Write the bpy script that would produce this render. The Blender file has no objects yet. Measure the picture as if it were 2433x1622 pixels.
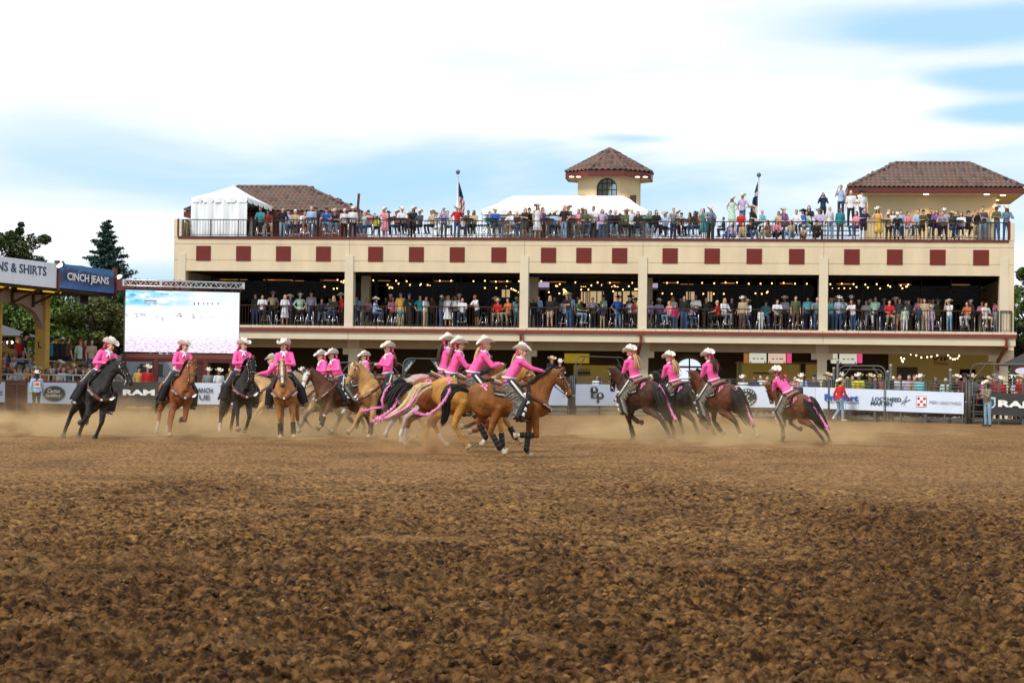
import bpy, bmesh, math, random
import numpy as np
from mathutils import Vector, Matrix, Euler
R = math.radians
PI = math.pi
rnd = random.Random(7)
sc = bpy.context.scene
COL = sc.collection

# ------------------------------------------------------------------ camera
FPX, CH, CX, CY, HY, ROLL = 5100.0, 1.45, 1216.5, 811.0, 912.0, 0.0125
cam = bpy.data.cameras.new('camera')
cam_o = bpy.data.objects.new('camera', cam)
COL.objects.link(cam_o)
RC = (Matrix.Rotation(PI / 2 + math.atan((HY - CY) / FPX), 3, 'X') @ Matrix.Rotation(ROLL, 3, 'Z'))
cam_o.matrix_world = Matrix.Translation((0, 0, CH)) @ RC.to_4x4()
cam.sensor_width = 36
cam.lens = FPX / 2433 * 36
cam.clip_start = 0.5
cam.clip_end = 6000
cam.dof.use_dof = True
cam.dof.focus_distance = 47
cam.dof.aperture_fstop = 8.0
sc.camera = cam_o

# ------------------------------------------------------------------ world and sun
sc.view_settings.view_transform = 'Standard'
sc.view_settings.look = 'None'
sc.view_settings.exposure = 0.15
sc.view_settings.gamma = 1
sc.view_settings.use_curve_mapping = False
SUN_EL, SUN_AZ = R(44), R(222)      # azimuth clockwise from +Y: behind the camera, a little to the left
w = bpy.data.worlds.new('World')
sc.world = w
w.use_nodes = True
nt = w.node_tree
nt.nodes.clear()
def N(t, **k):
    n = nt.nodes.new(t)
    for a, b in k.items():
        setattr(n, a, b)
    return n
def L(a, b):
    nt.links.new(a, b)
sky = N('ShaderNodeTexSky', sky_type='NISHITA', sun_disc=False, sun_elevation=SUN_EL, sun_rotation=SUN_AZ)
sky.air_density = 1.0
sky.dust_density = 0.6
sky.ozone_density = 2.5
tcw = N('ShaderNodeTexCoord')
mp = N('ShaderNodeMapping')
mp.inputs['Scale'].default_value = (3.0, 3.0, 13.0)
mp.inputs['Location'].default_value = (2.1, 0.4, 1.7)
L(tcw.outputs['Generated'], mp.inputs['Vector'])
nz = N('ShaderNodeTexNoise')
nz.inputs['Scale'].default_value = 1.6
nz.inputs['Detail'].default_value = 7
nz.inputs['Roughness'].default_value = 0.52
nz.inputs['Distortion'].default_value = 0.5
L(mp.outputs['Vector'], nz.inputs['Vector'])
def mth(op, a, b=None, clamp=False):
    n = N('ShaderNodeMath', operation=op, use_clamp=clamp)
    for i, v in enumerate((a, b)):
        if v is None:
            continue
        if isinstance(v, (int, float)):
            n.inputs[i].default_value = v
        else:
            L(v, n.inputs[i])
    return n.outputs[0]
def view_dir(px, py):
    return (RC @ Vector(((px - CX) / FPX, -(py - CY) / FPX, -1))).normalized()
sep = N('ShaderNodeSeparateXYZ')
L(tcw.outputs['Generated'], sep.inputs[0])
def gap(px, py, wx, wz, amt):
    """a gap (amt < 0) or a thick place (amt > 0) in the cloud sheet, an ellipse in direction space"""
    d = view_dir(px, py)
    dx = mth('DIVIDE', mth('SUBTRACT', sep.outputs[0], d.x), wx / FPX)
    dz = mth('DIVIDE', mth('SUBTRACT', sep.outputs[2], d.z), wz / FPX)
    fr = mth('GREATER_THAN', sep.outputs[1], 0)
    r2 = mth('ADD', mth('MULTIPLY', dx, dx), mth('MULTIPLY', dz, dz))
    return mth('MULTIPLY', mth('MULTIPLY', mth('EXPONENT', mth('MULTIPLY', r2, -1)), fr), amt)
cov = nz.outputs['Fac']
for g in ((250, 400, 560, 130, -.145), (900, 470, 700, 100, -.12), (2280, 70, 380, 60, -.50), (2370, 185, 230, 32, -.46),
          (2390, 268, 190, 28, -.44), (1500, 328, 110, 13, -.30), (1950, 385, 420, 40, -.14), (1300, 440, 420, 90, -.15),
          (700, 130, 700, 150, .35), (1500, 170, 600, 110, .32), (1900, 280, 500, 60, .22), (150, 560, 300, 60, .2), (2433, 420, 200, 60, -.1), (1350, 285, 90, 12, -.2)):
    cov = mth('ADD', cov, gap(*g))
cr = N('ShaderNodeMapRange', interpolation_type='SMOOTHSTEP')
cr.inputs['From Min'].default_value = 0.14
cr.inputs['From Max'].default_value = 0.60
L(cov, cr.inputs['Value'])
hs = N('ShaderNodeMix', data_type='RGBA')
hs.inputs[0].default_value = 0.8
L(sky.outputs[0], hs.inputs['A'])
hs.inputs['B'].default_value = (4.7, 7.6, 10.6, 1)
mx = N('ShaderNodeMix', data_type='RGBA')
L(cr.outputs[0], mx.inputs[0])
L(hs.outputs['Result'], mx.inputs['A'])
ct = N('ShaderNodeTexNoise')
ct.inputs['Scale'].default_value = 2.6
ct.inputs['Detail'].default_value = 6
L(mp.outputs['Vector'], ct.inputs['Vector'])
cq = N('ShaderNodeMapRange')
cq.inputs['From Min'].default_value = .36
cq.inputs['From Max'].default_value = .64
L(ct.outputs['Fac'], cq.inputs['Value'])
cx_ = N('ShaderNodeMix', data_type='RGBA')
L(cq.outputs[0], cx_.inputs[0])
cx_.inputs['A'].default_value = (8.6, 9.4, 10.2, 1)
cx_.inputs['B'].default_value = (11.6, 11.1, 10.8, 1)
L(cx_.outputs['Result'], mx.inputs['B'])
bg = N('ShaderNodeBackground')
bg.inputs['Strength'].default_value = 0.098
L(mx.outputs['Result'], bg.inputs['Color'])
out = N('ShaderNodeOutputWorld')
L(bg.outputs[0], out.inputs['Surface'])

sun = bpy.data.lights.new('sun', 'SUN')
sun.energy = 2.6
sun.angle = R(12)
sun.color = (1.0, 0.93, 0.82)
sun_o = bpy.data.objects.new('sun', sun)
COL.objects.link(sun_o)
sd = Vector((math.sin(SUN_AZ) * math.cos(SUN_EL), math.cos(SUN_AZ) * math.cos(SUN_EL), math.sin(SUN_EL)))
sun_o.rotation_euler = sd.to_track_quat('Z', 'Y').to_euler()
sun_o.location = sd * 200

# ------------------------------------------------------------------ photo pixel -> place
def ray(px, py):
    return RC @ Vector(((px - CX) / FPX, -(py - CY) / FPX, -1))
def at(px, py, Y):
    d = ray(px, py)
    return Vector((0, 0, CH)) + d * (Y / d.y)
def ground_at(px, py):
    d = ray(px, py)
    return Vector((0, 0, CH)) + d * (-CH / d.z)
FK, FY = 0.115, 109.7                 # facade line: Y = FY - FK * X
FN = math.sqrt(1 + FK * FK)
FANG = -math.atan(FK)
def face(px, py, v=0.0):
    """photo pixel -> (u, z) on the plane v metres behind the facade"""
    d = ray(px, py)
    # local v = (Y - FY + FK X)/FN
    t = (v * FN + FY) / (d.y + FK * d.x)
    q = d * t
    u = (q.x - FK * (q.y - FY)) / FN
    return u, q.z + CH
def U(px, v=0.0):
    return face(px, 700, v)[0]
def floc(u, v, z):
    return Vector((u / FN + v * FK / FN, FY - u * FK / FN + v / FN, z))

# ------------------------------------------------------------------ materials
MATS = {}
def mat(name, col, rough=0.7, var=0.12, scale=6.0, bump=0.0, metal=0.0, emit=None, estr=0.0, spec=0.35, detail=4, col2=None, coat=0.0, bscale=None, stretch=None):
    if name in MATS:
        return MATS[name]
    m = bpy.data.materials.new(name)
    m.use_nodes = True
    t = m.node_tree
    b = t.nodes['Principled BSDF']
    b.inputs['Roughness'].default_value = rough
    b.inputs['Metallic'].default_value = metal
    b.inputs['Specular IOR Level'].default_value = spec
    b.inputs['Coat Weight'].default_value = coat
    c = (col[0], col[1], col[2], 1)
    tc = t.nodes.new('ShaderNodeTexCoord')
    src = tc.outputs['Object']
    if stretch:
        mpn = t.nodes.new('ShaderNodeMapping')
        mpn.inputs['Scale'].default_value = stretch
        t.links.new(src, mpn.inputs[0])
        src = mpn.outputs[0]
    n = t.nodes.new('ShaderNodeTexNoise')
    n.inputs['Scale'].default_value = scale
    n.inputs['Detail'].default_value = detail
    t.links.new(src, n.inputs['Vector'])
    if var or col2:
        r = t.nodes.new('ShaderNodeMapRange')
        r.inputs['From Min'].default_value = 0.3
        r.inputs['From Max'].default_value = 0.7
        t.links.new(n.outputs['Fac'], r.inputs['Value'])
        x = t.nodes.new('ShaderNodeMix')
        x.data_type = 'RGBA'
        t.links.new(r.outputs[0], x.inputs[0])
        if col2:
            x.inputs['A'].default_value = c
            x.inputs['B'].default_value = (*col2, 1)
        else:
            x.inputs['A'].default_value = (*[v * (1 - var) for v in col], 1)
            x.inputs['B'].default_value = (*[min(1, v * (1 + var)) for v in col], 1)
        t.links.new(x.outputs['Result'], b.inputs['Base Color'])
    else:
        b.inputs['Base Color'].default_value = c
    if bump:
        bn = t.nodes.new('ShaderNodeTexNoise')
        bn.inputs['Scale'].default_value = bscale or scale * 4
        bn.inputs['Detail'].default_value = 5
        t.links.new(src, bn.inputs['Vector'])
        bu = t.nodes.new('ShaderNodeBump')
        bu.inputs['Strength'].default_value = bump
        bu.inputs['Distance'].default_value = 0.02
        t.links.new(bn.outputs['Fac'], bu.inputs['Height'])
        t.links.new(bu.outputs[0], b.inputs['Normal'])
    if emit:
        b.inputs['Emission Color'].default_value = (*emit, 1)
        b.inputs['Emission Strength'].default_value = estr
    MATS[name] = m
    return m

# ------------------------------------------------------------------ object helpers
def link(name, me, m=None, parent=None, mw=None, shared=False):
    o = bpy.data.objects.new(name, me)
    COL.objects.link(o)
    if m is not None:
        if len(me.materials) == 0:
            me.materials.append(m)
        if shared or me.materials[0] is not m:
            o.material_slots[0].link = 'OBJECT'
            o.material_slots[0].material = m
    if parent is not None:
        o.parent = parent
    if mw is not None:
        o.matrix_local = mw
    return o
def tag(o, label=None, cat=None, group=None, kind=None):
    if label:
        for a, b in ((' cowboy hat', ' hat'), (' hand', ''), ('spectators ', '')):
            if len(label.replace(',', '').split()) > 16:
                label = label.replace(a, b)
        o['label'] = label
    if cat:
        o['category'] = cat
    if group:
        o['group'] = group
    if kind:
        o['kind'] = kind
    return o
def empty(name, loc=(0, 0, 0), rz=0.0, label=None, cat=None, group=None, scale=1.0, rot=None):
    o = bpy.data.objects.new(name, None)
    o.empty_display_size = 0.2
    COL.objects.link(o)
    o.location = loc
    o.rotation_euler = rot if rot else (0, 0, rz)
    o.scale = (scale,) * 3
    return tag(o, label, cat, group)
def mesh_from(V, F, smooth=False, name='m'):
    me = bpy.data.meshes.new(name)
    me.from_pydata([tuple(v) for v in V], [], F)
    me.update()
    if smooth:
        me.polygons.foreach_set('use_smooth', [True] * len(me.polygons))
    return me
def frame_of(d):
    d = Vector(d).normalized()
    a = Vector((0, 0, 1)) if abs(d.z) < 0.95 else Vector((1, 0, 0))
    u = d.cross(a).normalized()
    return u, d.cross(u).normalized(), d
class MB:
    def __init__(s):
        s.V, s.F = [], []
    def add(s, V, F):
        k = len(s.V)
        s.V += [Vector(v) for v in V]
        s.F += [tuple(i + k for i in f) for f in F]
        return s
    def box(s, x0, x1, y0, y1, z0, z1, M=None):
        V = [Vector((x, y, z)) for z in (z0, z1) for y in (y0, y1) for x in (x0, x1)]
        if M is not None:
            V = [M @ v for v in V]
        return s.add(V, [(0, 2, 3, 1), (4, 5, 7, 6), (0, 1, 5, 4), (2, 6, 7, 3), (0, 4, 6, 2), (1, 3, 7, 5)])
    def bar(s, p0, p1, w, h=None, n=4):
        """a straight bar of rectangular section"""
        p0, p1 = Vector(p0), Vector(p1)
        u, v, d = frame_of(p1 - p0)
        h = h or w
        V = []
        for p in (p0, p1):
            for a, b in ((-1, -1), (1, -1), (1, 1), (-1, 1)):
                V.append(p + u * a * w / 2 + v * b * h / 2)
        return s.add(V, [(3, 2, 1, 0), (4, 5, 6, 7), (0, 1, 5, 4), (1, 2, 6, 5), (2, 3, 7, 6), (3, 0, 4, 7)])
    def tube(s, pts, rad, n=8, flat=1.0, up=None, cap=True):
        pts = [Vector(p) for p in pts]
        if not hasattr(rad, '__len__'):
            rad = [rad] * len(pts)
        V, F = [], []
        pu = None
        for i, p in enumerate(pts):
            d = (pts[min(i + 1, len(pts) - 1)] - pts[max(i - 1, 0)])
            if d.length < 1e-9:
                d = Vector((0, 0, 1))
            d.normalize()
            if pu is None:
                if up is not None:
                    pu = Vector(up)
                else:
                    pu = Vector((0, 0, 1)) if abs(d.z) < 0.9 else Vector((1, 0, 0))
            b = d.cross(pu)
            if b.length < 1e-6:
                b = d.cross(Vector((0.3, 1, 0.2)))
            b.normalize()
            a = b.cross(d).normalized()
            pu = a
            for k in range(n):
                t = 2 * PI * k / n
                V.append(p + (a * math.cos(t) * flat + b * math.sin(t)) * rad[i])
        m = len(pts)
        for i in range(m - 1):
            for k in range(n):
                F.append((i * n + k, i * n + (k + 1) % n, (i + 1) * n + (k + 1) % n, (i + 1) * n + k))
        if cap:
            F.append(tuple(range(n - 1, -1, -1)))
            F.append(tuple((m - 1) * n + k for k in range(n)))
        return s.add(V, F)
    def ell(s, c, r, M=None, nu=10, nv=7):
        c = Vector(c)
        if not hasattr(r, '__len__'):
            r = (r, r, r)
        V = [Vector((0, 0, r[2]))]
        for j in range(1, nv):
            t = PI * j / nv
            for i in range(nu):
                f = 2 * PI * i / nu
                V.append(Vector((r[0] * math.sin(t) * math.cos(f), r[1] * math.sin(t) * math.sin(f), r[2] * math.cos(t))))
        V.append(Vector((0, 0, -r[2])))
        F = [(0, 1 + i, 1 + (i + 1) % nu) for i in range(nu)]
        for j in range(nv - 2):
            for i in range(nu):
                a = 1 + j * nu + i
                b = 1 + j * nu + (i + 1) % nu
                F.append((a, a + nu, b + nu, b))
        e = len(V) - 1
        F += [(e, e - nu + (i + 1) % nu, e - nu + i) for i in range(nu)]
        if M is not None:
            V = [M @ v for v in V]
        return s.add([v + c for v in V], F)
    def cap(s, p0, p1, r0, r1, n=10, flat=1.0, up=None):
        """a tapered limb with rounded ends"""
        p0, p1 = Vector(p0), Vector(p1)
        d = (p1 - p0)
        if d.length < 1e-6:
            d = Vector((0, 0, .001))
        d.normalize()
        P, Q = [], []
        for a in (80, 50, 22):
            P.append(p0 - d * r0 * math.sin(R(a))); Q.append(r0 * math.cos(R(a)))
        P.append(p0); Q.append(r0); P.append(p1); Q.append(r1)
        for a in (22, 50, 80):
            P.append(p1 + d * r1 * math.sin(R(a))); Q.append(r1 * math.cos(R(a)))
        return s.tube(P, Q, n, flat, up)
    def loft(s, rings, n=14, up=(0, 0, 1)):
        """rings: (centre, half-height, half-width[, direction]) -> a closed body"""
        V, F = [], []
        m = len(rings)
        C = [Vector(r[0]) for r in rings]
        for i, r in enumerate(rings):
            d = (C[min(i + 1, m - 1)] - C[max(i - 1, 0)]).normalized() if len(r) < 4 or r[3] is None else Vector(r[3]).normalized()
            b = d.cross(Vector(up)).normalized()
            a = b.cross(d).normalized()
            for k in range(n):
                t = 2 * PI * k / n
                V.append(C[i] + a * math.cos(t) * r[1] + b * math.sin(t) * r[2])
        for i in range(m - 1):
            for k in range(n):
                F.append((i * n + k, i * n + (k + 1) % n, (i + 1) * n + (k + 1) % n, (i + 1) * n + k))
        F.append(tuple(range(n - 1, -1, -1)))
        F.append(tuple((m - 1) * n + k for k in range(n)))
        return s.add(V, F)
    def prism(s, poly, axis, a0, a1):
        """extrude a 2-D polygon along axis 0, 1 or 2"""
        def P(p, a):
            q = [0, 0, 0]
            o = [i for i in range(3) if i != axis]
            q[o[0]], q[o[1]], q[axis] = p[0], p[1], a
            return Vector(q)
        n = len(poly)
        V = [P(p, a0) for p in poly] + [P(p, a1) for p in poly]
        F = [tuple(range(n - 1, -1, -1)), tuple(range(n, 2 * n))]
        F += [(i, (i + 1) % n, n + (i + 1) % n, n + i) for i in range(n)]
        return s.add(V, F)
    def quad(s, *p):
        return s.add(p, [tuple(range(len(p)))])
    def mesh(s, smooth=False, name='m', fix=True):
        me = mesh_from(s.V, s.F, smooth, name)
        if fix:
            bm = bmesh.new()
            bm.from_mesh(me)
            bmesh.ops.recalc_face_normals(bm, faces=bm.faces)
            bm.to_mesh(me)
            bm.free()
        return me
    def build(s, name, m, parent=None, smooth=False, mw=None, fix=True):
        return link(name, s.mesh(smooth, name, fix), m, parent, mw)
def fuse(mb, voxel, smooth=2, name='m', fac=0.5):
    """one continuous skin round overlapping limbs"""
    me = mesh_from(mb.V, mb.F, False, 't')
    bm = bmesh.new(); bm.from_mesh(me); bmesh.ops.recalc_face_normals(bm, faces=bm.faces); bm.to_mesh(me); bm.free()
    o = bpy.data.objects.new('t', me)
    COL.objects.link(o)
    r = o.modifiers.new('r', 'REMESH'); r.mode = 'VOXEL'; r.voxel_size = voxel
    if smooth:
        q = o.modifiers.new('s', 'SMOOTH'); q.iterations = smooth; q.factor = fac
    dg = bpy.context.evaluated_depsgraph_get()
    dg.update()
    res = bpy.data.meshes.new_from_object(o.evaluated_get(dg), depsgraph=dg)
    res.name = name
    bpy.data.objects.remove(o)
    bpy.data.meshes.remove(me)
    res.polygons.foreach_set('use_smooth', [True] * len(res.polygons))
    return res
FONT_CACHE = {}
def text_mesh(s, bold=0.0, extrude=0.004, shear=0.0, space=1.0):
    key = (s, bold, extrude, shear, space)
    if key in FONT_CACHE:
        return FONT_CACHE[key]
    c = bpy.data.curves.new('txt', 'FONT')
    c.body = s
    c.size = 1
    c.offset = bold
    c.extrude = extrude
    c.shear = shear
    c.space_character = space
    c.resolution_u = 2
    c.align_x = 'CENTER'
    c.align_y = 'CENTER'
    o = bpy.data.objects.new('txt', c)
    COL.objects.link(o)
    dg = bpy.context.evaluated_depsgraph_get(); dg.update()
    me = bpy.data.meshes.new_from_object(o.evaluated_get(dg), depsgraph=dg)
    bpy.data.objects.remove(o)
    xs = [v.co.x for v in me.vertices]; ys = [v.co.y for v in me.vertices]
    ox, oy = (max(xs) + min(xs)) / 2, (max(ys) + min(ys)) / 2
    wd, ht = max(xs) - min(xs), max(ys) - min(ys)
    for v in me.vertices:
        v.co.x -= ox; v.co.y -= oy
    FONT_CACHE[key] = (me, wd, ht)
    return FONT_CACHE[key]
def text(s, m, parent, c, ex, ey, width=None, height=None, name='lettering', **kw):
    """letters centred on c, running along ex, upwards along ey, fitted to width x height"""
    me, wd, ht = text_mesh(s, **kw)
    ex, ey = Vector(ex).normalized(), Vector(ey).normalized()
    ez = ex.cross(ey)
    sx = (width / wd) if width else (height / ht)
    sy = (height / ht) if height else sx
    M = Matrix(((ex.x * sx, ey.x * sy, ez.x, c[0]), (ex.y * sx, ey.y * sy, ez.y, c[1]), (ex.z * sx, ey.z * sy, ez.z, c[2]), (0, 0, 0, 1)))
    me2 = me.copy()
    me2.transform(M)
    return link(name, me2, m, parent)
# ------------------------------------------------------------------ arena dirt, one graded sheet out to the horizon
def _hash(ix, iy, seed):
    h = (ix.astype(np.int64) * 374761393 + iy.astype(np.int64) * 668265263 + seed * 974634777) & 0x7fffffff
    h = (h ^ (h >> 13)) * 1274126177 & 0x7fffffff
    return ((h ^ (h >> 16)) & 0xffff) / 65535.0
def vnoise(x, y, seed=0):
    ix, iy = np.floor(x), np.floor(y)
    fx, fy = x - ix, y - iy
    fx = fx * fx * (3 - 2 * fx); fy = fy * fy * (3 - 2 * fy)
    a = _hash(ix, iy, seed); b = _hash(ix + 1, iy, seed); c = _hash(ix, iy + 1, seed); d = _hash(ix + 1, iy + 1, seed)
    return (a * (1 - fx) + b * fx) * (1 - fy) + (c * (1 - fx) + d * fx) * fy
def sstep(a, b, x):
    t = np.clip((x - a) / (b - a), 0, 1)
    return t * t * (3 - 2 * t)
def dirt_height(X, Y, sp=None):
    D = Y
    sp = 0.01 if sp is None else sp
    rough = 1 - sstep(16, 38, D + 9 * (vnoise(X * .45, Y * .10, 9) - .5) * 2)
    z = (vnoise(X * .35, Y * .3, 1) - .5) * .06
    for f, amp, seed, wgt in ((.9, .034, 2, .35), (2.3, .030, 3, .3), (6.2, .028, 4, .25), (13.5, .026, 5, .25), (27, .015, 6, .3), (48, .008, 7, .35), (100, .003, 8, .5)):
        cx, sx = math.cos(seed * 1.3), math.sin(seed * 1.3)
        n = vnoise((X * cx - Y * sx) * f + 31.7, (X * sx + Y * cx) * f + 11.3, seed)
        if f > 4:
            n = np.abs(2 * n - 1)
            n = 1 - (1 - n) ** 2.2
        fade = np.clip(1.6 - sp * f * 1.6, 0, 1)
        z = z + (n - .5) * amp * 1.5 * (wgt * .9 + (1.4 - wgt) * rough) * fade
    # harrow and hoof tracks running away from the camera on the right
    tr = np.sin((X - 2.6) * 7 + 2 * vnoise(X * .5, Y * .2, 12)) * .022 * np.exp(-((X - Y * .10) / 2.4) ** 2) * sstep(14, 24, D)
    return z + tr * (1 - sstep(45, 60, D)), rough
def build_ground():
    th_in = np.arange(-.285, .2851, .00102)
    ext = np.array([.30, .32, .36, .42, .5, .65, .85, 1.1, 1.35])
    th = np.concatenate([-ext[::-1], th_in, ext])
    d1 = np.array([0.4, 1.2, 2.5, 4, 5.5, 7.0, 8.0, 8.8])
    d2 = [9.3]
    while d2[-1] < 62:
        d2.append(d2[-1] * (1 + max(0.0015, min(.004, 0.0015 * (d2[-1] / 22)))))
    d3 = np.array([64, 67, 71, 76, 82, 90, 100, 112, 130, 160, 210, 300, 450, 700, 1100, 1800, 3000, 4500])
    d = np.concatenate([d1, d2, d3])
    T, Dd = np.meshgrid(np.tan(th), d)
    X = T * Dd; Y = Dd.copy()
    sp = Dd * .00122
    sp[:, np.abs(th) > .295] = .5
    Z, rough = dirt_height(X, Y, sp)
    Z = Z * (1 - sstep(70, 110, Y)) * np.where((Dd < 9) | (np.abs(T) > .3), .6, 1.0)
    nr, nc = X.shape
    me = bpy.data.meshes.new('ground')
    co = np.stack([X, Y, Z], -1).reshape(-1, 3)
    idx = np.arange(nr * nc).reshape(nr, nc)
    q = np.stack([idx[:-1, :-1], idx[:-1, 1:], idx[1:, 1:], idx[1:, :-1]], -1).reshape(-1, 4)
    me.vertices.add(len(co)); me.vertices.foreach_set('co', co.ravel())
    me.loops.add(q.size); me.loops.foreach_set('vertex_index', q.ravel())
    me.polygons.add(len(q)); me.polygons.foreach_set('loop_start', np.arange(0, q.size, 4)); me.polygons.foreach_set('loop_total', np.full(len(q), 4))
    me.update(calc_edges=True)
    a = me.attributes.new('loose', 'FLOAT', 'POINT')
    a.data.foreach_set('value', rough.ravel().astype(np.float32))
    me.polygons.foreach_set('use_smooth', [True] * len(q))
    return me
def dirt_material():
    m = bpy.data.materials.new('arena_dirt')
    m.use_nodes = True
    t = m.node_tree
    b = t.nodes['Principled BSDF']
    b.inputs['Roughness'].default_value = .92
    b.inputs['Specular IOR Level'].default_value = .12
    tc = t.nodes.new('ShaderNodeTexCoord')
    at_ = t.nodes.new('ShaderNodeAttribute'); at_.attribute_name = 'loose'
    def noise(sc_, det=5, st=None):
        n = t.nodes.new('ShaderNodeTexNoise'); n.inputs['Scale'].default_value = sc_; n.inputs['Detail'].default_value = det
        n.inputs['Roughness'].default_value = .62
        if st:
            mpn = t.nodes.new('ShaderNodeMapping'); mpn.inputs['Scale'].default_value = st
            t.links.new(tc.outputs['Object'], mpn.inputs[0]); t.links.new(mpn.outputs[0], n.inputs['Vector'])
        else:
            t.links.new(tc.outputs['Object'], n.inputs['Vector'])
        return n.outputs['Fac']
    def mixc(f, A, B):
        x = t.nodes.new('ShaderNodeMix'); x.data_type = 'RGBA'
        t.links.new(f, x.inputs[0])
        for s, v in (('A', A), ('B', B)):
            if isinstance(v, tuple):
                x.inputs[s].default_value = (*v, 1)
            else:
                t.links.new(v, x.inputs[s])
        return x.outputs['Result']
    def rng(v, a, b_, c=0, d=1):
        r = t.nodes.new('ShaderNodeMapRange'); r.inputs[1].default_value = a; r.inputs[2].default_value = b_; r.inputs[3].default_value = c; r.inputs[4].default_value = d
        t.links.new(v, r.inputs[0]); return r.outputs[0]
    fine = noise(13, 9)
    mid = noise(1.2, 6)
    dry = mixc(rng(fine, .38, .62), (.115, .054, .0165), (.45, .25, .092))
    wet = mixc(rng(fine, .40, .66), (.017, .0068, .0018), (.25, .125, .042))
    lo = rng(mid, .3, .7, -.40, .30)
    ad = t.nodes.new('ShaderNodeMath'); ad.operation = 'ADD'; ad.use_clamp = True
    t.links.new(at_.outputs['Fac'], ad.inputs[0]); t.links.new(lo, ad.inputs[1])
    base = mixc(ad.outputs[0], dry, wet)
    chips = rng(noise(42, 2, (1, .5, 1)), .70, .74)
    base = mixc(chips, base, (.60, .38, .20))
    dark = rng(noise(12, 8, (1, .8, 1)), .49, .62, 0, .9)  # random near-black blotches, colour standing in for shaded pits between clods
    base = mixc(dark, base, (.016, .006, .002))
    damp = rng(noise(.55, 7, (1, .42, 1)), .46, .66, 0, .42)
    base = mixc(damp, base, (.045, .019, .006))
    pale = rng(noise(.8, 6, (.5, 1, 1)), .56, .70, 0, .35)
    base = mixc(pale, base, (.40, .235, .10))
    t.links.new(base, b.inputs['Base Color'])
    bu = t.nodes.new('ShaderNodeBump'); bu.inputs['Strength'].default_value = 1; bu.inputs['Distance'].default_value = .04
    t.links.new(noise(26, 8), bu.inputs['Height']); t.links.new(bu.outputs[0], b.inputs['Normal'])
    return m
M_DIRT = dirt_material()
ground = link('ground', build_ground(), M_DIRT)
tag(ground, 'churned brown arena dirt, loose and dark near, raked pale further off', kind='structure')

def clods():
    """loose lumps lying on the dirt"""
    r = np.random.RandomState(3)
    base = bmesh.new(); bmesh.ops.create_icosphere(base, subdivisions=1, radius=1)
    bv = np.array([v.co[:] for v in base.verts]); bf = np.array([[v.index for v in f.verts] for f in base.faces]); base.free()
    n = 7500
    D = 9.6 * np.exp(r.rand(n) * math.log(30 / 9.6))
    X = (r.rand(n) - .5) * .54 * D
    H, rg = dirt_height(X, D)
    keep = r.rand(n) < (.15 + .85 * rg)
    X, D, H = X[keep], D[keep], H[keep]
    n = len(X)
    s = .006 + .022 * r.rand(n) ** 4 + .006 * r.rand(n)
    V = np.zeros((n, len(bv), 3))
    for i in range(n):
        q = bv * (1 + .45 * (r.rand(len(bv), 1) - .5)) * np.array([1 + .5 * r.rand(), 1 + .3 * r.rand(), .55 + .3 * r.rand()]) * s[i]
        a = r.rand() * 6.28
        c, d_ = math.cos(a), math.sin(a)
        q = np.stack([q[:, 0] * c - q[:, 1] * d_, q[:, 0] * d_ + q[:, 1] * c, q[:, 2]], -1)
        V[i] = q + np.array([X[i], D[i], H[i] + s[i] * .25])
    F = (bf[None] + (np.arange(n) * len(bv))[:, None, None]).reshape(-1, 3)
    me = bpy.data.meshes.new('dirt_clods')
    me.from_pydata(V.reshape(-1, 3).tolist(), [], F.tolist())
    at_ = me.attributes.new('loose', 'FLOAT', 'POINT')
    at_.data.foreach_set('value', np.repeat(.45 + .55 * r.rand(n), len(bv)).astype(np.float32))
    return me
tag(link('dirt_clods', clods(), M_DIRT), 'loose clods of dark soil scattered over the near arena floor', 'soil clods', kind='stuff')
# ------------------------------------------------------------------ the long cream grandstand building
M_CREAM = mat('cream_stucco', (.64, .54, .375), .85, .085, 1.6, bump=.25, bscale=60, stretch=(1, 1, .3), detail=7)
M_CREAM2 = mat('cream_trim', (.63, .56, .42), .8, .05, 1.2, bump=.1, bscale=50)
M_SHADE = mat('shaded_beam_stucco', (.42, .35, .22), .85, .07, 1.5, bump=.1, bscale=50)  # cream stucco darkened in colour for the shade under the overhang
M_RED = mat('dark_red_panel', (.14, .018, .012), .75, .08, 3, bump=.15, bscale=80)
M_TRIM = mat('maroon_metal', (.105, .022, .017), .45, .1, 4)
M_GUT = mat('gutter_red', (.20, .040, .025), .5, .08, 3)
M_RAIL = mat('bronze_rail', (.035, .018, .012), .45, .1, 8)
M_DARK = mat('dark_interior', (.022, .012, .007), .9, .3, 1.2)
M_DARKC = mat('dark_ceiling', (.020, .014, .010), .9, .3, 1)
M_MULL = mat('bronze_mullion', (.02, .014, .010), .5, .1, 5)
M_DECK = mat('concrete_deck', (.22, .20, .17), .9, .1, 2)
M_GREY = mat('joint_shadow', (.30, .25, .16), .9, .05, 2)
M_CEIL = mat('soffit_stucco', (.55, .45, .30), .85, .05, 2)
def glass_mat(name, tint, gl=.035):
    m = bpy.data.materials.new(name); m.use_nodes = True
    t = m.node_tree; t.nodes.clear()
    a = t.nodes.new('ShaderNodeBsdfTransparent'); a.inputs[0].default_value = (*tint, 1)
    g = t.nodes.new('ShaderNodeBsdfGlossy'); g.inputs['Roughness'].default_value = .04
    x = t.nodes.new('ShaderNodeMixShader'); x.inputs[0].default_value = gl
    o = t.nodes.new('ShaderNodeOutputMaterial')
    t.links.new(a.outputs[0], x.inputs[1]); t.links.new(g.outputs[0], x.inputs[2]); t.links.new(x.outputs[0], o.inputs[0])
    return m
M_PANE = glass_mat('tinted_glass', (.62, .55, .45), .006)
M_CHROME = mat('chrome_leg', (.75, .76, .78), .22, .05, 5, metal=1.0)
M_GLOW = mat('ceiling_light_glow', (.9, .6, .3), .6, 0, 1, emit=(1, .55, .18), estr=.35)
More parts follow.
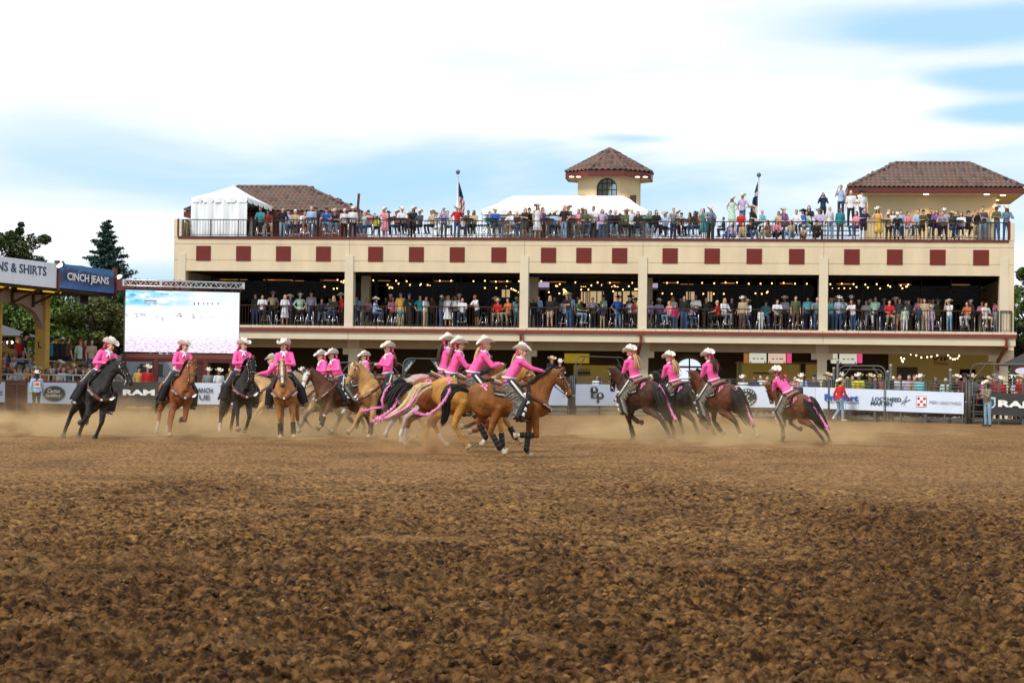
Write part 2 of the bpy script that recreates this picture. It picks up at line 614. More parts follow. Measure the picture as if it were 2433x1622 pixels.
M_BULB = mat('warm_bulb', (.9, .7, .4), .5, 0, 1, emit=(1, .60, .22), estr=7)
M_BULB2 = mat('pale_bulb', (.9, .8, .6), .5, 0, 1, emit=(1, .82, .55), estr=4)

B0 = floc(0, 0, 0)
bld = empty('grandstand_building', B0, FANG, 'long two storey cream grandstand building with roof terrace, balcony and dark red squares', 'building')
def bpart(name, mb, m, parent=None, smooth=False):
    return mb.build(name, m, parent or bld, smooth)
Z_RT, Z_PB, Z_LB, Z_LR = 9.82, 8.90, 7.13, 5.40       # roof rail, parapet top, lintel bottom, lower rail
Z_DK = face(1216, 778)[1]                              # balcony deck
Z_G0 = face(1216, 783.5)[1]; Z_G1 = face(1216, 791)[1] # gutter
Z_F1 = face(1216, 810)[1]                              # fascia bottom
Z_B0 = face(1216, 817, 1.4)[1]; Z_B1 = face(1216, 831, 1.4)[1]
UL, UR = U(412), U(2409)
COLS = [(U(819), U(839)), (U(1235), U(1255)), (U(1516), U(1537)), (U(1946), U(1967))]
PIL = [(U(421), U(440)), (U(2375), U(2396))]
# parapet band: three courses with fine joints, built as panels proud of a backing
zj = [Z_PB, face(1216, 583)[1], face(1216, 622)[1], Z_LB]
bays = [UL] + [(a + b) / 2 for a, b in COLS] + [UR]
bk = MB().box(UL + .02, UR - .02, .03, .5, Z_LB + .012, Z_PB - .012)
bpart('parapet_backing', bk, M_GREY)
J = .018
for i in range(5):
    for j in range(3):
        a, b = bays[i] + (J / 2 if i else 0), bays[i + 1] - (J / 2 if i < 4 else 0)
        bpart('wall_panel', MB().box(a, b, 0, .03, zj[j + 1] + (J / 2 if j < 2 else 0), zj[j] - (J / 2 if j else 0)), M_CREAM)
SQ = [482, 577, 672, 767, 891, 988, 1085, 1184, 1302, 1386, 1471, 1591, 1691, 1791, 1892, 2023, 2125, 2227, 2330]
SQU = [U(x) for x in SQ]
sqz0, sqz1 = face(1216, 623)[1], face(1216, 587.5)[1]
sqz0 -= .02
sqm = MB().box(-.385, .385, 0, .035, -.385, .385).mesh()
for u in SQU:
    link('red_panel', sqm, M_RED, bld, Matrix.Translation((u, -.035, (sqz0 + sqz1) / 2)))
# columns in front of the wall band, then through both storeys
for i, (a, b) in enumerate(COLS):
    bpart('column', MB().box(a, b, -.06, .62, Z_DK - .0, face(1216, 609)[1]), M_CREAM2)
    bpart('pier', MB().box(a + .05, b + .06, 4.3, 4.9, Z_DK + .002, Z_LB + .01), M_CREAM)
for i, (a, b) in enumerate(PIL):
    bpart('corner_pilaster', MB().box(a, b, -.035, .6, Z_DK if i else 0, face(1216, 606)[1]), M_CREAM2)
bpart('end_wall', MB().box(UL, PIL[0][0] - .003, -.0, 13.9, 0, Z_LB - .003), M_CREAM)
bpart('end_wall', MB().box(PIL[1][1] + .003, UR, -.03, 13.9, Z_DK - .9, Z_LB - .003), M_CREAM)
bpart('end_parapet', MB().box(UL, UL + .2, .51, 13.9, Z_LB, Z_RT - .05), M_CREAM2)
bpart('end_parapet', MB().box(UR - .2, UR, .51, 13.9, Z_LB, Z_PB), M_CREAM2)
bpart('parapet_end_post', MB().box(UL - .02, U(429), -.02, .5, Z_PB + .004, Z_RT), M_CREAM2)
bpart('parapet_end_post', MB().box(U(2399), UR + .02, -.02, .5, Z_PB + .004, Z_RT - .04), M_CREAM2)
# trims
bpart('parapet_coping', MB().box(U(421), U(2396), -.05, .32, Z_PB - .10, Z_PB + .035), M_TRIM)
bpart('roof_deck', MB().box(UL + .22, UR - .22, .33, 13.9, Z_PB - .25, Z_PB - .02), M_DECK)
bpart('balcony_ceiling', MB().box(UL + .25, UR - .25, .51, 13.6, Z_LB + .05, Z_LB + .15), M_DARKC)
bpart('balcony_deck', MB().box(U(440), UR, .06, 13.8, Z_DK - .12, Z_DK), M_DECK)
cb = np.linspace(UL, UR + .15, 73)
cm = MB().box(0.006, (cb[1] - cb[0]) - .012, -.12, .05, Z_G0 + .002, Z_DK + .002).mesh()
for k in range(72):
    link('coping_slab', cm, M_CREAM2, bld, Matrix.Translation((cb[k], 0, 0)))
bpart('gutter', MB().box(UL, UR + .12, -.20, .05, Z_G1, Z_G0 - .003), M_GUT)
fb = [UL] + [(a + b) / 2 for a, b in COLS] + [UR + .1]
for i in range(5):
    bpart('fascia_panel', MB().box(fb[i] + .01, fb[i + 1] - .01, -.08, .08, Z_F1, Z_G1 - .004), M_CREAM2)
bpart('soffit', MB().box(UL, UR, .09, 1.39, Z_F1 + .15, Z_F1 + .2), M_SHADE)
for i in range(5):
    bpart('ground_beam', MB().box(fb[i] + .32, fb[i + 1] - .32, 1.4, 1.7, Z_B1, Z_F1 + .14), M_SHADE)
GC = [(U(1242, 1.4) - U(1235) + a, U(1262, 1.4) - U(1255) + b) for a, b in COLS] + [(U(2365, 1.4), U(2395, 1.4))]
for a, b in GC:
    bpart('ground_column', MB().box(a - .02, b + .02, 1.32, 1.86, 0, Z_B1 - .003), M_CREAM2)
    bpart('column_corbel', MB().box(a - .32, b + .32, 1.36, 1.80, Z_B1 - .33, Z_B1 - .005).box(a - .32, b + .32, 1.42, 1.71, Z_B1, Z_F1 + .13), M_CREAM2)
# downspouts
for px, z1 in ((1240, Z_B1 - .1), (1524, Z_B1 - .1), (2391, 3.0)):
    u = U(px)
    mb = MB().bar((u, -.22, Z_G1), (u, -.14, Z_F1 - .05), .17, .12).bar((u, -.14, Z_F1 - .02), (u - .25, 1.2, Z_F1 - .75), .15, .12).bar((u - .25, 1.24, Z_F1 - .7), (u - .25, 1.24, z1 - .6), .13)
    bpart('downspout', mb, M_GUT)
# balcony back: mullions, panes, dark rooms
GV = 5.0
mu = np.arange(U(445), U(2370), 1.52)
mm = MB().box(-.035, .035, GV - .05, GV + .05, Z_DK, Z_LB + .04).mesh()
for u in mu:
    link('mullion', mm, M_MULL, bld, Matrix.Translation((u, 0, 0)))
pm = MB().quad((.036, GV, Z_DK + .03), (1.484, GV, Z_DK + .03), (1.484, GV, Z_LB + .03), (.036, GV, Z_LB + .03)).mesh(fix=False)
for u in mu[:-1]:
    link('glass_pane', pm, M_PANE, bld, Matrix.Translation((u, 0, 0)))
bpart('glazing_transom', MB().box(U(445), U(2370), GV - .04, GV + .04, Z_LB - .52, Z_LB - .46), M_MULL)
M_WIN = mat('bright_far_window', (.5, .45, .35), .6, 0, 1, emit=(1, .80, .50), estr=.75)
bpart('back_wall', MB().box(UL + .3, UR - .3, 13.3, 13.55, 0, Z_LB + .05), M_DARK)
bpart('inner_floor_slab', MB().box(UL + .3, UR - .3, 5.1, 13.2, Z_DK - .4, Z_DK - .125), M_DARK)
for x0, x1, y0, y1 in ((1380, 1391, 693, 720), (1393, 1400, 693, 740), (1402, 1434, 692, 720), (1458, 1476, 693, 722), (1480, 1515, 692, 722), (1192, 1211, 688, 706), (1630, 1650, 693, 712), (1681, 1692, 693, 716)):
    a, za = face(x0, y1, 13.2); b, zb = face(x1, y0, 13.2)
    w_ = bpart('far_window', MB().box(a, b, 13.26, 13.29, za, zb), M_WIN)
    MB().box((a + b) / 2 - .03, (a + b) / 2 + .03, 13.22, 13.255, za, zb).build('frame', M_MULL, w_)
# ceiling strip lights inside
for px, py in ((522, 655), (546, 664), (573, 655), (640, 653), (652, 659), (680, 664), (707, 668), (776, 656), (786, 662), (912, 658), (1048, 657), (1062, 664), (1180, 658), (1200, 664),
               (1318, 660), (1330, 667), (1458, 660), (1590, 661), (1596, 669), (1632, 676), (1728, 662), (1732, 670), (1868, 663), (1868, 671), (2010, 664), (2003, 671), (2150, 665), (2289, 667), (2277, 674)):
    u, z = face(px, py, 9)
    M_ = Matrix.Translation((u, 9, min(z, Z_LB - .04)))
    link('strip_light', (globals().setdefault('_slm', MB().box(-.35, .35, -.06, .06, 0, .04).mesh())), M_GLOW, bld, M_)
# warm festoon bulbs: one string a bay
BL = [[(802, 665), (811, 669), (816, 671), (817, 667), (771, 681), (793, 686), (801, 685)],
      [(887, 666), (896, 674), (871, 677), (869, 682), (875, 683), (921, 677), (925, 684), (928, 681), (932, 684), (941, 667), (947, 674), (966, 668), (974, 677), (1000, 675), (1016, 677), (1022, 679), (998, 678), (1045, 667), (1072, 667)],
      [(1125, 668), (1152, 667), (1152, 684), (1178, 669), (1179, 684), (1205, 668), (1203, 681), (1215, 686), (1220, 688), (1224, 690), (1228, 691), (1231, 694), (1233, 668)],
      [(1286, 668), (1321, 679), (1324, 680), (1330, 675), (1339, 688), (1342, 689), (1345, 692), (1340, 694), (1329, 697), (1304, 694), (1367, 671), (1381, 682), (1386, 682), (1391, 682), (1381, 688), (1405, 678), (1398, 688), (1420, 671), (1430, 677), (1449, 672), (1454, 682), (1460, 679), (1463, 682), (1468, 682), (1457, 692), (1480, 688), (1494, 680), (1502, 672), (1509, 687), (1513, 687)],
      [(1585, 672), (1610, 671), (1596, 698), (1574, 697), (1668, 672), (1671, 698), (1697, 673), (1724, 671), (1751, 671), (1696, 698), (1720, 698), (1779, 674), (1807, 674), (1834, 673), (1862, 672), (1889, 674), (1917, 674), (1795, 697), (1810, 698), (1822, 695), (1824, 693)],
      [(1973, 675), (1978, 686), (1993, 686), (2000, 674), (2006, 685), (2020, 686), (2028, 675), (2035, 682), (2056, 676), (2062, 683), (2083, 675), (2091, 686), (2110, 678), (2115, 681), (2140, 678), (2144, 685), (2153, 681), (2155, 680), (2158, 676)]]
bulb_me = None
def string_light(pts, v, label, m=None, r=.036, sag=.05, cut=None):
    global bulb_me
    if bulb_me is None:
        bulb_me = MB().ell((0, 0, 0), (1, 1, 1.2), nu=8, nv=5).mesh(True)
    P = []
    for x, y in pts:
        u, z = face(x, y, v)
        P.append(Vector((u, v, z)))
    P.sort(key=lambda p: p.x)
    r0 = empty('string_light', floc(P[0].x, v, P[0].z), FANG, label, 'string lights', 'festoon strings of round bulbs')
    wire = MB()
    for i, p in enumerate(P):
        q = p - P[0]
        link('bulb', bulb_me, m or M_BULB, r0, Matrix.Translation(q) @ Matrix.Scale(r, 4), shared=True)
        if i:
            o = P[i - 1] - P[0]
            c = (q + o) / 2 + Vector((0, 0, .04 + r))
            wire.tube([o + Vector((0, 0, r)), c, q + Vector((0, 0, r))], .004, 3)
    wire.build('wire', M_RAIL, r0)
names = ['left of the first cream column', 'right of the first cream column', 'left of the second cream column', 'between the second and third cream columns', 'between the third and fourth cream columns', 'right of the fourth cream column']
for k, pts in enumerate(BL):
    string_light(pts, 5.4 if k != 3 else 6.2, 'warm round bulbs strung under the balcony ceiling ' + names[k])
# televisions on the balcony
M_TVS = mat('tv_picture', (.3, .25, .35), .4, .9, 9, emit=(.5, .42, .62), estr=.7, col2=(.1, .1, .3))
M_BLK = mat('black_plastic', (.012, .012, .013), .4, .2, 8)
for x0, x1, y0, y1, lab in ((1271, 1306, 669, 690, 'wall television showing a pale picture right of the second cream column'), (1548, 1564, 672, 690, 'small wall television right of the third cream column')):
    a, za = face(x0, y1, 4.6); b, zb = face(x1, y0, 4.6)
    c = floc((a + b) / 2, 4.6, (za + zb) / 2)
    o = empty('television', c, FANG, lab, 'television', 'televisions over the balcony')
    W_, H_ = (b - a) / 2, (zb - za) / 2
    MB().box(-W_, W_, 0, .06, -H_, H_).build('casing', M_BLK, o)
    MB().box(-W_ + .02, W_ - .02, -.006, -.001, -H_ * .3, H_ - .02).build('screen', M_TVS, o)
    MB().box(-W_ + .02, W_ - .02, -.006, -.001, -H_ + .03, -H_ * .38).build('lower_band', mat('tv_grey', (.3, .26, .28), .5, .2, 3), o)
# railings: a top rail, posts, thin balusters
def railing(name, u0, u1, v, z0, z1, label, group, m=M_RAIL, step=.155, post=1.55, posts=None, curb=None, endpost=False):
    o = empty(name, floc(u0, v, z0), FANG, label, 'railing', group)
    W_, H_ = u1 - u0, z1 - z0
    MB().box(0, W_, -.03, .03, H_ - .045, H_).build('top_rail', m, o)
    MB().box(0, W_, -.015, .015, .07, .095).build('bottom_rail', m, o)
    mb = MB(); x = step
    while x < W_:
        mb.box(x - .008, x + .008, -.008, .008, .096, H_ - .046); x += step
    tag(mb.build('balusters', m, o), kind='stuff')
    pm_ = MB().box(-.024, .024, -.024, .024, 0, H_ - .046).mesh()
    n = max(1, round(W_ / post))
    for k in range(n + 1):
        link('post', pm_, m, o, Matrix.Translation((.03 + (W_ - .06) * k / n, 0, 0)))
    if endpost:
        MB().box(W_ - .14, W_, -.05, .05, 0, H_ - .046).build('end_post', M_TRIM, o)
    return o
bay_names = ['far left bay', 'bay right of the first column', 'middle bay', 'bay right of the third column', 'far right bay']
for i in range(5):
    a = [U(429), *bays[1:5]][i]; b = [*bays[1:5], U(2399)][i]
    railing('roof_railing', a + .02, b - .02, .12, Z_PB + .036, Z_RT, 'thin dark roof terrace railing above the ' + bay_names[i], 'roof terrace railings')
    a = [U(560), *[c[1] for c in COLS]][i] + .01; b = [*[c[0] for c in COLS], PIL[1][0]][i] - .01
    if i < 4: b = COLS[i][0] - .01
    railing('balcony_railing', a, b, .22, Z_DK + .003, Z_LR, 'thin dark balcony railing across the ' + bay_names[i], 'balcony railings')
rr = railing('balcony_railing', U(2376), U(2404), -.10, Z_DK + .004, Z_LR, 'short dark balcony railing at the right corner pilaster', 'balcony railings')
# maroon end posts of the roof railing
tag(MB().box(-.05, .05, -.05, .05, 0, .92).build('railing_post', M_TRIM, None, mw=Matrix.Translation(floc(U(2397), .02, Z_PB + .04))), 'thick maroon post ending the roof railing at right', 'post')
tag(MB().box(-.05, .05, -.05, .05, 0, .9).build('railing_post', M_TRIM, None, mw=Matrix.Translation(floc(U(421), .02, Z_PB + .04))), 'thick maroon post ending the roof railing at left', 'post')
# wood slat side screen at the left end of the roof
M_WOOD = mat('pale_wood_slat', (.42, .31, .17), .8, .15, 5, stretch=(1, 1, .2))
ws = empty('slat_screen', floc(U(431), .5, Z_PB), FANG, 'pale wooden slat screen at the left end of the roof terrace', 'screen')
sl = MB().box(-.02, .02, -.055, .055, 0, .86).mesh()
for k in range(26):
    link('slat', sl, M_WOOD, ws, Matrix.Translation((.05, .1 + k * .135, .03)))
MB().box(-.03, .11, 0, 3.6, .87, .92).build('cap_rail', M_TRIM, ws)

# ---- ground floor interiors
M_YEL = mat('yellow_lit_wall', (.34, .25, .07), .8, .15, 1.2, emit=(.5, .33, .06), estr=.16)  # faint emission puts the lamplight into the wall itself
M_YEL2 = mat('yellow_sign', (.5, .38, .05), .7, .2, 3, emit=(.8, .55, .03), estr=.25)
M_BRN = mat('brown_wall', (.085, .062, .03), .9, .15, 1)
M_BEI = mat('door_frame_beige', (.42, .36, .22), .7, .1, 2)
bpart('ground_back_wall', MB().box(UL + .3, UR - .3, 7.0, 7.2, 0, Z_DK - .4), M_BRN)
bpart('ground_side_wall', MB().box(UR - .35, UR - .03, 1.9, 7.0, 0, Z_DK - .45), M_YEL)
def onwall(name, x0, x1, y0, y1, v, th, m, parent=None):
    a, za = face(x0, y1, v); b, zb = face(x1, y0, v)
    return MB().box(a, b, v, v + th, max(za, .01), zb).build(name, m, parent or bld)
onwall('warm_wall', 2110, 2362, 833, 960, 6.9, .08, mat('warm_wall_glow', (.40, .30, .12), .8, .08, 1.5, emit=(.5, .33, .08), estr=.10))  # weak emission stands in for warm lamplight on this wall
onwall('doorway', 2130, 2180, 872, 960, 6.82, .05, mat('grey_door', (.12, .10, .08), .7, .1, 3))
onwall('doorway', 2280, 2318, 877, 960, 6.82, .05, M_DARK)
onwall('kiosk_window', 1750, 1945, 863, 930, 6.8, .08, M_YEL)
onwall('kiosk_opening', 1752, 1762, 865, 930, 6.7, .05, M_BEI)
onwall('kiosk_frame', 1748, 1945, 860.5, 863.5, 6.7, .06, M_BEI)
onwall('kiosk_shelf', 1790, 1830, 885, 888, 6.6, .1, M_BRN)
onwall('kiosk_opening', 1899, 1902, 864, 930, 6.7, .05, M_BEI)
onwall('kiosk_divider', 1902, 1914, 864, 930, 6.65, .05, M_BRN)
onwall('serving_counter', 1362, 1462, 868, 940, 6.8, .08, M_YEL)
onwall('serving_sign', 1341, 1400, 840, 862, 6.7, .05, M_YEL2)
onwall('brown_door', 1262, 1342, 838, 960, 6.8, .05, mat('dark_brown_door', (.05, .035, .02), .8, .1, 2))
for k in range(8):
    u, z = face(1374 + k * 3.7, 884, 6.5)
    o = MB().tube([(u, 6.7, z - .2), (u, 6.7, z), (u, 6.7, z + .05), (u, 6.7, z + .2)], [.045, .045, .016, .016], 6).build('bottle', mat('green_bottle', (.05, .07, .02), .2, .1, 5), None)
    o.parent = None
    o.matrix_world = Matrix.Translation(B0) @ Matrix.Rotation(FANG, 4, 'Z')
    tag(o, ['first', 'second', 'third', 'fourth', 'fifth', 'sixth', 'seventh', 'eighth'][k] + ' dark bottle from the left on the yellow lit bar shelf', 'bottle', 'bottles on the bar shelf')
onwall('shelf_board', 1364, 1408, 889, 891, 6.6, .14, M_BEI)
# arched window on the ground floor
aw = empty('arched_window', floc(U(1640, 6.9), 6.85, 0), FANG, 'bright arched window in the ground floor wall behind the fence', 'window')
ua, za = face(1612, 905, 6.85); ub, zb = face(1668, 872, 6.85); _, zc = face(1640, 852, 6.85)
W_ = (ub - ua) / 2
poly = [(-W_, za), (W_, za), (W_, zb)] + [(W_ * math.cos(t), zb + (zc - zb) * math.sin(t)) for t in np.linspace(.15, PI - .15, 9)] + [(-W_, zb)]
M_SKYW = mat('sky_seen_through_window', (.7, .8, .9), .3, .05, 1, emit=(.80, .90, 1), estr=.85)
MB().prism(poly, 1, 0, .02).build('pane', M_SKYW, aw)
MB().box(-W_, W_, -.05, -.005, zb - .05, zb + .05).box(-.04, .04, -.052, -.006, za, zc).build('glazing_bar', M_MULL, aw)
# menu boards
M_MENU = mat('menu_screen', (.6, .6, .5), .5, .2, 9, emit=(.85, .86, .70), estr=.55, col2=(.5, .62, .6))
M_MENU2 = mat('menu_screen_pink', (.6, .5, .4), .5, .2, 7, emit=(.95, .72, .55), estr=.55, col2=(.7, .5, .5))
M_PINKN = mat('pink_sign', (.8, .1, .25), .5, .6, 14, emit=(1, .10, .28), estr=.6, col2=(.2, .02, .4))
M_AMB = mat('amber_picture', (.5, .2, .04), .6, .8, 12, emit=(.8, .35, .08), estr=.3, col2=(.05, .02, .01))
for k, (x0, x1, m, lab) in enumerate(((1780, 1821, M_MENU, 'pale green lit menu board hanging over the kiosk, left one'), (1825, 1867, M_MENU2, 'peach coloured lit menu board hanging over the kiosk'),
                                      (1974, 1990, M_MENU, 'narrow pale menu board beside the fourth ground column'), (1994, 2036, M_MENU, 'pale green menu board right of the fourth ground column'))):
    a, za = face(x0, 862 + k * .5, 3.6); b, zb = face(x1, 839 + k * .5, 3.6)
    o = empty('menu_board', floc((a + b) / 2, 3.6, (za + zb) / 2), FANG, lab, 'menu board', 'lit menu boards')
    W_, H_ = (b - a) / 2, (zb - za) / 2
    MB().box(-W_ - .03, W_ + .03, .006, .08, -H_ - .03, H_ + .03).build('casing', M_BLK, o)
    MB().box(-W_, W_, -.004, .003, -H_, H_).build('screen', m, o)
    MB().box(-W_ * .6, -W_ * .3, -.008, -.005, -.05, 0).box(-W_ * .1, W_ * .1, -.008, -.005, -.05, 0).box(W_ * .3, W_ * .7, -.008, -.005, -.05, 0).box(-W_ * .9, -W_ * .75, -.008, -.005, -H_ * .95, -H_ * .7).box(W_ * .75, W_ * .9, -.008, -.005, -H_ * .95, -H_ * .7).build('menu_lines', M_BRN, o)
for x0, x1, m, lab in ((1767, 1779, M_AMB, 'amber picture panel left of the menu boards'), (1869, 1881, M_PINKN, 'glowing pink heart shaped sign right of the peach menu board'), (2037, 2049, M_PINKN, 'glowing pink sign right of the rightmost menu board')):
    a, za = face(x0, 862, 3.5); b, zb = face(x1, 839, 3.5)
    tag(MB().box(-(b - a) / 2, (b - a) / 2, 0, .05, -(zb - za) / 2, (zb - za) / 2).build('lit_sign', m, None, mw=Matrix.Translation(floc((a + b) / 2, 3.5, (za + zb) / 2)) @ Matrix.Rotation(FANG, 4, 'Z')), lab, 'sign')
# VIP sign
a, za = face(2207, 869, 6.6); b, zb = face(2263, 845, 6.6)
vs = empty('ticket_sign', floc((a + b) / 2, 6.6, (za + zb) / 2), FANG, 'cream wall sign reading VIP in large red letters under the bulbs', 'sign')
W_, H_ = (b - a) / 2, (zb - za) / 2
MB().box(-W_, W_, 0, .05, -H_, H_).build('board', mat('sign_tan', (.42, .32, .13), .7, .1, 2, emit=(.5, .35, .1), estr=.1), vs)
MR = mat('sign_red', (.30, .02, .015), .6, .1, 4)
text('VIP', MR, vs, (0, -.01, H_ * .4), (1, 0, 0), (0, 0, 1), width=W_ * 1.7, height=H_ * .8, bold=.03)
text('Tickets', MR, vs, (0, -.01, -H_ * .5), (1, 0, 0), (0, 0, 1), width=W_ * 1.3, height=H_ * .6, bold=.02)
string_light([(2141, 850), (2143, 856), (2145, 859), (2148, 852), (2164, 841), (2177, 844), (2189, 849), (2203, 848), (2213, 847), (2227, 844), (2253, 844), (2258, 850), (2264, 853), (2269, 853), (2275, 851), (2279, 845)], 2.6, 'pale round bulbs strung over the ground floor by the VIP sign', M_BULB2, r=.038)
# vertical banner on the right ground column
a, za = face(2365, 906, 1.2); b, zb = face(2372, 862, 1.2)
vb = empty('vertical_banner', floc((a + b) / 2, 1.2, (za + zb) / 2), FANG, 'narrow black vertical banner on the right ground column', 'banner')
MB().box(-(b - a) / 2, (b - a) / 2, 0, .03, -(zb - za) / 2, (zb - za) / 2).build('cloth', M_BLK, vb)
text('TICKETS', mat('white_print', (.8, .8, .8), .6, 0, 1), vb, (0, -.008, 0), (0, 0, -1), (1, 0, 0), height=(b - a) * .6, width=(zb - za) * .9)
tag(vb, None)

# ------------------------------------------------------------------ tiled roofs, towers
M_TILE = [mat('clay_tile_' + n, c, .8, .18, 5, bump=.2, bscale=40) for n, c in (('brown', (.135, .088, .072)), ('grey', (.145, .105, .092)), ('rust', (.16, .095, .075)), ('dark', (.10, .068, .058)))]
M_UNDER = mat('roof_underlay', (.06, .035, .028), .9, .1, 3)
M_SOF = mat('soffit_cream', (.60, .49, .30), .85, .04, 2)
M_TOWER = mat('tower_stucco', (.60, .49, .30), .85, .05, .8, bump=.15, bscale=60)
def tile_mesh(w_, l_, r_):
    n = 7
    V, F = [], []
    for s_, dz in ((0, 0), (1, .035)):
        for k in range(n):
            t = k / (n - 1)
            x = -w_ / 2 + w_ * t
            h = r_ * math.sin(PI * min(1, t / .68)) if t < .68 else -r_ * .45 * math.sin(PI * (t - .68) / .32)
            V.append((x, s_ * l_, h + (.05 if s_ == 0 else .008)))
    for k in range(n - 1):
        F.append((k, k + 1, n + k + 1, n + k))
    m0 = len(V)
    for k in range(n):
        V.append((V[k][0], V[k][1], V[k][2] - .05))
    for k in range(n - 1):
        F.append((m0 + k, m0 + k + 1, k + 1, k))
    return mesh_from(V, F, True, 'roof_tile')
def slope_tiles(parent, A, B_, C_, D_, nw, nr, r, tm_cache={}):
    """tiles on the slope A-B (eave) to D-C (ridge)"""
    A, B_, C_, D_ = (Vector(p) for p in (A, B_, C_, D_))
    ex = (B_ - A).normalized()
    up = (D_ - A) - ex * (D_ - A).dot(ex)
    up2 = (C_ - A) - ex * (C_ - A).dot(ex)
    if up.length < up2.length: up = up2
    H_ = up.length; ey = up.normalized(); ez = ex.cross(ey)
    W_ = (B_ - A).length
    w_, l_ = W_ / nw, H_ / nr
    key = (round(w_, 3), round(l_, 3))
    if key not in tm_cache:
        tm_cache[key] = tile_mesh(w_, l_ * 1.12, w_ * .2)
    me = tm_cache[key]
    dl = (D_ - A).dot(ex); dr = (C_ - A).dot(ex)
    fronts = []
    for j in range(nr):
        t = j / nr
        x0, x1 = dl * t, W_ + (dr - W_) * t
        t2 = (j + 1) / nr
        for i in range(nw + 2):
            x = (i + .5) * w_
            if x < x0 + w_ * .25 or x > x1 - w_ * .25:
                continue
            P = A + ex * x + ey * (j * l_) + ez * .05
            yaw = (r.random() - .5) * .02
            M_ = Matrix(((ex.x, ey.x, ez.x, P.x), (ex.y, ey.y, ez.y, P.y), (ex.z, ey.z, ez.z, P.z), (0, 0, 0, 1))) @ Matrix.Rotation(yaw, 4, 'Z')
            fronts.append((me, M_))
    return fronts
def cap_tiles(P0, P1, n, rad):
    P0, P1 = Vector(P0), Vector(P1)
    d = (P1 - P0) / n
    key = 'cap%.3f' % d.length
    if key not in MATS:
        mb = MB(); L_ = d.length * 1.15
        V, F = [], []
        for s_, rr_ in ((0, 1.12), (1, .92)):
            for k in range(6):
                t = PI * (k / 5)
                V.append((math.cos(t) * rad * rr_, s_ * L_, math.sin(t) * rad * rr_ * .9))
        for k in range(5):
            F.append((k, k + 1, 7 + k, 6 + k))
        F.append((5, 4, 3, 2, 1, 0))
        MATS[key] = mesh_from(V, F, True, 'cap')
    me = MATS[key]
    out = []
    ey = d.normalized(); ex = ey.cross(Vector((0, 0, 1))).normalized(); ez = ex.cross(ey)
    for i in range(n):
        P = P0 + d * i
        out.append((me, Matrix(((ex.x, ey.x, ez.x, P.x), (ex.y, ey.y, ez.y, P.y), (ex.z, ey.z, ez.z, P.z), (0, 0, 0, 1)))))
    return out
def place_tiles(parent, tiles, caps, r, limit=290):
    rest = MB()
    for i, (me, M_) in enumerate(tiles):
        if i < limit:
            link('roof_tile', me, r.choice(M_TILE[:3] + M_TILE), parent, M_, shared=True)
        else:
            rest.add([M_ @ v.co for v in me.vertices], [tuple(p.vertices) for p in me.polygons])
    if rest.V:
        tag(rest.build('roof_tiles', M_TILE[0], parent, True, fix=False), kind='stuff')
    for me, M_ in caps:
        link('ridge_tile', me, r.choice(M_TILE), parent, M_, shared=True)
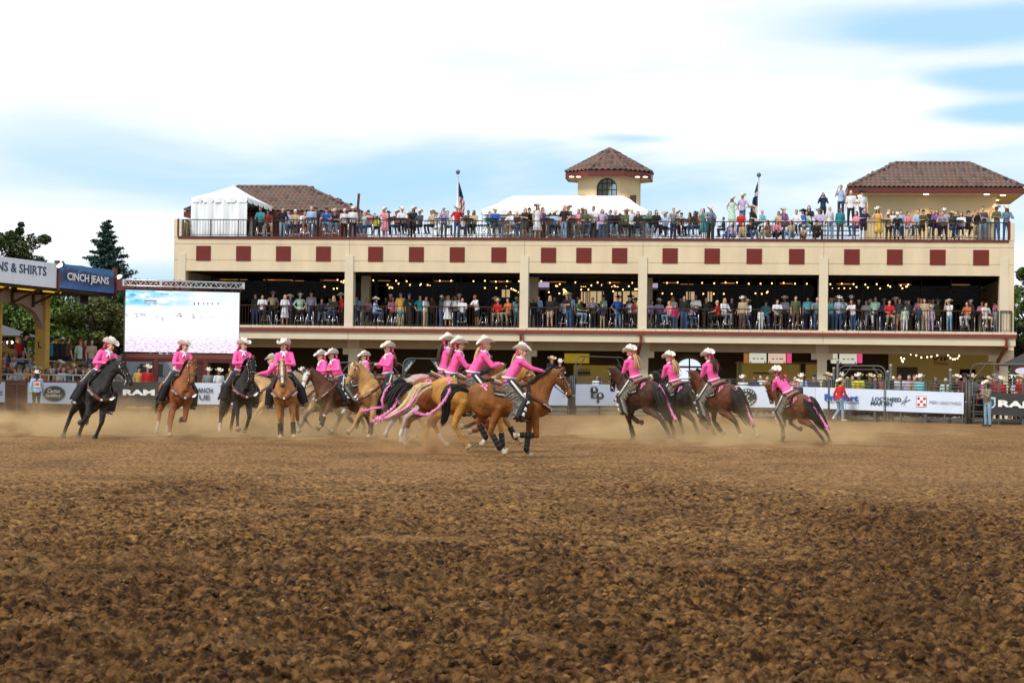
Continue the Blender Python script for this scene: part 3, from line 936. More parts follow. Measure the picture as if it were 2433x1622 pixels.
def hip_pavilion(name, x0, x1, ye, xr0, xr1, yr, v, D, wall, label, nw, nr, wall_m, zw0, lamps=()):
    """a hipped tiled roof on a stucco box: eave corners x0..x1 at photo row ye, ridge ends xr0..xr1 at row yr"""
    r = random.Random(len(label))
    u0, ze = face(x0, ye, v); u1, _ = face(x1, ye, v); ze = face((x0 + x1) / 2, ye, v)[1]
    vr = v + D / 2
    ur0 = face(xr0, yr, vr)[0]; ur1 = face(xr1, yr, vr)[0]; zr = face((xr0 + xr1) / 2, yr, vr)[1]
    o = empty(name, floc(0, 0, 0), FANG, label, 'roof pavilion')
    A, B_, C_, D_ = (u0, v, ze), (u1, v, ze), (ur1, vr, zr), (ur0, vr, zr)
    A2, B2 = (u0, v + D, ze), (u1, v + D, ze)
    mb = MB()
    mb.add([A, B_, C_, D_, A2, B2], [(0, 1, 2, 3), (1, 5, 2), (5, 4, 3, 2), (4, 0, 3), (0, 4, 5, 1)])
    rf = mb.build('roof', M_UNDER, o)
    tiles = slope_tiles(rf, A, B_, C_, D_, nw, nr, r)
    place_tiles(rf, tiles, [], r)
    nd = max(5, round(nw * D / (u1 - u0)))
    side = slope_tiles(rf, B_, B2, C_, C_, nd, nr, r) + slope_tiles(rf, A2, A, D_, D_, nd, nr, r) + slope_tiles(rf, B2, A2, D_, C_, nw, nr, r)
    rest = MB()
    for me, M_ in side:
        rest.add([M_ @ q.co for q in me.vertices], [tuple(p.vertices) for p in me.polygons])
    tag(rest.build('side_tiles', M_TILE[0], rf, True, fix=False), kind='stuff')
    up = Vector((0, 0, .07))
    for P, Q, n in ((A, D_, nr + 2), (B_, C_, nr + 2), (D_, C_, round((ur1 - ur0) / .36))):
        for me, M_ in cap_tiles(Vector(P) + up, Vector(Q) + up, n, .12):
            link('ridge_tile', me, r.choice(M_TILE), rf, M_, shared=True)
    MB().box(u0 - .02, u1 + .02, v - .05, v, ze - .30, ze - .01).box(u0 - .07, u0 - .02, v - .05, v + D, ze - .30, ze - .01).box(u1 + .02, u1 + .07, v - .05, v + D, ze - .30, ze - .01).build('fascia_board', M_TRIM, o)
    MB().box(u0, u1, v + .01, v + D, ze - .31, ze - .27).build('eaves_soffit', M_SOF, o)
    a, b, back = wall
    MB().box(u0 + a, u1 - b, v + back, v + D - 1.0, zw0, ze - .315).build('wall', wall_m, o)
    for px, py in lamps:
        d = ray(px, py)
        zz = ze - .335
        t = (zz - CH) / d.z
        q = d * t
        uu = (q.x - FK * (q.y - FY)) / FN
        vv = (q.y - FY + FK * q.x) / FN
        vv = max(v + .3, min(vv, v + D - .4)); uu = max(u0 + .3, min(uu, u1 - .3))
        lp = MB().tube([(uu, vv, zz), (uu, vv, zz + .02)], .14, 12).build('downlight', M_LAMP, o)
        pl = bpy.data.lights.new('downlight_lamp', 'SPOT')
        pl.energy = 60; pl.color = (1, .62, .25); pl.spot_size = R(110); pl.shadow_soft_size = .1
        po = bpy.data.objects.new('downlight_lamp', pl); COL.objects.link(po); po.parent = o; po.location = (uu, vv, zz - .05)
    return o, (u0, u1, ze)
M_LAMP = mat('lit_downlight', (.9, .8, .6), .5, 0, 1, emit=(1, .78, .42), estr=7)
zp = Z_PB - .02
hip_pavilion('roof_pavilion', 2017, 2431, 446, 2128, 2303, 391, 5.2, 6.6, (1.05, 1.25, 1.15), 'cream pavilion with hipped clay tile roof at the right end of the terrace', 36, 8, M_TOWER, zp,
             ((2044, 466), (2037, 477), (2205, 457), (2351, 457), (2383, 465), (2367, 476)))
hip_pavilion('roof_pavilion', 440, 852, 503, 566, 727, 447, 6.4, 7.0, (.6, .6, .35), 'dark red pavilion with hipped clay tile roof behind the small tent', 36, 8, M_TRIM, zp)
# hexagonal tower
def tower():
    r = random.Random(5)
    v = 11.0
    uc, ze = face(1441, 405, v); zt = face(1441, 344, v)[1]
    s = FPX / 120.0
    Rr = 112 / s * 1.0
    o = empty('tile_roof_tower', floc(0, 0, 0), FANG, 'octagonal cream tower with clay tile roof and arched window above the long tent', 'tower')
    n = 8
    cs = [(uc + Rr * math.cos(PI / 8 + 2 * PI * k / n) * 1.0, v + 2.4 + Rr * math.sin(PI / 8 + 2 * PI * k / n)) for k in range(n)]
    V = [(x, y, ze) for x, y in cs] + [(uc, v + 2.4, zt)]
    mb = MB().add(V, [(k, (k + 1) % n, n) for k in range(n)] + [tuple(range(n - 1, -1, -1))])
    rf = mb.build('roof', M_UNDER, o)
    apex = V[n]
    cnt = []
    for k in range(n):
        A, B_ = Vector(V[(k)]), Vector(V[(k + 1) % n])
        if (A.y + B_.y) / 2 > v + 3.6:
            continue
        cnt += slope_tiles(rf, A, B_, apex, apex, 6, 8, r)
    place_tiles(rf, cnt, [], r)
    for k in range(n):
        if V[k][1] < v + 3.6:
            for me, M_ in cap_tiles(Vector(V[k]) + Vector((0, 0, .06)), Vector(apex) + Vector((0, 0, .03)), 10, .11):
                link('ridge_tile', me, r.choice(M_TILE), rf, M_, shared=True)
    fb_ = MB()
    for k in range(n):
        A, B_ = Vector(V[k]), Vector(V[(k + 1) % n])
        C_ = Vector((uc, v + 2.4, ze))
        a2, b2 = A + (C_ - A) * .03, B_ + (C_ - B_) * .03
        z0, z1 = Vector((0, 0, -.34)), Vector((0, 0, -.01))
        fb_.add([A + z0, B_ + z0, B_ + z1, A + z1, a2 + z0, b2 + z0, b2 + z1, a2 + z1], [(0, 1, 2, 3), (4, 7, 6, 5), (0, 4, 5, 1), (3, 2, 6, 7)])
    fb_.build('fascia_board', M_TRIM, o)
    MB().add([Vector((uc + (x - uc) * .965, v + 2.4 + (y - v - 2.4) * .965, ze - .33)) for x, y in cs], [tuple(range(n))]).build('eaves_soffit', M_SOF, o)
    # stem: octagonal shaft
    Rw = 76 / s * 1.06
    ws_ = [(uc + Rw * math.cos(PI / 8 + 2 * PI * k / n), v + 2.4 + Rw * math.sin(PI / 8 + 2 * PI * k / n)) for k in range(n)]
    z0 = zp
    fv = min(y for x, y in ws_)
    # front face with arched opening
    mb = MB()
    P = [(x, y) for x, y in ws_]
    zt_ = ze - .335
    for k in range(n):
        (x0_, y0_), (x1_, y1_) = P[k], P[(k + 1) % n]
        if abs(y0_ - fv) < .01 and abs(y1_ - fv) < .01:
            continue
        mb.quad((x0_, y0_, z0), (x1_, y1_, z0), (x1_, y1_, zt_), (x0_, y0_, zt_))
    fx = [x for x, y in P if abs(y - fv) < .01]
    x0_, x1_ = min(fx), max(fx)
    wa, zb_ = face(1415.5, 468, v); wb, _ = face(1464, 468, v); z_sp = face(1440, 444, v)[1]; z_ap = face(1440, 420, v)[1]
    c = (wa + wb) / 2; hw = (wb - wa) / 2
    zbot = face(1440, 500, v)[1]
    arch = [(c + hw * math.cos(t), z_sp + (z_ap - z_sp) * math.sin(t)) for t in np.linspace(0, PI, 15)]
    # wall strips either side and above
    mb.quad((x0_, fv, z0), (wa, fv, z0), (wa, fv, zt_), (x0_, fv, zt_)).quad((wb, fv, z0), (x1_, fv, z0), (x1_, fv, zt_), (wb, fv, zt_)).quad((wa, fv, z0), (wb, fv, z0), (wb, fv, zbot), (wa, fv, zbot))
    for i in range(14):
        (xa, za), (xb, zb2) = arch[i], arch[i + 1]
        mb.quad((xb, fv, zb2), (xa, fv, za), (xa, fv, zt_), (xb, fv, zt_))
        mb.quad((xb, fv, zb2), (xa, fv, za), (xa, fv + .25, za), (xb, fv + .25, zb2))
    mb.build('wall', M_TOWER, o, fix=False)
    MB().quad((wa, fv + .25, zbot), (wb, fv + .25, zbot), (wb, fv + .25, z_ap), (wa, fv + .25, z_ap)).build('arch_glass', glass_mat('tower_glass', (.35, .42, .42), .06), o, fix=False)
    fr = MB()
    for i in range(14):
        fr.bar((arch[i][0], fv + .1, arch[i][1]), (arch[i + 1][0], fv + .1, arch[i + 1][1]), .09)
    for zz in (z_sp - .1, z_sp - .55, z_sp + .28):
        hwz = hw if zz < z_sp else hw * .86
        fr.bar((c - hwz, fv + .1, zz), (c + hwz, fv + .1, zz), .05)
    for xx in (c - .27, c, c + .27):
        fr.bar((xx, fv + .1, zbot), (xx, fv + .1, z_ap - (.05 if abs(xx - c) < .1 else .12)), .05)
    for xx in (wa, wb):
        fr.bar((xx, fv + .1, zbot), (xx, fv + .1, z_sp), .09)
    fr.build('window_frame', mat('green_black_frame', (.015, .03, .028), .5, .1, 4), o)
    # sky-bright pane seen in the rear opening
    MB().prism([(wb - .02, zbot), (wa + .45, zbot), (wa + .45, z_sp - .1)] + [(wa + .45 + (hw - .2) * (1 - math.cos(t)), z_sp - .1 + .62 * math.sin(t)) for t in np.linspace(.2, PI * .55, 6)] + [(wb - .02, z_sp + .35)], 1, fv + 3.2, fv + 3.22).build('rear_window', M_SKYW, o)
    for px, lab in ((1381, 0), (1498, 0)):
        uu, zz = face(px, 466, v)
        MB().box(uu - .17 + (0 if px < 1400 else .1), uu + .17 + (0 if px < 1400 else .1), fv + .15, fv + .5, zz - .7, zz + .12).build('small_window', M_MULL, o)
    for px, py in ((1355, 417), (1366, 411), (1509, 411), (1531, 417)):
        d = ray(px, py); zz = ze - .36; q = d * ((zz - CH) / d.z)
        uu = (q.x - FK * (q.y - FY)) / FN; vv = (q.y - FY + FK * q.x) / FN
        vv = max(v + 2.4 - Rr * .86, min(v + 2.4, vv))
        MB().tube([(uu, vv, zz), (uu, vv, zz + .02)], .13, 12).build('downlight', M_LAMP, o)
        pl = bpy.data.lights.new('downlight_lamp', 'SPOT'); pl.energy = 60; pl.color = (1, .58, .22); pl.spot_size = R(110); pl.shadow_soft_size = .1
        po = bpy.data.objects.new('downlight_lamp', pl); COL.objects.link(po); po.parent = o; po.location = (uu, vv, zz - .05)
tower()
# ------------------------------------------------------------------ tents
M_TENT = mat('white_tent_vinyl', (.80, .84, .86), .55, .04, 2, bump=.3, bscale=3)
M_TENTW = mat('white_tent_wall', (.76, .82, .86), .6, .05, 2, bump=.6, bscale=2.5, stretch=(1, 1, .15))
M_ALU = mat('aluminium_pole', (.7, .72, .74), .35, .05, 4, metal=.8)
def tent(label, x0, x1, v0, v1, ye, yr, ridge, walls, back=True, nsc=7, yv=None):
    o = empty('frame_tent', floc(0, 0, 0), FANG, label, 'tent')
    u0, ze = face(x0, ye, v0); u1, _ = face(x1, ye, v0); ze = face((x0 + x1) / 2, ye, v0)[1]
    vm = (v0 + v1) / 2
    zr = face((x0 + x1) / 2, yr, vm)[1]
    if ridge:
        ra, rb = face(ridge[0], yr, vm)[0], face(ridge[1], yr, vm)[0]
    else:
        ra = rb = (u0 + u1) / 2
    # roof as a fine grid with a slight sag
    V, F = [], []
    n, m_ = 24, 12
    for j in range(m_ + 1):
        for i in range(n + 1):
            x = u0 + (u1 - u0) * i / n; y = v0 + (v1 - v0) * j / m_
            ty = 1 - abs(y - vm) / (vm - v0)
            tx = min((x - u0) / max(ra - u0, .01), (u1 - x) / max(u1 - rb, .01), 1)
            t = max(0, min(ty, tx))
            V.append((x, y, ze + (zr - ze) * (t - .10 * math.sin(PI * t) * .6)))
    for j in range(m_):
        for i in range(n):
            a = j * (n + 1) + i
            F.append((a, a + 1, a + n + 2, a + n + 1))
    mesh = MB().add(V, F)
    mesh.build('canopy', M_TENT, o, True, fix=False)
    # valance with scallops, front and side
    vh = .27
    def valance(p0, p1, ns):
        V, F = [], []
        p0, p1 = Vector(p0), Vector(p1)
        N_ = ns * 8
        nrm = (p1 - p0).normalized().cross(Vector((0, 0, 1)))
        for i in range(N_ + 1):
            t = i / N_; f = (i % 8) / 8
            p = p0 + (p1 - p0) * t
            notch = .13 * max(0, 1 - abs(((f + .5) % 1) - .5) / .13) ** .8
            w_ = nrm * .02 * math.sin(t * ns * 2 * PI)
            V.append(p); V.append(p + Vector((0, 0, -vh + notch)) + w_)
        for i in range(N_):
            F.append((2 * i, 2 * i + 1, 2 * i + 3, 2 * i + 2))
        MB().add(V, F).build('valance', M_TENT, o, fix=False)
    valance((u0, v0 - .01, ze), (u1, v0 - .01, ze), nsc)
    valance((u1 + .01, v0, ze), (u1 + .01, v1, ze), max(3, nsc))
    valance((u0 - .01, v1, ze), (u0 - .01, v0, ze), max(3, nsc))
    for x, y in ((u0 + .06, v0 + .06), (u1 - .06, v0 + .06), (u0 + .06, v1 - .06), (u1 - .06, v1 - .06)) + (((u0 + u1) / 2, v0 + .06),) * (1 if ridge else 0):
        MB().tube([(x, y, zp), (x, y, ze - .02)], .03, 8).build('pole', M_ALU, o)
    def wallp(p0, p1):
        p0, p1 = Vector(p0), Vector(p1)
        nrm = (p1 - p0).normalized().cross(Vector((0, 0, 1)))
        V, F = [], []
        n_ = 60
        for i in range(n_ + 1):
            t = i / n_
            for k in range(7):
                s_ = k / 6
                w_ = nrm * (.05 * math.sin(t * 23 + s_ * 2) + .035 * math.sin(t * 47 - s_ * 3) + .02 * math.sin(t * 90)) * (.4 + .6 * s_)
                V.append(p0 + (p1 - p0) * t + Vector((0, 0, -(ze - zp - .02) * s_)) + w_)
        for i in range(n_):
            for k in range(6):
                a = i * 7 + k
                F.append((a, a + 1, a + 8, a + 7))
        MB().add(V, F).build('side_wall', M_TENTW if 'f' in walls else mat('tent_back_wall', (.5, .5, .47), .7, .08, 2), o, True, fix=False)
    if 'f' in walls: wallp((u0, v0 + .03, ze - .02), (u1 - .02, v0 + .03, ze - .02))
    if 'l' in walls: wallp((u0 + .03, v1, ze - .02), (u0 + .03, v0 + .1, ze - .02))
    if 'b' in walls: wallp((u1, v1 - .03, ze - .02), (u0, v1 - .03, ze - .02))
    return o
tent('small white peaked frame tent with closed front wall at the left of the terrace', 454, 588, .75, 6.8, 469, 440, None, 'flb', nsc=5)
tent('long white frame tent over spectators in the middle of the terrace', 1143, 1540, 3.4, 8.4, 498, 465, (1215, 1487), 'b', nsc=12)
# ------------------------------------------------------------------ flags, poles
def flagpole(px, ytop, v, label, colours, side, flag_y0, flag_y1, w_):
    u, zt = face(px, ytop, v)
    o = empty('flagpole', floc(u, v, zp - 3), FANG, label, 'flagpole')
    H_ = zt - (zp - 3)
    MB().tube([(0, 0, 0), (0, 0, H_)], [.05, .035], 10).build('pole', M_ALU, o, True)
    MB().ell((0, 0, H_ + .1), .13).build('ball', mat('pole_ball', (.10, .12, .12), .4, .1, 3), o, True)
    z1 = face(px, flag_y0, v)[1] - (zp - 3); z0 = face(px, flag_y1, v)[1] - (zp - 3)
    # furled cloth hanging in folds
    n, k_ = 40, 13
    V, F = [], []
    for j in range(n + 1):
        t = j / n
        for i in range(k_):
            f = i / (k_ - 1)
            wd = w_ * (.15 + .85 * min(1, t * 1.8)) * (1 - .25 * t)
            V.append((side * (.05 + wd * f), .12 * math.sin(f * 13 + t * 2) * min(1, t * 3), z1 - (z1 - z0) * t - .35 * f * (1 - t) * .5))
    for j in range(n):
        for i in range(k_ - 1):
            a = j * k_ + i
            F.append((a, a + 1, a + k_ + 1, a + k_))
    me = mesh_from(V, F, True, 'flag')
    for c in colours['mats']:
        me.materials.append(c)
    for p in me.polygons:
        j = p.index // (k_ - 1); i = p.index % (k_ - 1)
        p.material_index = colours['f'](j / n, i / (k_ - 1))
    link('flag', me, None, o)
FW = mat('flag_white', (.75, .75, .75), .8, .05, 3); FR = mat('flag_red', (.35, .02, .03), .8, .05, 3); FB = mat('flag_blue', (.02, .04, .11), .8, .05, 3)
flagpole(1088, 413, 12, 'silver pole with a hanging red, white and blue striped flag left of the long tent', {'mats': [FW, FR, FB], 'f': lambda t, i: 2 if t < .38 else (1 if int((i * 1.6 + t * 2.6) * 4.2) % 2 else 0)}, 1, 430, 522, .42)
flagpole(1803, 420, 12, 'silver pole with a hanging dark blue and white flag left of the right pavilion', {'mats': [FW, FR, FB], 'f': lambda t, i: 2 if t < .28 else (0 if t < .42 else (2 if t < .72 else 0))}, -1, 430, 512, .36)
# leaning maroon post
a = floc(*[face(849, 512, 4)[0], 4], face(849, 512, 4)[1]); b = floc(face(853, 460, 4)[0], 4, face(853, 460, 4)[1])
tag(MB().bar(a - (b - a) * .9, b, .13).build('leaning_post', M_TRIM), 'maroon square post standing slightly tilted against the sky', 'post')
# covered cart at the right of the roof
M_CART = mat('beige_crate', (.50, .42, .28), .75, .1, 4)
a, za = face(2312, 503, 1.8); b, zb = face(2362, 503, 1.8)
ct = empty('service_cart', floc((a + b) / 2, 1.8, zp), FANG, 'beige slatted service cart with white top at the right of the terrace', 'cart')
W_ = (b - a) / 2
for k in range(6):
    MB().box(-W_ + .06 + k * (2 * W_ - .1) / 6, -W_ + .03 + (k + 1) * (2 * W_ - .1) / 6, -.3, .3, .1, 1.05).build('board', M_CART, ct)
MB().box(-W_ - .02, W_ + .02, -.36, .36, 1.06, 1.22).build('top', mat('white_cover', (.8, .82, .82), .5, .03, 3), ct)
MB().tube([(.3, 0, 1.23), (.3, 0, 1.55), (.36, 0, 1.65), (.42, 0, 1.55)], .014, 6).tube([(.05, 0, 1.23), (.05, 0, 1.40)], .012, 6).build('tap', M_RAIL, ct)
# bleachers on the roof
bl = empty('bleachers', floc(U(1840, 1.5), 1.6, zp), FANG, 'silver aluminium bleachers on the terrace left of the right pavilion', 'bleachers')
bu0, bu1 = U(1725) - U(1840), U(2045) - U(1840)
for k in range(4):
    MB().box(bu0, bu1, .55 * k, .55 * k + .26, .36 + .28 * k, .40 + .28 * k).build('bench', M_ALU, bl)
    MB().box(bu0, bu1, .55 * k + .29, .55 * k + .5, .10 + .28 * k, .13 + .28 * k).build('footboard', M_ALU, bl)
lm = MB()
for x in np.linspace(bu0 + .3, bu1 - .3, 7):
    lg = MB().bar((x, 0.05, 0), (x, 1.9, 1.2), .05).bar((x, 1.9, 0), (x, 1.9, 1.2), .05).bar((x, .9, 0), (x, .9, .6), .05)
    lg.build('leg_frame', M_ALU, bl)
# ------------------------------------------------------------------ arena fence, banners, gates
M_PIPE = mat('grey_pipe', (.10, .10, .095), .5, .15, 6, metal=.3)
M_PIPEL = mat('pale_pipe', (.52, .46, .36), .6, .12, 5)
M_BOARD = mat('maroon_board', (.16, .045, .035), .8, .15, 2, stretch=(1, 1, 5))
M_BAN = mat('white_banner', (.60, .69, .84), .6, .04, 1.5, bump=.5, bscale=3)
M_BANK = mat('black_banner', (.035, .035, .037), .6, .12, 2, bump=.15, bscale=4)
M_INK = mat('black_ink', (.02, .03, .03), .6, 0, 1)
M_INKT = mat('teal_ink', (.02, .07, .09), .6, 0, 1)
M_WHITE = mat('white_ink', (.8, .8, .8), .6, 0, 1)
M_BLUEI = mat('blue_ink', (.01, .11, .42), .6, 0, 1)
M_GREYI = mat('grey_ink', (.30, .33, .36), .6, 0, 1)
FL = [(-120, 93.5), (0, 94), (600, 95), (1000, 98), (1300, 102), (1480, 106.3), (1700, 103), (1940, 95.4), (2290, 91), (2600, 88.5)]
def fpt(px, z=0.0, off=0.0):
    Y = float(np.interp(px, [a for a, _ in FL], [b for _, b in FL]))
    d = ray(px, HY)
    return Vector((d.x / d.y * (Y - off), Y - off, z))
def oriented(name, A, B_, label, cat, group=None):
    d = (B_ - A); d.z = 0
    o = empty(name, (A.x, A.y, 0), math.atan2(d.y, d.x), label, cat, group)
    return o, d.length
def panel(pa, pb, label, rails=(.22, .42, 1.42, 1.55, 1.68, 1.80), m=None, boards=False, off=0, r=.022):
    m = m or M_PIPE
    A, B_ = fpt(pa, off=off), fpt(pb, off=off)
    o, W_ = oriented('fence_panel', A, B_, label, 'fence', 'pipe fence panels around the arena')
    for z in rails:
        MB().tube([(0.035, 0, z), (W_ - .035, 0, z)], r, 8).build('rail', m, o, True)
    for x in (.0, W_ / 2, W_ - .07):
        MB().box(x, x + .06, -.03, .03, 0, max(rails) + .02).build('post', m, o)
    if boards:
        for k in range(6):
            MB().box(0, W_, .10, .14, .36 + k * .165, .36 + k * .165 + .155).build('board', M_BOARD, o)
    return o
lp = [-120, 12, 66, 200, 330, 465, 600]
for i in range(6):
    panel(lp[i], lp[i + 1], 'maroon boarded fence panel behind thin pipes, ' + ['at the left edge of the photo', 'left of the oval logo banner', 'carrying the white oval logo banner', 'behind the first black horse', 'carrying the black banner behind the chestnut horse', 'carrying the white banner behind the second black horse'][i], rails=(.30, .52, .86, 1.2), boards=True, r=.014)
mp_ = [600, 735, 870, 1010, 1150, 1250, 1352]
pn = ['behind the palomino galloping left', 'behind the buckskin horse', 'behind the upright rider on the palomino', 'behind the pale roan rump', 'behind the leaning riders', 'behind the bay horse head']
for i in range(6):
    panel(mp_[i], mp_[i + 1], 'grey pipe fence panel ' + pn[i])
rp = [1368, 1480, 1600, 1735, 1860, 1960, 2080, 2200, 2290]
pn = ['under the arched gate with the double letter logo', 'behind the dark bay horse', 'behind the black horse at right', 'carrying the round logo banner', 'behind the small bay horse', 'behind the man in the red shirt', 'carrying the dark lettered white banner', 'carrying the checkerboard logo banner']
for i in range(8):
    panel(rp[i], rp[i + 1], 'grey pipe fence panel ' + pn[i])
for i, (a, b, n_) in enumerate(((2312, 2433, 'right of the ladder gate'), (2433, 2600, 'at the right edge of the photo'))):
    panel(a, b, 'grey pipe fence panel ' + n_)
# thick gate posts
for px, w_, lab in ((1360, .26, 'thick grey gate post in front of the bay horse muzzle'), (1975, .30, 'wide grey fence post behind the walking man in red'), (2112, .45, 'wide ribbed grey fence post left of the checkerboard logo'), (2301, .26, 'grey gate post between the white and the black banner'), (2013, .2, 'grey fence post right of the walking man in red')):
    c = fpt(px, off=-.05)
    o = empty('gate_post', (c.x, c.y, 0), 0, lab, 'post')
    MB().box(-w_ / 2, w_ / 2, -.04, .10, 0, 1.82).build('plate', M_PIPE, o)
    for k in range(3):
        MB().tube([(-w_ / 2 + w_ * (k + .5) / 3, -.07, 0), (-w_ / 2 + w_ * (k + .5) / 3, -.07, 1.9)], .03, 8).build('tube', M_PIPE, o, True)
    MB().box(-w_ / 2 - .02, w_ / 2 + .02, -.08, -.045, .9, .96).build('latch', M_CHROME, o)
def arch(pa, pb, ytop, label, second=False, gusset=None, off=0, m=M_PIPE):
    A, B_ = fpt(pa, off=off), fpt(pb, off=off)
    z = at((pa + pb) / 2, ytop, (A.y + B_.y) / 2).z
    o, W_ = oriented('arched_gate_frame', A, B_, label, 'gate frame', 'arched pipe gate frames')
    def hoop(zz, r, x0=0, x1=None, rr=.03):
        x1 = W_ if x1 is None else x1
        P = [(x0, 0, 0), (x0, 0, zz - r)]
        for t in np.linspace(0, PI / 2, 6)[1:]:
            P.append((x0 + r - r * math.cos(t), 0, zz - r + r * math.sin(t)))
        for t in np.linspace(0, PI / 2, 6):
            P.append((x1 - r + r * math.sin(t), 0, zz - r + r * math.cos(t)))
        P.append((x1, 0, 0))
        MB().tube(P, rr, 8, up=(0, 1, 0)).build('hoop', m, o, True)
    hoop(z, .35)
    if second: hoop(z - .16, .3, .1, W_ - .1, .02)
    for s in (0, 1):
        x = .05 if not s else W_ - .05
        x2 = .62 if not s else W_ - .62
        MB().bar((x, 0, z - .75), (x2, 0, z - .05), .04).build('brace', m, o)
        if gusset:
            g = MB().prism([(x, z - .7), (x2 * .95 if not s else W_ - .6, z - .06), (x + (.22 if not s else -.22), z - .05), (x, z - .3)], 1, -.01, .01).build('gusset_plate', mat('slate_plate', (.06, .09, .10), .6, .1, 3), o)
            ang = math.atan2(.62, .5)
            ex = (math.cos(ang), 0, math.sin(ang)) if not s else (math.cos(ang), 0, -math.sin(ang))
            ey = (-math.sin(ang), 0, math.cos(ang)) if not s else (math.sin(ang), 0, math.cos(ang))
            text('Priefert', M_WHITE, o, ((x + x2) / 2 + (-.06 if not s else .06), -.022, z - .36), ex, ey, width=.5, height=.11, bold=.03)
    return o
arch(957, 1052, 852, 'grey arched gate frame with lettered corner plates behind the roan horse', gusset=True)
arch(1368, 1484, 847.5, 'plain grey arched gate frame left of the dark bay horse')
arch(1992, 2104, 869, 'double hoop arched gate frame behind the people in safety vests', second=True)
arch(2306, 2560, 865, 'tall grey arched gate frame at the right edge above the ladder gate')
arch(797, 960, 862, 'thin grey gate frame behind the palomino head', m=M_PIPE)
# tall hinge posts with pale caps
for px, yt, lab in ((1981, 872, 'pale capped steel post left of the double hoop gate'), (1990, 853, 'tall dark steel post left of the double hoop gate'), (2116, 865, 'tall steel post with angled pale cap right of the double hoop gate'), (2109, 880, 'short steel post against the double hoop gate'), (2258, 876, 'lone round topped post before the ticket window')):
    c = fpt(px, off=-.3); z = at(px, yt, c.y).z
    o = empty('hinge_post', (c.x, c.y, 0), 0, lab, 'post')
    MB().tube([(0, 0, 0), (0, 0, z - .1)], .06, 10).build('shaft', M_PIPE, o, True)
    MB().tube([(0, 0, z - .1), (0, 0, z - .02), (.0, 0, z)], [.065, .06, .02], 10).build('cap', mat('pale_cap', (.4, .38, .33), .5, .1, 4), o, True)
# ladder gate at right
A = fpt(2305, off=.25); B_ = fpt(2338, off=.45)
lg, W_ = oriented('ladder_gate', A, B_, 'open grey ladder panel standing beside the man with the camera', 'gate')
for x in (0, W_): MB().tube([(x, 0, 0), (x, 0, 1.75)], .03, 8).build('upright', M_PIPE, lg, True)
for k in range(6): MB().tube([(0, 0, .25 + k * .28), (W_, 0, .25 + k * .28)], .02, 8).build('rung', M_PIPE, lg, True)

def banner(pa, pb, ya, yb, m, label, z0=None, z1=None, off=.09):
    """ya: (top,bottom) row at pa, yb: at pb"""
    A, B_ = fpt(pa, off=off), fpt(pb, off=off)
    o, W_ = oriented('banner', A, B_, label, 'banner', None)
    za1, za0 = at(pa, ya[0], A.y).z, at(pa, ya[1], A.y).z
    zb1, zb0 = at(pb, yb[0], B_.y).z, at(pb, yb[1], B_.y).z
    n = 24
    V, F = [], []
    for i in range(n + 1):
        t = i / n
        w_ = .012 * math.sin(t * W_ * 2.1) + .006 * math.sin(t * W_ * 5.3)
        for yo in (0, .012):
            V.append((W_ * t, w_ + yo, za0 + (zb0 - za0) * t)); V.append((W_ * t, w_ + yo, za1 + (zb1 - za1) * t))
    for i in range(n):
        a = 4 * i
        F += [(a, a + 4, a + 5, a + 1), (a + 2, a + 3, a + 7, a + 6), (a + 1, a + 5, a + 7, a + 3), (a, a + 2, a + 6, a + 4)]
    F += [(0, 1, 3, 2), (4 * n, 4 * n + 2, 4 * n + 3, 4 * n + 1)]
    MB().add(V, F).build('cloth', m, o)
    def P(px, py):
        t = (px - pa) / (pb - pa)
        Y = A.y + (B_.y - A.y) * t
        q = at(px, py, Y)
        x = (q - A).to_2d().length if hasattr(q, 'to_2d') else 0
        return (x, -.032, q.z)
    slope = (zb1 - za1 + zb0 - za0) / 2 / W_
    ex = (1, 0, slope)
    return o, P, ex
UPZ = (0, 0, 1)
def bword(bn, s, px, py, wpx, hpx, m, **kw):
    o, P, ex = bn
    a, b = P(px - wpx / 2, py), P(px + wpx / 2, py)
    c, d = P(px, py - hpx / 2), P(px, py + hpx / 2)
    exv = Vector(ex).normalized()
    up = Vector((-exv.z, 0, exv.x))
    text(s, m, o, P(px, py), exv, up, width=abs(b[0] - a[0]), height=abs(c[2] - d[2]), **kw)
def disc(bn, px, py, rx, ry, m, name, y=-.030, n=28, ring=None):
    o, P, ex = bn
    c = P(px, py); a = abs(P(px + rx, py)[0] - c[0]); b = abs(P(px, py + ry)[2] - c[2])
    mb = MB()
    if ring:
        V = []
        for k in range(n):
            t = 2 * PI * k / n
            V.append((c[0] + a * math.cos(t), y, c[2] + b * math.sin(t))); V.append((c[0] + a * ring * math.cos(t), y, c[2] + b * ring * math.sin(t)))
        mb.add(V, [(2 * k, 2 * k + 1, (2 * k + 3) % (2 * n), (2 * k + 2) % (2 * n)) for k in range(n)])
    else:
        mb.add([(c[0] + a * math.cos(2 * PI * k / n), y, c[2] + b * math.sin(2 * PI * k / n)) for k in range(n)], [tuple(range(n))])
    return mb.build(name, m, o)
b0 = banner(-90, 12, (904, 954), (907, 955), M_BAN, 'white banner with blue letters cut by the left edge of the photo')
bword(b0, 'nt', 1, 933, 10, 13, M_BLUEI, bold=.02)
b1 = banner(66, 182, (908, 957), (909, 960), M_BAN, 'white fence banner with black oval saddlery logo behind the first black horse')
disc(b1, 129, 935, 26, 18, M_INK, 'oval_plate')
disc(b1, 129, 935, 28, 19.6, M_GREYI, 'oval_rim', ring=.95)
bword(b1, 'Cactus', 128, 928, 30, 10, M_WHITE, shear=.3, bold=.01)
bword(b1, 'Saddlery', 127, 940, 38, 10, M_WHITE, shear=.3, bold=.01)
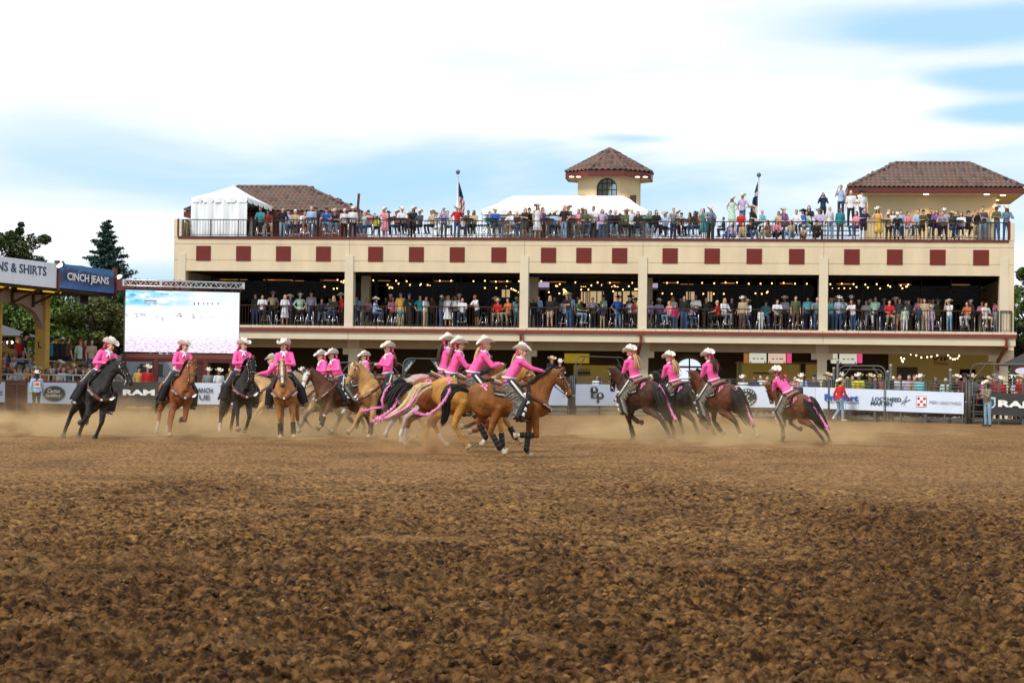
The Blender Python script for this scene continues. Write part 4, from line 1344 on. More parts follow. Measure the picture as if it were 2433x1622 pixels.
b2 = banner(255, 462, (907, 964), (908, 966), M_BANK, 'black fence banner with white RAM letters behind the chestnut horse')
bword(b2, 'RAM', 330, 932, 76, 14, M_WHITE, bold=.05)
b3 = banner(463, 640, (909, 960), (911, 962), M_BAN, 'white fence banner with two rows of dark block letters behind the second black horse')
bword(b3, 'RANCH', 484, 927, 66, 12, M_INKT, bold=.03)
bword(b3, 'UE', 486, 944, 26, 12, M_INKT, bold=.03)
b4 = banner(700, 960, (910, 961), (911, 962), M_BAN, 'white fence banner mostly hidden behind the horses galloping left')
b5 = banner(1240, 1349, (911, 962), (912, 963), M_BAN, 'blank white fence banner behind the front bay horse neck')
b6 = banner(1368, 1478, (912.5, 963), (913, 963.5), M_BAN, 'white fence banner with the interlocked PP and RR logo')
o6, P6, e6 = b6
def rect(bn, x0, x1, y0, y1, m, name, y=-.030):
    o, P, ex = bn
    a, b = P(x0, y1), P(x1, y0)
    return MB().add([(a[0], y, a[2]), (b[0], y, a[2]), (b[0], y, b[2]), (a[0], y, b[2])], [(0, 1, 2, 3)]).build(name, m, o)
for (dx, dy) in ((0, 0), (14, 13.5)):
    disc(b6, 1411 + dx, 927 + dy, 9, 8.6, M_INK, 'letter_bowl')
    rect(b6, 1403.5 + dx, 1409 + dx, 919.5 + dy, 944 + dy, M_INK, 'letter_stem', -.031)
    bword(b6, 'R', 1411.5 + dx, 925 + dy, 7, 8, M_WHITE, bold=.05)
    o6_ = None
disc(b6, 1411.5, 939, 3, 3.4, M_GREYI, 'star_badge', y=-.032)
rect(b6, 1404, 1421, 943.2, 945.8, M_INK, 'letter_foot', -.031)
b7 = banner(1480, 1736, (913, 963.5), (916, 966), M_BAN, 'white fence banner running behind the dark bay and black horses')
b8 = banner(1738, 1937, (916.5, 966.5), (919.5, 970), M_BAN, 'white fence banner with black round Cowboy Channel logo')
disc(b8, 1779, 943.5, 22, 20.5, M_INK, 'round_plate')
disc(b8, 1779, 943.5, 23.5, 21.8, M_GREYI, 'round_rim', ring=.96)
o8, P8, e8 = b8
for s_, rr, up_ in (('COWBOY', 16, 1), ('CHANNEL', 16, -1)):
    for k, ch in enumerate(s_):
        a_ = (k - (len(s_) - 1) / 2) * .38
        t = PI / 2 - a_ if up_ > 0 else -PI / 2 + a_
        c_ = P8(1779 + 17.3 * math.cos(t), 943.5 - 16.3 * math.sin(t))
        ex = Vector((math.cos(-a_ * up_), 0, math.sin(-a_ * up_)))
        text(ch, M_WHITE, o8, (c_[0], -.036, c_[2]), ex, (-ex.z, 0, ex.x), height=.105, bold=.04)
for dx, dy in ((-3, -1.5), (3, 3)):
    o_, P_, _ = b8; c_ = P_(1779 + dx, 943 + dy)
    V, F = [], []
    for k in range(13):
        t = R(50 + 260 * k / 12)
        for rr in (.145, .105):
            V.append((c_[0] + rr * math.cos(t), -.035 - .001 * (dx > 0), c_[2] + rr * math.sin(t)))
    for k in range(12): F.append((2 * k, 2 * k + 1, 2 * k + 3, 2 * k + 2))
    MB().add(V, F).build('letter_c', M_WHITE, o8)
bword(b8, '®', 1934, 953, 3, 3, M_GREYI)
b9 = banner(1938, 2290, (919.5, 970), (932.5, 983), M_BAN, 'long white fence banner with blue, black and checkerboard sponsor logos')
bword(b9, 'Priefert', 2001, 944.5, 82, 15.5, M_BLUEI, bold=.045)
bword(b9, 'Rodeo & Ranch Equipment', 2004, 956, 78, 5, M_INKT, shear=.15)
bword(b9, 'LOCKHEED', 2108, 948, 70, 9.5, M_INKT, bold=.02, shear=.2)
bword(b9, 'MARTIN', 2096, 958, 52, 9.5, M_INKT, bold=.02, shear=.2)
o9, P9, e9 = b9
for x0, y0, x1, y1 in ((2143, 962, 2157, 940), (2157, 940, 2150, 965), (2140, 953, 2165, 949), (2165, 949, 2143, 959), (2146, 957, 2163, 950)):
    a, b = P9(x0, y0), P9(x1, y1)
    MB().bar((a[0], -.034, a[2]), (b[0], -.034, b[2]), .02, .006).build('star_line', M_INKT, o9)
MR2 = mat('logo_red', (.42, .03, .02), .6, 0, 1)
rect(b9, 2179, 2203, 941, 966, MR2, 'logo_border', -.028); rect(b9, 2180, 2202, 942, 965, mat('logo_white', (.8, .8, .82), .6, 0, 1), 'logo_field', -.030)
for i in range(3):
    for j in range(3):
        if (i + j) % 2 == 0:
            rect(b9, 2181.5 + i * 6.8, 2187.5 + i * 6.8, 943.5 + j * 7 + i * .3, 949.5 + j * 7 + i * .3, MR2, 'logo_square', -.032)
bword(b9, 'FEED GREATNESS', 2247, 956.5, 74, 6.5, M_GREYI)
b10 = banner(2348, 2600, (931, 984), (944, 1002), M_BANK, 'black fence banner with white RAM letters and shield at the right edge', off=.12)
bword(b10, 'RAM', 2418, 960.5, 92, 16, M_WHITE, bold=.05)
o10, P10, _ = b10
sh = [P10(x, y) for x, y in ((2350, 942), (2366, 944), (2366, 962), (2362, 968), (2352, 971), (2350, 960))]
MB().add([(p[0], -.03, p[2]) for p in sh], [tuple(range(6))]).build('shield', mat('pale_teal_ink', (.45, .6, .62), .5, 0, 1), o10)
sh = [P10(x, y) for x, y in ((2352, 946), (2362, 948), (2363, 960), (2358, 966), (2353, 962), (2357, 955))]
MB().add([(p[0], -.034, p[2]) for p in sh], [tuple(range(6))]).build('ram_head', M_INKT, o10)
# pale plank kickboards low behind the pipe fence
M_PLK = mat('grey_plank', (.30, .28, .23), .85, .15, 3, stretch=(.4, 1, 4))
for i, (a, b) in enumerate(((1160, 1260), (1262, 1352), (1369, 1480), (1482, 1610), (1612, 1735), (640, 800), (802, 960))):
    A, B_ = fpt(a, off=-.12), fpt(b, off=-.12)
    o, W_ = oriented('kickboard', A, B_, 'grey wooden kickboard at the foot of the fence ' + ['behind the bay horse chest', 'left of the thick gate post', 'under the double letter logo banner', 'behind the dark bay horse legs', 'behind the black horse legs', 'behind the front facing palomino', 'behind the paint horse legs'][i], 'kickboard', 'kickboards')
    MB().box(0, W_, 0, .03, .02, .24).build('plank', M_PLK, o)
    MB().box(0, W_, -.008, .03, .26, .45).build('plank', M_PLK, o)

# ------------------------------------------------------------------ left stand: plinth, cream railing, tiers, canopy
M_OCH = mat('ochre_paint', (.42, .26, .055), .7, .1, 3)
M_MAUVE = mat('mauve_beam', (.30, .22, .17), .8, .08, 2)
st = empty('left_grandstand', (0, 0, 0), 0, 'open sided grandstand with ochre columns and tiered seats at the left edge', 'grandstand')
def px_at(px, Y): return (ray(px, HY) / ray(px, HY).y).x * Y
cr_a, cr_b = Vector((px_at(-90, 95.2), 95.2, 0)), Vector((px_at(292, 97), 97, 0))
cd = (cr_b - cr_a); cl = cd.length; cd.normalize()
Mcr = Matrix.Translation(cr_a) @ Matrix.Rotation(math.atan2(cd.y, cd.x), 4, 'Z')
MB().box(0, cl, 0, 12, 0, 1.16).build('plinth', M_BOARD, st, mw=Mcr)
MB().tube([(0, .1, 1.60), (cl, .1, 1.60)], .035, 8).build('cream_rail', M_PIPEL, st, True, mw=Mcr)
MB().tube([(0, .1, 1.17), (cl, .1, 1.17)], .03, 8).build('cream_rail', M_PIPEL, st, True, mw=Mcr)
psm = MB().box(-.035, .035, .065, .135, 1.2, 1.575).mesh()
for k in range(20):
    link('rail_post', psm, M_PIPEL, st, Mcr @ Matrix.Translation((.15 + k * .36, 0, 0)))
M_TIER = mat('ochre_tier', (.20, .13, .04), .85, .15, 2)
for k in range(5):
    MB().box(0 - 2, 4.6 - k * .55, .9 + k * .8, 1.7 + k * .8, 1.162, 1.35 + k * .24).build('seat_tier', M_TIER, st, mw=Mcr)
for (xa, ya, za), (xb, yb, zb) in (((.2, 2.4, 2.35), (1.9, 2.4, 2.30)), ((2.2, 2.4, 2.32), (3.1, 2.4, 2.3)), ((3.4, 2.2, 2.25), (4.4, 2.2, 2.22))):
    MB().tube([(xa, ya, za - .45), (xa, ya, za), (xb, yb, zb), (xb, yb, zb - .45)], .028, 8, up=(0, 1, 0)).build('aisle_rail', M_PIPEL, st, True, mw=Mcr)
MB().tube([(4.4, 1.2, 1.9), (6.9, 1.2, 1.85)], .03, 8).build('aisle_rail', M_PIPEL, st, True, mw=Mcr)
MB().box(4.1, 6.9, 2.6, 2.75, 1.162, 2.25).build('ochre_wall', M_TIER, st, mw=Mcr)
MB().bar((.2, 3.0, 3.2), (3.2, 3.6, 2.4), .06, .22).build('stair_stringer', M_OCH, st, mw=Mcr)
# canopy over it, running away from the camera
def cpt(t, z, side=0.0):
    """t = 0 at the left frame edge, 1 at the far corner"""
    a = Vector((px_at(0, 89.3), 89.3, 0)); b = Vector((px_at(266, 100), 100, 0))
    d = (b - a); q = a + d * t
    d.normalize(); nrm = Vector((-d.y, d.x, 0))
    q = q + nrm * side
    return Vector((q.x, q.y, z))
ca, cb_ = cpt(0, 0), cpt(1, 0)
cdir = (cb_ - ca).normalized(); Lc = (cb_ - ca).length
Mc = Matrix.Translation(ca) @ Matrix.Rotation(math.atan2(cdir.y, cdir.x), 4, 'Z')
z_t = 6.5; z_b = 5.42
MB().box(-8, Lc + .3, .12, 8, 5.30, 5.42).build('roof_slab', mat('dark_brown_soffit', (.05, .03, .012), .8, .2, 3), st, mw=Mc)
MB().box(-8, Lc + .3, .13, .25, 5.425, 6.45).build('roof_fascia', M_TRIM, st, mw=Mc)
MB().prism([(.2, 5.43), (8, 5.43), (8, 6.9), (.2, 6.3)], 0, -8, Lc + .28).build('roof_body', M_TRIM, st, mw=Mc)
for t0 in (-6, -3, 0.2, 2.6, 5.0):
    MB().box(t0, t0 + 1.6, .5, .62, 5.24, 5.295).build('yellow_tube_light', mat('yellow_tube', (.6, .4, .05), .5, 0, 1, emit=(1, .62, .05), estr=.55), st, mw=Mc)
# banners on the canopy
cbn = empty('canopy_banner', ca, math.atan2(cdir.y, cdir.x), 'white canopy banner with dark blue words & SHIRTS at the left edge', 'banner')
t1 = Lc * .455
MB().box(-8, t1, -.03, .0, z_b - .02, z_t - .02).build('cloth', mat('white_sign', (.66, .72, .80), .6, .05, 1.5), cbn)
M_NAVY = mat('navy_ink', (.012, .04, .13), .5, .1, 6)
text('JEANS & SHIRTS', M_NAVY, cbn, (t1 * .80 - 2.9, -.045, 6.02), (1, 0, 0), (0, 0, 1), width=5.8, height=.52, bold=.015)
cbb = empty('canopy_banner', ca + cdir * (t1 + .22), math.atan2(cdir.y, cdir.x), 'dark blue canopy banner with white words CINCH JEANS', 'banner')
lb = Lc - t1 - .3
V, F = [], []
for i in range(31):
    for j in range(9):
        t, s_ = i / 30, j / 8
        V.append((lb * t, -.04 + .05 * math.sin(t * 9 + s_ * 3) * (s_), z_t + .03 - (z_t - z_b + .02) * s_ - .03 * abs(math.sin(t * 8)) * (1 - s_)))
for i in range(30):
    for j in range(8):
        a_ = i * 9 + j
        F.append((a_, a_ + 1, a_ + 10, a_ + 9))
def grad_mat():
    m = bpy.data.materials.new('blue_print'); m.use_nodes = True
    t = m.node_tree; b = t.nodes['Principled BSDF']; b.inputs['Roughness'].default_value = .5
    tc = t.nodes.new('ShaderNodeTexCoord'); s = t.nodes.new('ShaderNodeSeparateXYZ'); t.links.new(tc.outputs['Generated'], s.inputs[0])
    n = t.nodes.new('ShaderNodeTexNoise'); n.inputs['Scale'].default_value = 7; n.inputs['Detail'].default_value = 6; t.links.new(tc.outputs['Generated'], n.inputs['Vector'])
    ad = t.nodes.new('ShaderNodeMath'); ad.operation = 'MULTIPLY_ADD'; ad.inputs[1].default_value = .5; t.links.new(n.outputs['Fac'], ad.inputs[0]); t.links.new(s.outputs[2], ad.inputs[2])
    r = t.nodes.new('ShaderNodeValToRGB'); t.links.new(ad.outputs[0], r.inputs[0])
    e = r.color_ramp.elements
    e[0].position = .2; e[0].color = (.02, .13, .42, 1); e[1].position = .62; e[1].color = (.012, .03, .11, 1)
    q = r.color_ramp.elements.new(1.18 if False else .98); q.color = (.018, .04, .14, 1)
    q = r.color_ramp.elements.new(1.0); q.color = (.03, .16, .38, 1)
    t.links.new(r.outputs[0], b.inputs['Base Color'])
    return m
MB().add(V, F).build('cloth', grad_mat(), cbb, True, fix=False)
text('CINCH JEANS', M_WHITE, cbb, (lb * .50, -.11, 5.93), (1, 0, 0), (0, 0, 1), width=lb * .76, height=.44, bold=.02)
for x, lab in ((t1 + .1, 'maroon post between the white and blue canopy banners'), (Lc + .12, 'maroon post ending the blue canopy banner')):
    tag(MB().box(-.07, .07, -.1, .1, 5.3, 6.62).build('canopy_post', M_TRIM, None, mw=Mc @ Matrix.Translation((x, 0, 0))), lab, 'post')
# beam, brackets, columns
for a_, b_ in ((-8, Lc * .62),):
    MB().box(a_, b_, 1.6, 1.9, 4.72, 5.29).build('main_beam', M_MAUVE, st, mw=Mc)
cxx = Lc * .655
arc = [(cxx - .0, 4.72)] + [(cxx - 2.2 * math.sin(t), 3.9 + .82 * math.cos(t) * 1.0) for t in np.linspace(1.4, 0, 7)] 
MB().prism([(cxx - 2.4, 4.73), (cxx + .15, 4.73), (cxx + .15, 3.5), (cxx - .02, 3.55), (cxx - .3, 4.0), (cxx - .8, 4.35), (cxx - 1.5, 4.60)], 1, 1.62, 1.88).build('arched_bracket', M_MAUVE, st, mw=Mc)
MB().box(cxx - .1, cxx + .35, 1.5, 2.0, 1.17, 5.28).build('column', M_OCH, st, mw=Mc)
text('L', M_INK, st, Mc @ Vector((cxx - .108, 1.75, 2.95)), Mc.to_3x3() @ Vector((0, -1, 0)), (0, 0, 1), height=.3, bold=.03)
for t0 in (-1.6, 1.2, 4.0, 6.0):
    MB().box(t0 - .06, t0 + .06, .3, 1.58, 5.16, 5.28).bar((t0, .5, 5.2), (t0, 1.5, 4.75), .09).box(t0 - .07, t0 + .07, 1.5, 1.59, 4.6, 5.2).build('bracket', mat('dark_bracket', (.06, .035, .01), .7, .1, 4), st, mw=Mc)
pc = at(2, 720, 92)
tag(MB().tube([(pc.x, 92, 1.17), (pc.x, 92, pc.z)], .08, 8).build('ochre_pole', M_OCH, None, True), 'thin ochre pole at the extreme left under the canopy', 'pole')
# loudspeaker under the canopy corner
c = at(197, 707, 99.5)
o = empty('loudspeaker', c, .5, 'black loudspeaker hanging under the canopy corner', 'speaker')
MB().box(-.2, .2, -.2, .2, -.26, .26).build('cabinet', M_BLK, o); MB().box(-.16, .16, -.215, -.201, -.2, .2).build('grille', mat('grille_grey', (.03, .03, .03), .9, .2, 50), o)
M_FLOOD = mat('flood_lens', (.95, .95, .9), .3, 0, 1, emit=(1, .95, .85), estr=6)
for px, py, Y, lab in ((143, 629, 93, 'lit white floodlight above the blue canopy banner'), (284, 656, 100.5, 'lit white floodlight at the far canopy corner')):
    c = at(px, py, Y)
    o = empty('floodlight', c, 0, lab, 'floodlight', rot=(R(20), R(-25), R(-20)))
    MB().box(-.17, .17, -.05, .12, -.08, .08).build('housing', M_BLK, o)
    MB().ell((.0, -.06, -.01), (.155, .03, .075)).build('lens', M_FLOOD, o, True)
    MB().bar((0, .1, 0), (0, .3, -.3), .03).build('arm', M_BLK, o)
# gazebo roof at far left
gz = empty('gazebo', (px_at(10, 112), 112, 0), 0, 'dark grey roofed gazebo with two warm lamps at the left edge', 'gazebo')
zz = at(10, 798, 112).z; zt = at(0, 758, 112).z
MB().add([(-3, -1.6, zz), (1.25, -1.6, zz), (1.25, 3, zz), (-3, 3, zz), (-1.2, .4, zt)], [(0, 1, 4), (1, 2, 4), (2, 3, 4), (3, 0, 4), (3, 2, 1, 0)]).build('roof', mat('slate_roof', (.07, .075, .08), .6, .2, 5), gz)
for x in (-2.6, .95): MB().box(x - .08, x + .08, -1.4, -1.25, 0, zz).build('post', M_OCH, gz)
for x in (-.1, .12): MB().ell((x + .55, -1.3, zz - .35), .07).build('lamp', M_BULB2, gz, True)
# ------------------------------------------------------------------ video wall on a maroon frame
def screen_mat():
    m = bpy.data.materials.new('video_picture'); m.use_nodes = True
    t = m.node_tree; b = t.nodes['Principled BSDF']; b.inputs['Roughness'].default_value = .4; b.inputs['Base Color'].default_value = (.02, .02, .02, 1)
    tc = t.nodes.new('ShaderNodeTexCoord'); s = t.nodes.new('ShaderNodeSeparateXYZ'); t.links.new(tc.outputs['Generated'], s.inputs[0])
    def nse(sc_, st, det=6):
        mpn = t.nodes.new('ShaderNodeMapping'); mpn.inputs['Scale'].default_value = st; t.links.new(tc.outputs['Generated'], mpn.inputs[0])
        n = t.nodes.new('ShaderNodeTexNoise'); n.inputs['Scale'].default_value = sc_; n.inputs['Detail'].default_value = det; t.links.new(mpn.outputs[0], n.inputs['Vector']); return n.outputs['Fac']
    def rng(v, a, b_, c=0, d=1):
        r = t.nodes.new('ShaderNodeMapRange'); r.inputs[1].default_value = a; r.inputs[2].default_value = b_; r.inputs[3].default_value = c; r.inputs[4].default_value = d; t.links.new(v, r.inputs[0]); return r.outputs[0]
    def mul(a, b_):
        q = t.nodes.new('ShaderNodeMath'); q.operation = 'MULTIPLY'; q.use_clamp = True; t.links.new(a, q.inputs[0]); t.links.new(b_, q.inputs[1]); return q.outputs[0]
    def mix(f, A, B_):
        x = t.nodes.new('ShaderNodeMix'); x.data_type = 'RGBA'; t.links.new(f, x.inputs[0])
        for k, v in (('A', A), ('B', B_)):
            if isinstance(v, tuple): x.inputs[k].default_value = (*v, 1)
            else: t.links.new(v, x.inputs[k])
        return x.outputs['Result']
    top = mul(rng(s.outputs[2], .70, .80), rng(nse(5, (1, 1, 2.2)), .40, .60))
    left = rng(s.outputs[0], .62, .30, .25, 1)
    c = mix(mul(top, left), (1, 1, 1), (.16, .70, .93))
    deep = mul(mul(rng(s.outputs[2], .76, .84), rng(nse(9, (1, 1, 3)), .56, .62)), rng(s.outputs[0], .42, .36))
    c = mix(deep, c, (.02, .42, .72))
    low = mul(rng(s.outputs[2], .36, .12), rng(nse(30, (1, 1, 2.2), 4), .44, .60))
    c = mix(low, c, (.72, .50, .82))
    low2 = mul(rng(s.outputs[2], .30, .1), rng(nse(22, (1, 1, 3), 3), .60, .68))
    c = mix(low2, c, (.85, .42, .62))
    t.links.new(c, b.inputs['Emission Color']); b.inputs['Emission Strength'].default_value = .93
    return m
YA, YB = 98.6, 100.3
TL, TR = at(297.5, 685, YA), at(570, 692.5, YB); BL_, BR_ = at(296, 835.5, YA), at(568, 842, YB)
ang = math.atan2(TR.y - TL.y, TR.x - TL.x)
sw = (TR.to_2d() - TL.to_2d()).length
sz0, sz1 = (BL_.z + BR_.z) / 2, (TL.z + TR.z) / 2
vs_ = empty('video_screen', (TL.x, TL.y, 0), ang, 'large glowing outdoor video screen showing the arena, on a maroon frame', 'screen')
MB().box(0, sw, 0, .30, sz0, sz1).build('cabinet', M_BLK, vs_)
MB().box(.02, sw - .02, -.02, -.002, sz0 + .03, sz1 - .06).build('picture', screen_mat(), vs_)
MD = mat('picture_dark', (.02, .02, .05), .5, 0, 1, emit=(.05, .08, .22), estr=.9)
MD2 = mat('picture_mauve', (.02, .02, .05), .5, 0, 1, emit=(.35, .28, .62), estr=.9)
def spx(x, y):
    return Vector(((x - 250 / 1 - 0) * 0, 0, 0))
def sp(px, py):
    t = (px - 297) / (569 - 297)
    ytop = 685 + 7.5 * t; ybot = 835.5 + 6.5 * t
    return sw * t, sz1 - (sz1 - sz0) * (py - ytop) / (ybot - ytop)
rs = random.Random(4)
def blot(name, x0, x1, y0, y1, m, n, sz, lay=-.024):
    mb = MB()
    for _ in range(n):
        x, z = sp(rs.uniform(x0, x1), rs.uniform(y0, y1)); a = rs.uniform(0, PI); l = sz * rs.uniform(.9, 2.1)
        dx, dz = math.cos(a) * l, math.sin(a) * l; w_ = sz * .35
        mb.quad((x - dx, lay, z - dz), (x - dz * .3 + w_, lay, z), (x + dx, lay, z + dz), (x + dz * .3 - w_, lay, z + w_))
    mb.build(name, m, vs_, fix=False)
x0, z0 = sp(341, 713); x1, z1 = sp(371, 716)
MB().quad((x0, -.024, min(z0, z1)), (x1, -.024, min(z0, z1)), (x1, -.024, max(z0, z1)), (x0, -.024, max(z0, z1))).build('picture_roof', MD, vs_)
for lay, a in ((-.024, (341, 371, 718, 724, MD, 22, .05)), (-.025, (318, 345, 744, 752, MD, 26, .05)), (-.026, (381, 392, 748, 765, MD, 14, .05)), (-.024, (415, 434, 744, 753, MD, 22, .05)), (-.025, (456, 462, 748, 756, MD, 9, .05)),
               (-.024, (475, 482, 749, 756, MD2, 7, .04)), (-.026, (497, 505, 750, 757, MD, 5, .045)), (-.024, (298, 304, 745, 751, MD, 6, .05)), (-.025, (368, 376, 753, 760, MD2, 6, .04)), (-.025, (440, 448, 748, 756, MD2, 6, .03)), (-.024, (465, 470, 733, 736, MD2, 3, .04))):
    blot('picture_figures', *a, lay=lay)
for px in (460, 470, 482, 492, 503, 517):
    x, z = sp(px, 721.5)
    MB().quad((x - .03, -.024, z - .05), (x + .03, -.024, z - .05), (x + .03, -.024, z + .05), (x - .03, -.024, z + .05)).build('picture_square', MD if px < 475 else MD2, vs_)
# supports
for px in (372, 480, 556):
    t = (px - 297) / 272
    MB().box(sw * t - .13, sw * t + .13, .05, .30, 0, sz0 - .002).build('support_post', M_TRIM, vs_)
MB().box(-.1, sw + .1, .02, .34, sz0 - .42, sz0 - .06).build('support_beam', M_TRIM, vs_)
# lighting truss over the screen
A, B_ = at(292, 671.5, 98.3), at(578, 680.5, 100.2)
tr = empty('lighting_truss', A, math.atan2(B_.y - A.y, B_.x - A.x), 'silver lattice lighting truss above the video screen', 'truss')
tl = (B_.to_2d() - A.to_2d()).length
for y in (-.13, .13):
    for z in (-.13, .13):
        MB().tube([(0, y, z), (tl, y, z)], .026, 8).build('chord', M_ALU, tr, True)
n = 24
for k in range(n):
    x0, x1 = tl * k / n, tl * (k + 1) / n
    s_ = .13 if k % 2 else -.13
    MB().tube([(x0, -.13, -s_), (x1, -.13, s_)], .013, 6).build('diagonal', M_ALU, tr)
    MB().tube([(x0, .13, s_), (x1, .13, -s_)], .013, 6).build('diagonal', M_ALU, tr)
for x in (0, tl * .31, tl):
    MB().box(x - .03, x + .03, -.15, .15, -.155, .155).build('end_plate', M_ALU, tr)
for x in (.1, .2, .42, .47, .58, .76, .9):
    MB().box(tl * x - .03, tl * x + .03, -.03, .03, -.32, .2).build('clamp', M_BLK, tr)
# maroon steel beam behind the truss
A, B_ = at(258, 662, 103), at(450, 667, 104)
MB_ = MB().box(0, (B_ - A).length, 0, .4, -.55, 0)
tag(MB_.build('steel_beam', M_BOARD, None, mw=Matrix.Translation(A) @ Matrix.Rotation(math.atan2(B_.y - A.y, B_.x - A.x), 4, 'Z')), 'weathered maroon steel beam behind the lighting truss', 'beam')
A = at(300, 845, 97.6); 
fr = empty('chute_frame', (A.x, 97.6, 0), .02, 'maroon steel chute framing with posts under the video screen', 'frame')
for x in (1.35, 3.6, 5.6):
    MB().box(x - .09, x + .09, 0, .18, 0, 2.4).build('post', M_TRIM, fr)
MB().box(0, 5.8, -.02, .2, 2.42, 2.62).build('beam', M_BOARD, fr)
for z in (.4, .8, 1.2, 1.6):
    MB().tube([(0, .3, z), (5.8, .3, z)], .03, 8).build('rail', M_PIPE, fr, True)
# a pale utility truck parked behind
c = at(350, 880, 103)
tk = empty('parked_truck', (c.x, 103, 0), 0, 'pale blue and white truck parked behind the screen supports', 'truck')
MB().prism([(-2.0, .5), (2.2, .5), (2.2, 1.5), (1.4, 1.6), (.9, 2.3), (-.5, 2.3), (-.6, 2.6), (-2.0, 2.6)], 1, 0, 1.9).build('body', mat('pale_blue_paint', (.42, .52, .6), .35, .05, 2, coat=.3), tk)
MB().box(-.35, .75, -.012, -.002, 1.6, 2.2).build('side_window', mat('dark_glass', (.03, .05, .06), .1, 0, 1), tk)
for x in (-1.3, 1.3):
    MB().tube([(x, -.06, .42), (x, .15, .42)], .42, 16).build('wheel', M_BLK, tk, True)

# ------------------------------------------------------------------ trees
def leaf_mat(name, c1, c2):
    m = bpy.data.materials.new(name); m.use_nodes = True
    t = m.node_tree; b = t.nodes['Principled BSDF']; b.inputs['Roughness'].default_value = .6; b.inputs['Specular IOR Level'].default_value = .25
    a = t.nodes.new('ShaderNodeAttribute'); a.attribute_name = 'tone'
    x = t.nodes.new('ShaderNodeMix'); x.data_type = 'RGBA'; t.links.new(a.outputs['Fac'], x.inputs[0])
    x.inputs['A'].default_value = (*c1, 1); x.inputs['B'].default_value = (*c2, 1)
    t.links.new(x.outputs['Result'], b.inputs['Base Color'])
    b.inputs['Subsurface Weight'].default_value = 0
    return m
M_BARK = mat('bark', (.07, .05, .035), .9, .3, 6, bump=.5, bscale=20)
def leaves(P, size, seed, flat=.0):
    r = np.random.RandomState(seed)
    n = len(P)
    nrm = r.randn(n, 3); nrm[:, 2] = np.abs(nrm[:, 2]) + .3; nrm /= np.linalg.norm(nrm, axis=1, keepdims=True)
    a = np.cross(nrm, r.randn(n, 3)); a /= np.linalg.norm(a, axis=1, keepdims=True)
    b = np.cross(nrm, a)
    s = size * (.6 + .8 * r.rand(n, 1))
    V = np.stack([P - a * s, P - b * s * .5, P + a * s, P + b * s * .5], 1).reshape(-1, 3)
    me = bpy.data.meshes.new('foliage')
    me.vertices.add(4 * n); me.vertices.foreach_set('co', V.ravel())
    me.loops.add(4 * n); me.loops.foreach_set('vertex_index', np.arange(4 * n))
    me.polygons.add(n); me.polygons.foreach_set('loop_start', np.arange(0, 4 * n, 4)); me.polygons.foreach_set('loop_total', np.full(n, 4))
    me.update(calc_edges=True)
    at_ = me.attributes.new('tone', 'FLOAT', 'POINT')
    at_.data.foreach_set('value', np.repeat(np.clip(r.rand(n) * .7 + .15 + .25 * r.randn(n), 0, 1), 4).astype(np.float32))
    return me
def broadleaf(px, ytop, Y, rad, zlow, label, m, seed, n=9000, clumps=46, size=.12, gap=1.0, sq=1.0, cat='tree', spire=False):
    r = np.random.RandomState(seed)
    top = at(px, ytop, Y)
    o = empty('broadleaf_tree', (top.x, Y, 0), 0, label, 'tree')
    H_ = top.z
    zc = (H_ + zlow) / 2; hz = (H_ - zlow) / 2
    C = r.randn(clumps, 3); C /= np.linalg.norm(C, axis=1, keepdims=True); C *= (.35 + .62 * r.rand(clumps, 1))
    C = C * np.array([rad, rad * sq, hz]) + np.array([0, 0, zc])
    if spire:
        C[:4] = np.array([[.2, 0, H_], [.1, 0, H_ - .4], [-1.2, 0, H_ - .8], [1.7, 0, H_ - .9]])
    cr_ = (.32 + .25 * r.rand(clumps)) * rad * .62 * gap
    if spire: cr_[:4] = [.18, .3, .4, .4]
    k = r.randint(0, clumps, n)
    d = r.randn(n, 3); d /= np.linalg.norm(d, axis=1, keepdims=True)
    P = C[k] + d * (cr_[k] * (r.rand(n) ** .4))[:, None] * np.array([1, 1, .8])
    P = P[P[:, 2] > zlow * .6]
    link('crown', leaves(P, size, seed), m, o)
    mb = MB().tube([(0, 0, 0), (.05, 0, zc * .5), (.1, 0, zc), (.05, 0, H_ * .8)], [.22, .17, .12, .03], 8)
    mb.build('trunk', M_BARK, o, True)
    for i in range(0, clumps, 4):
        c = C[i]; s0 = Vector((.06, 0, zlow + (c[2] - zlow) * .4))
        MB().tube([s0, (s0 + Vector(c)) / 2 + Vector((0, 0, .15)), Vector(c)], [.07, .045, .015], 5).build('limb', M_BARK, o, True)
    return o
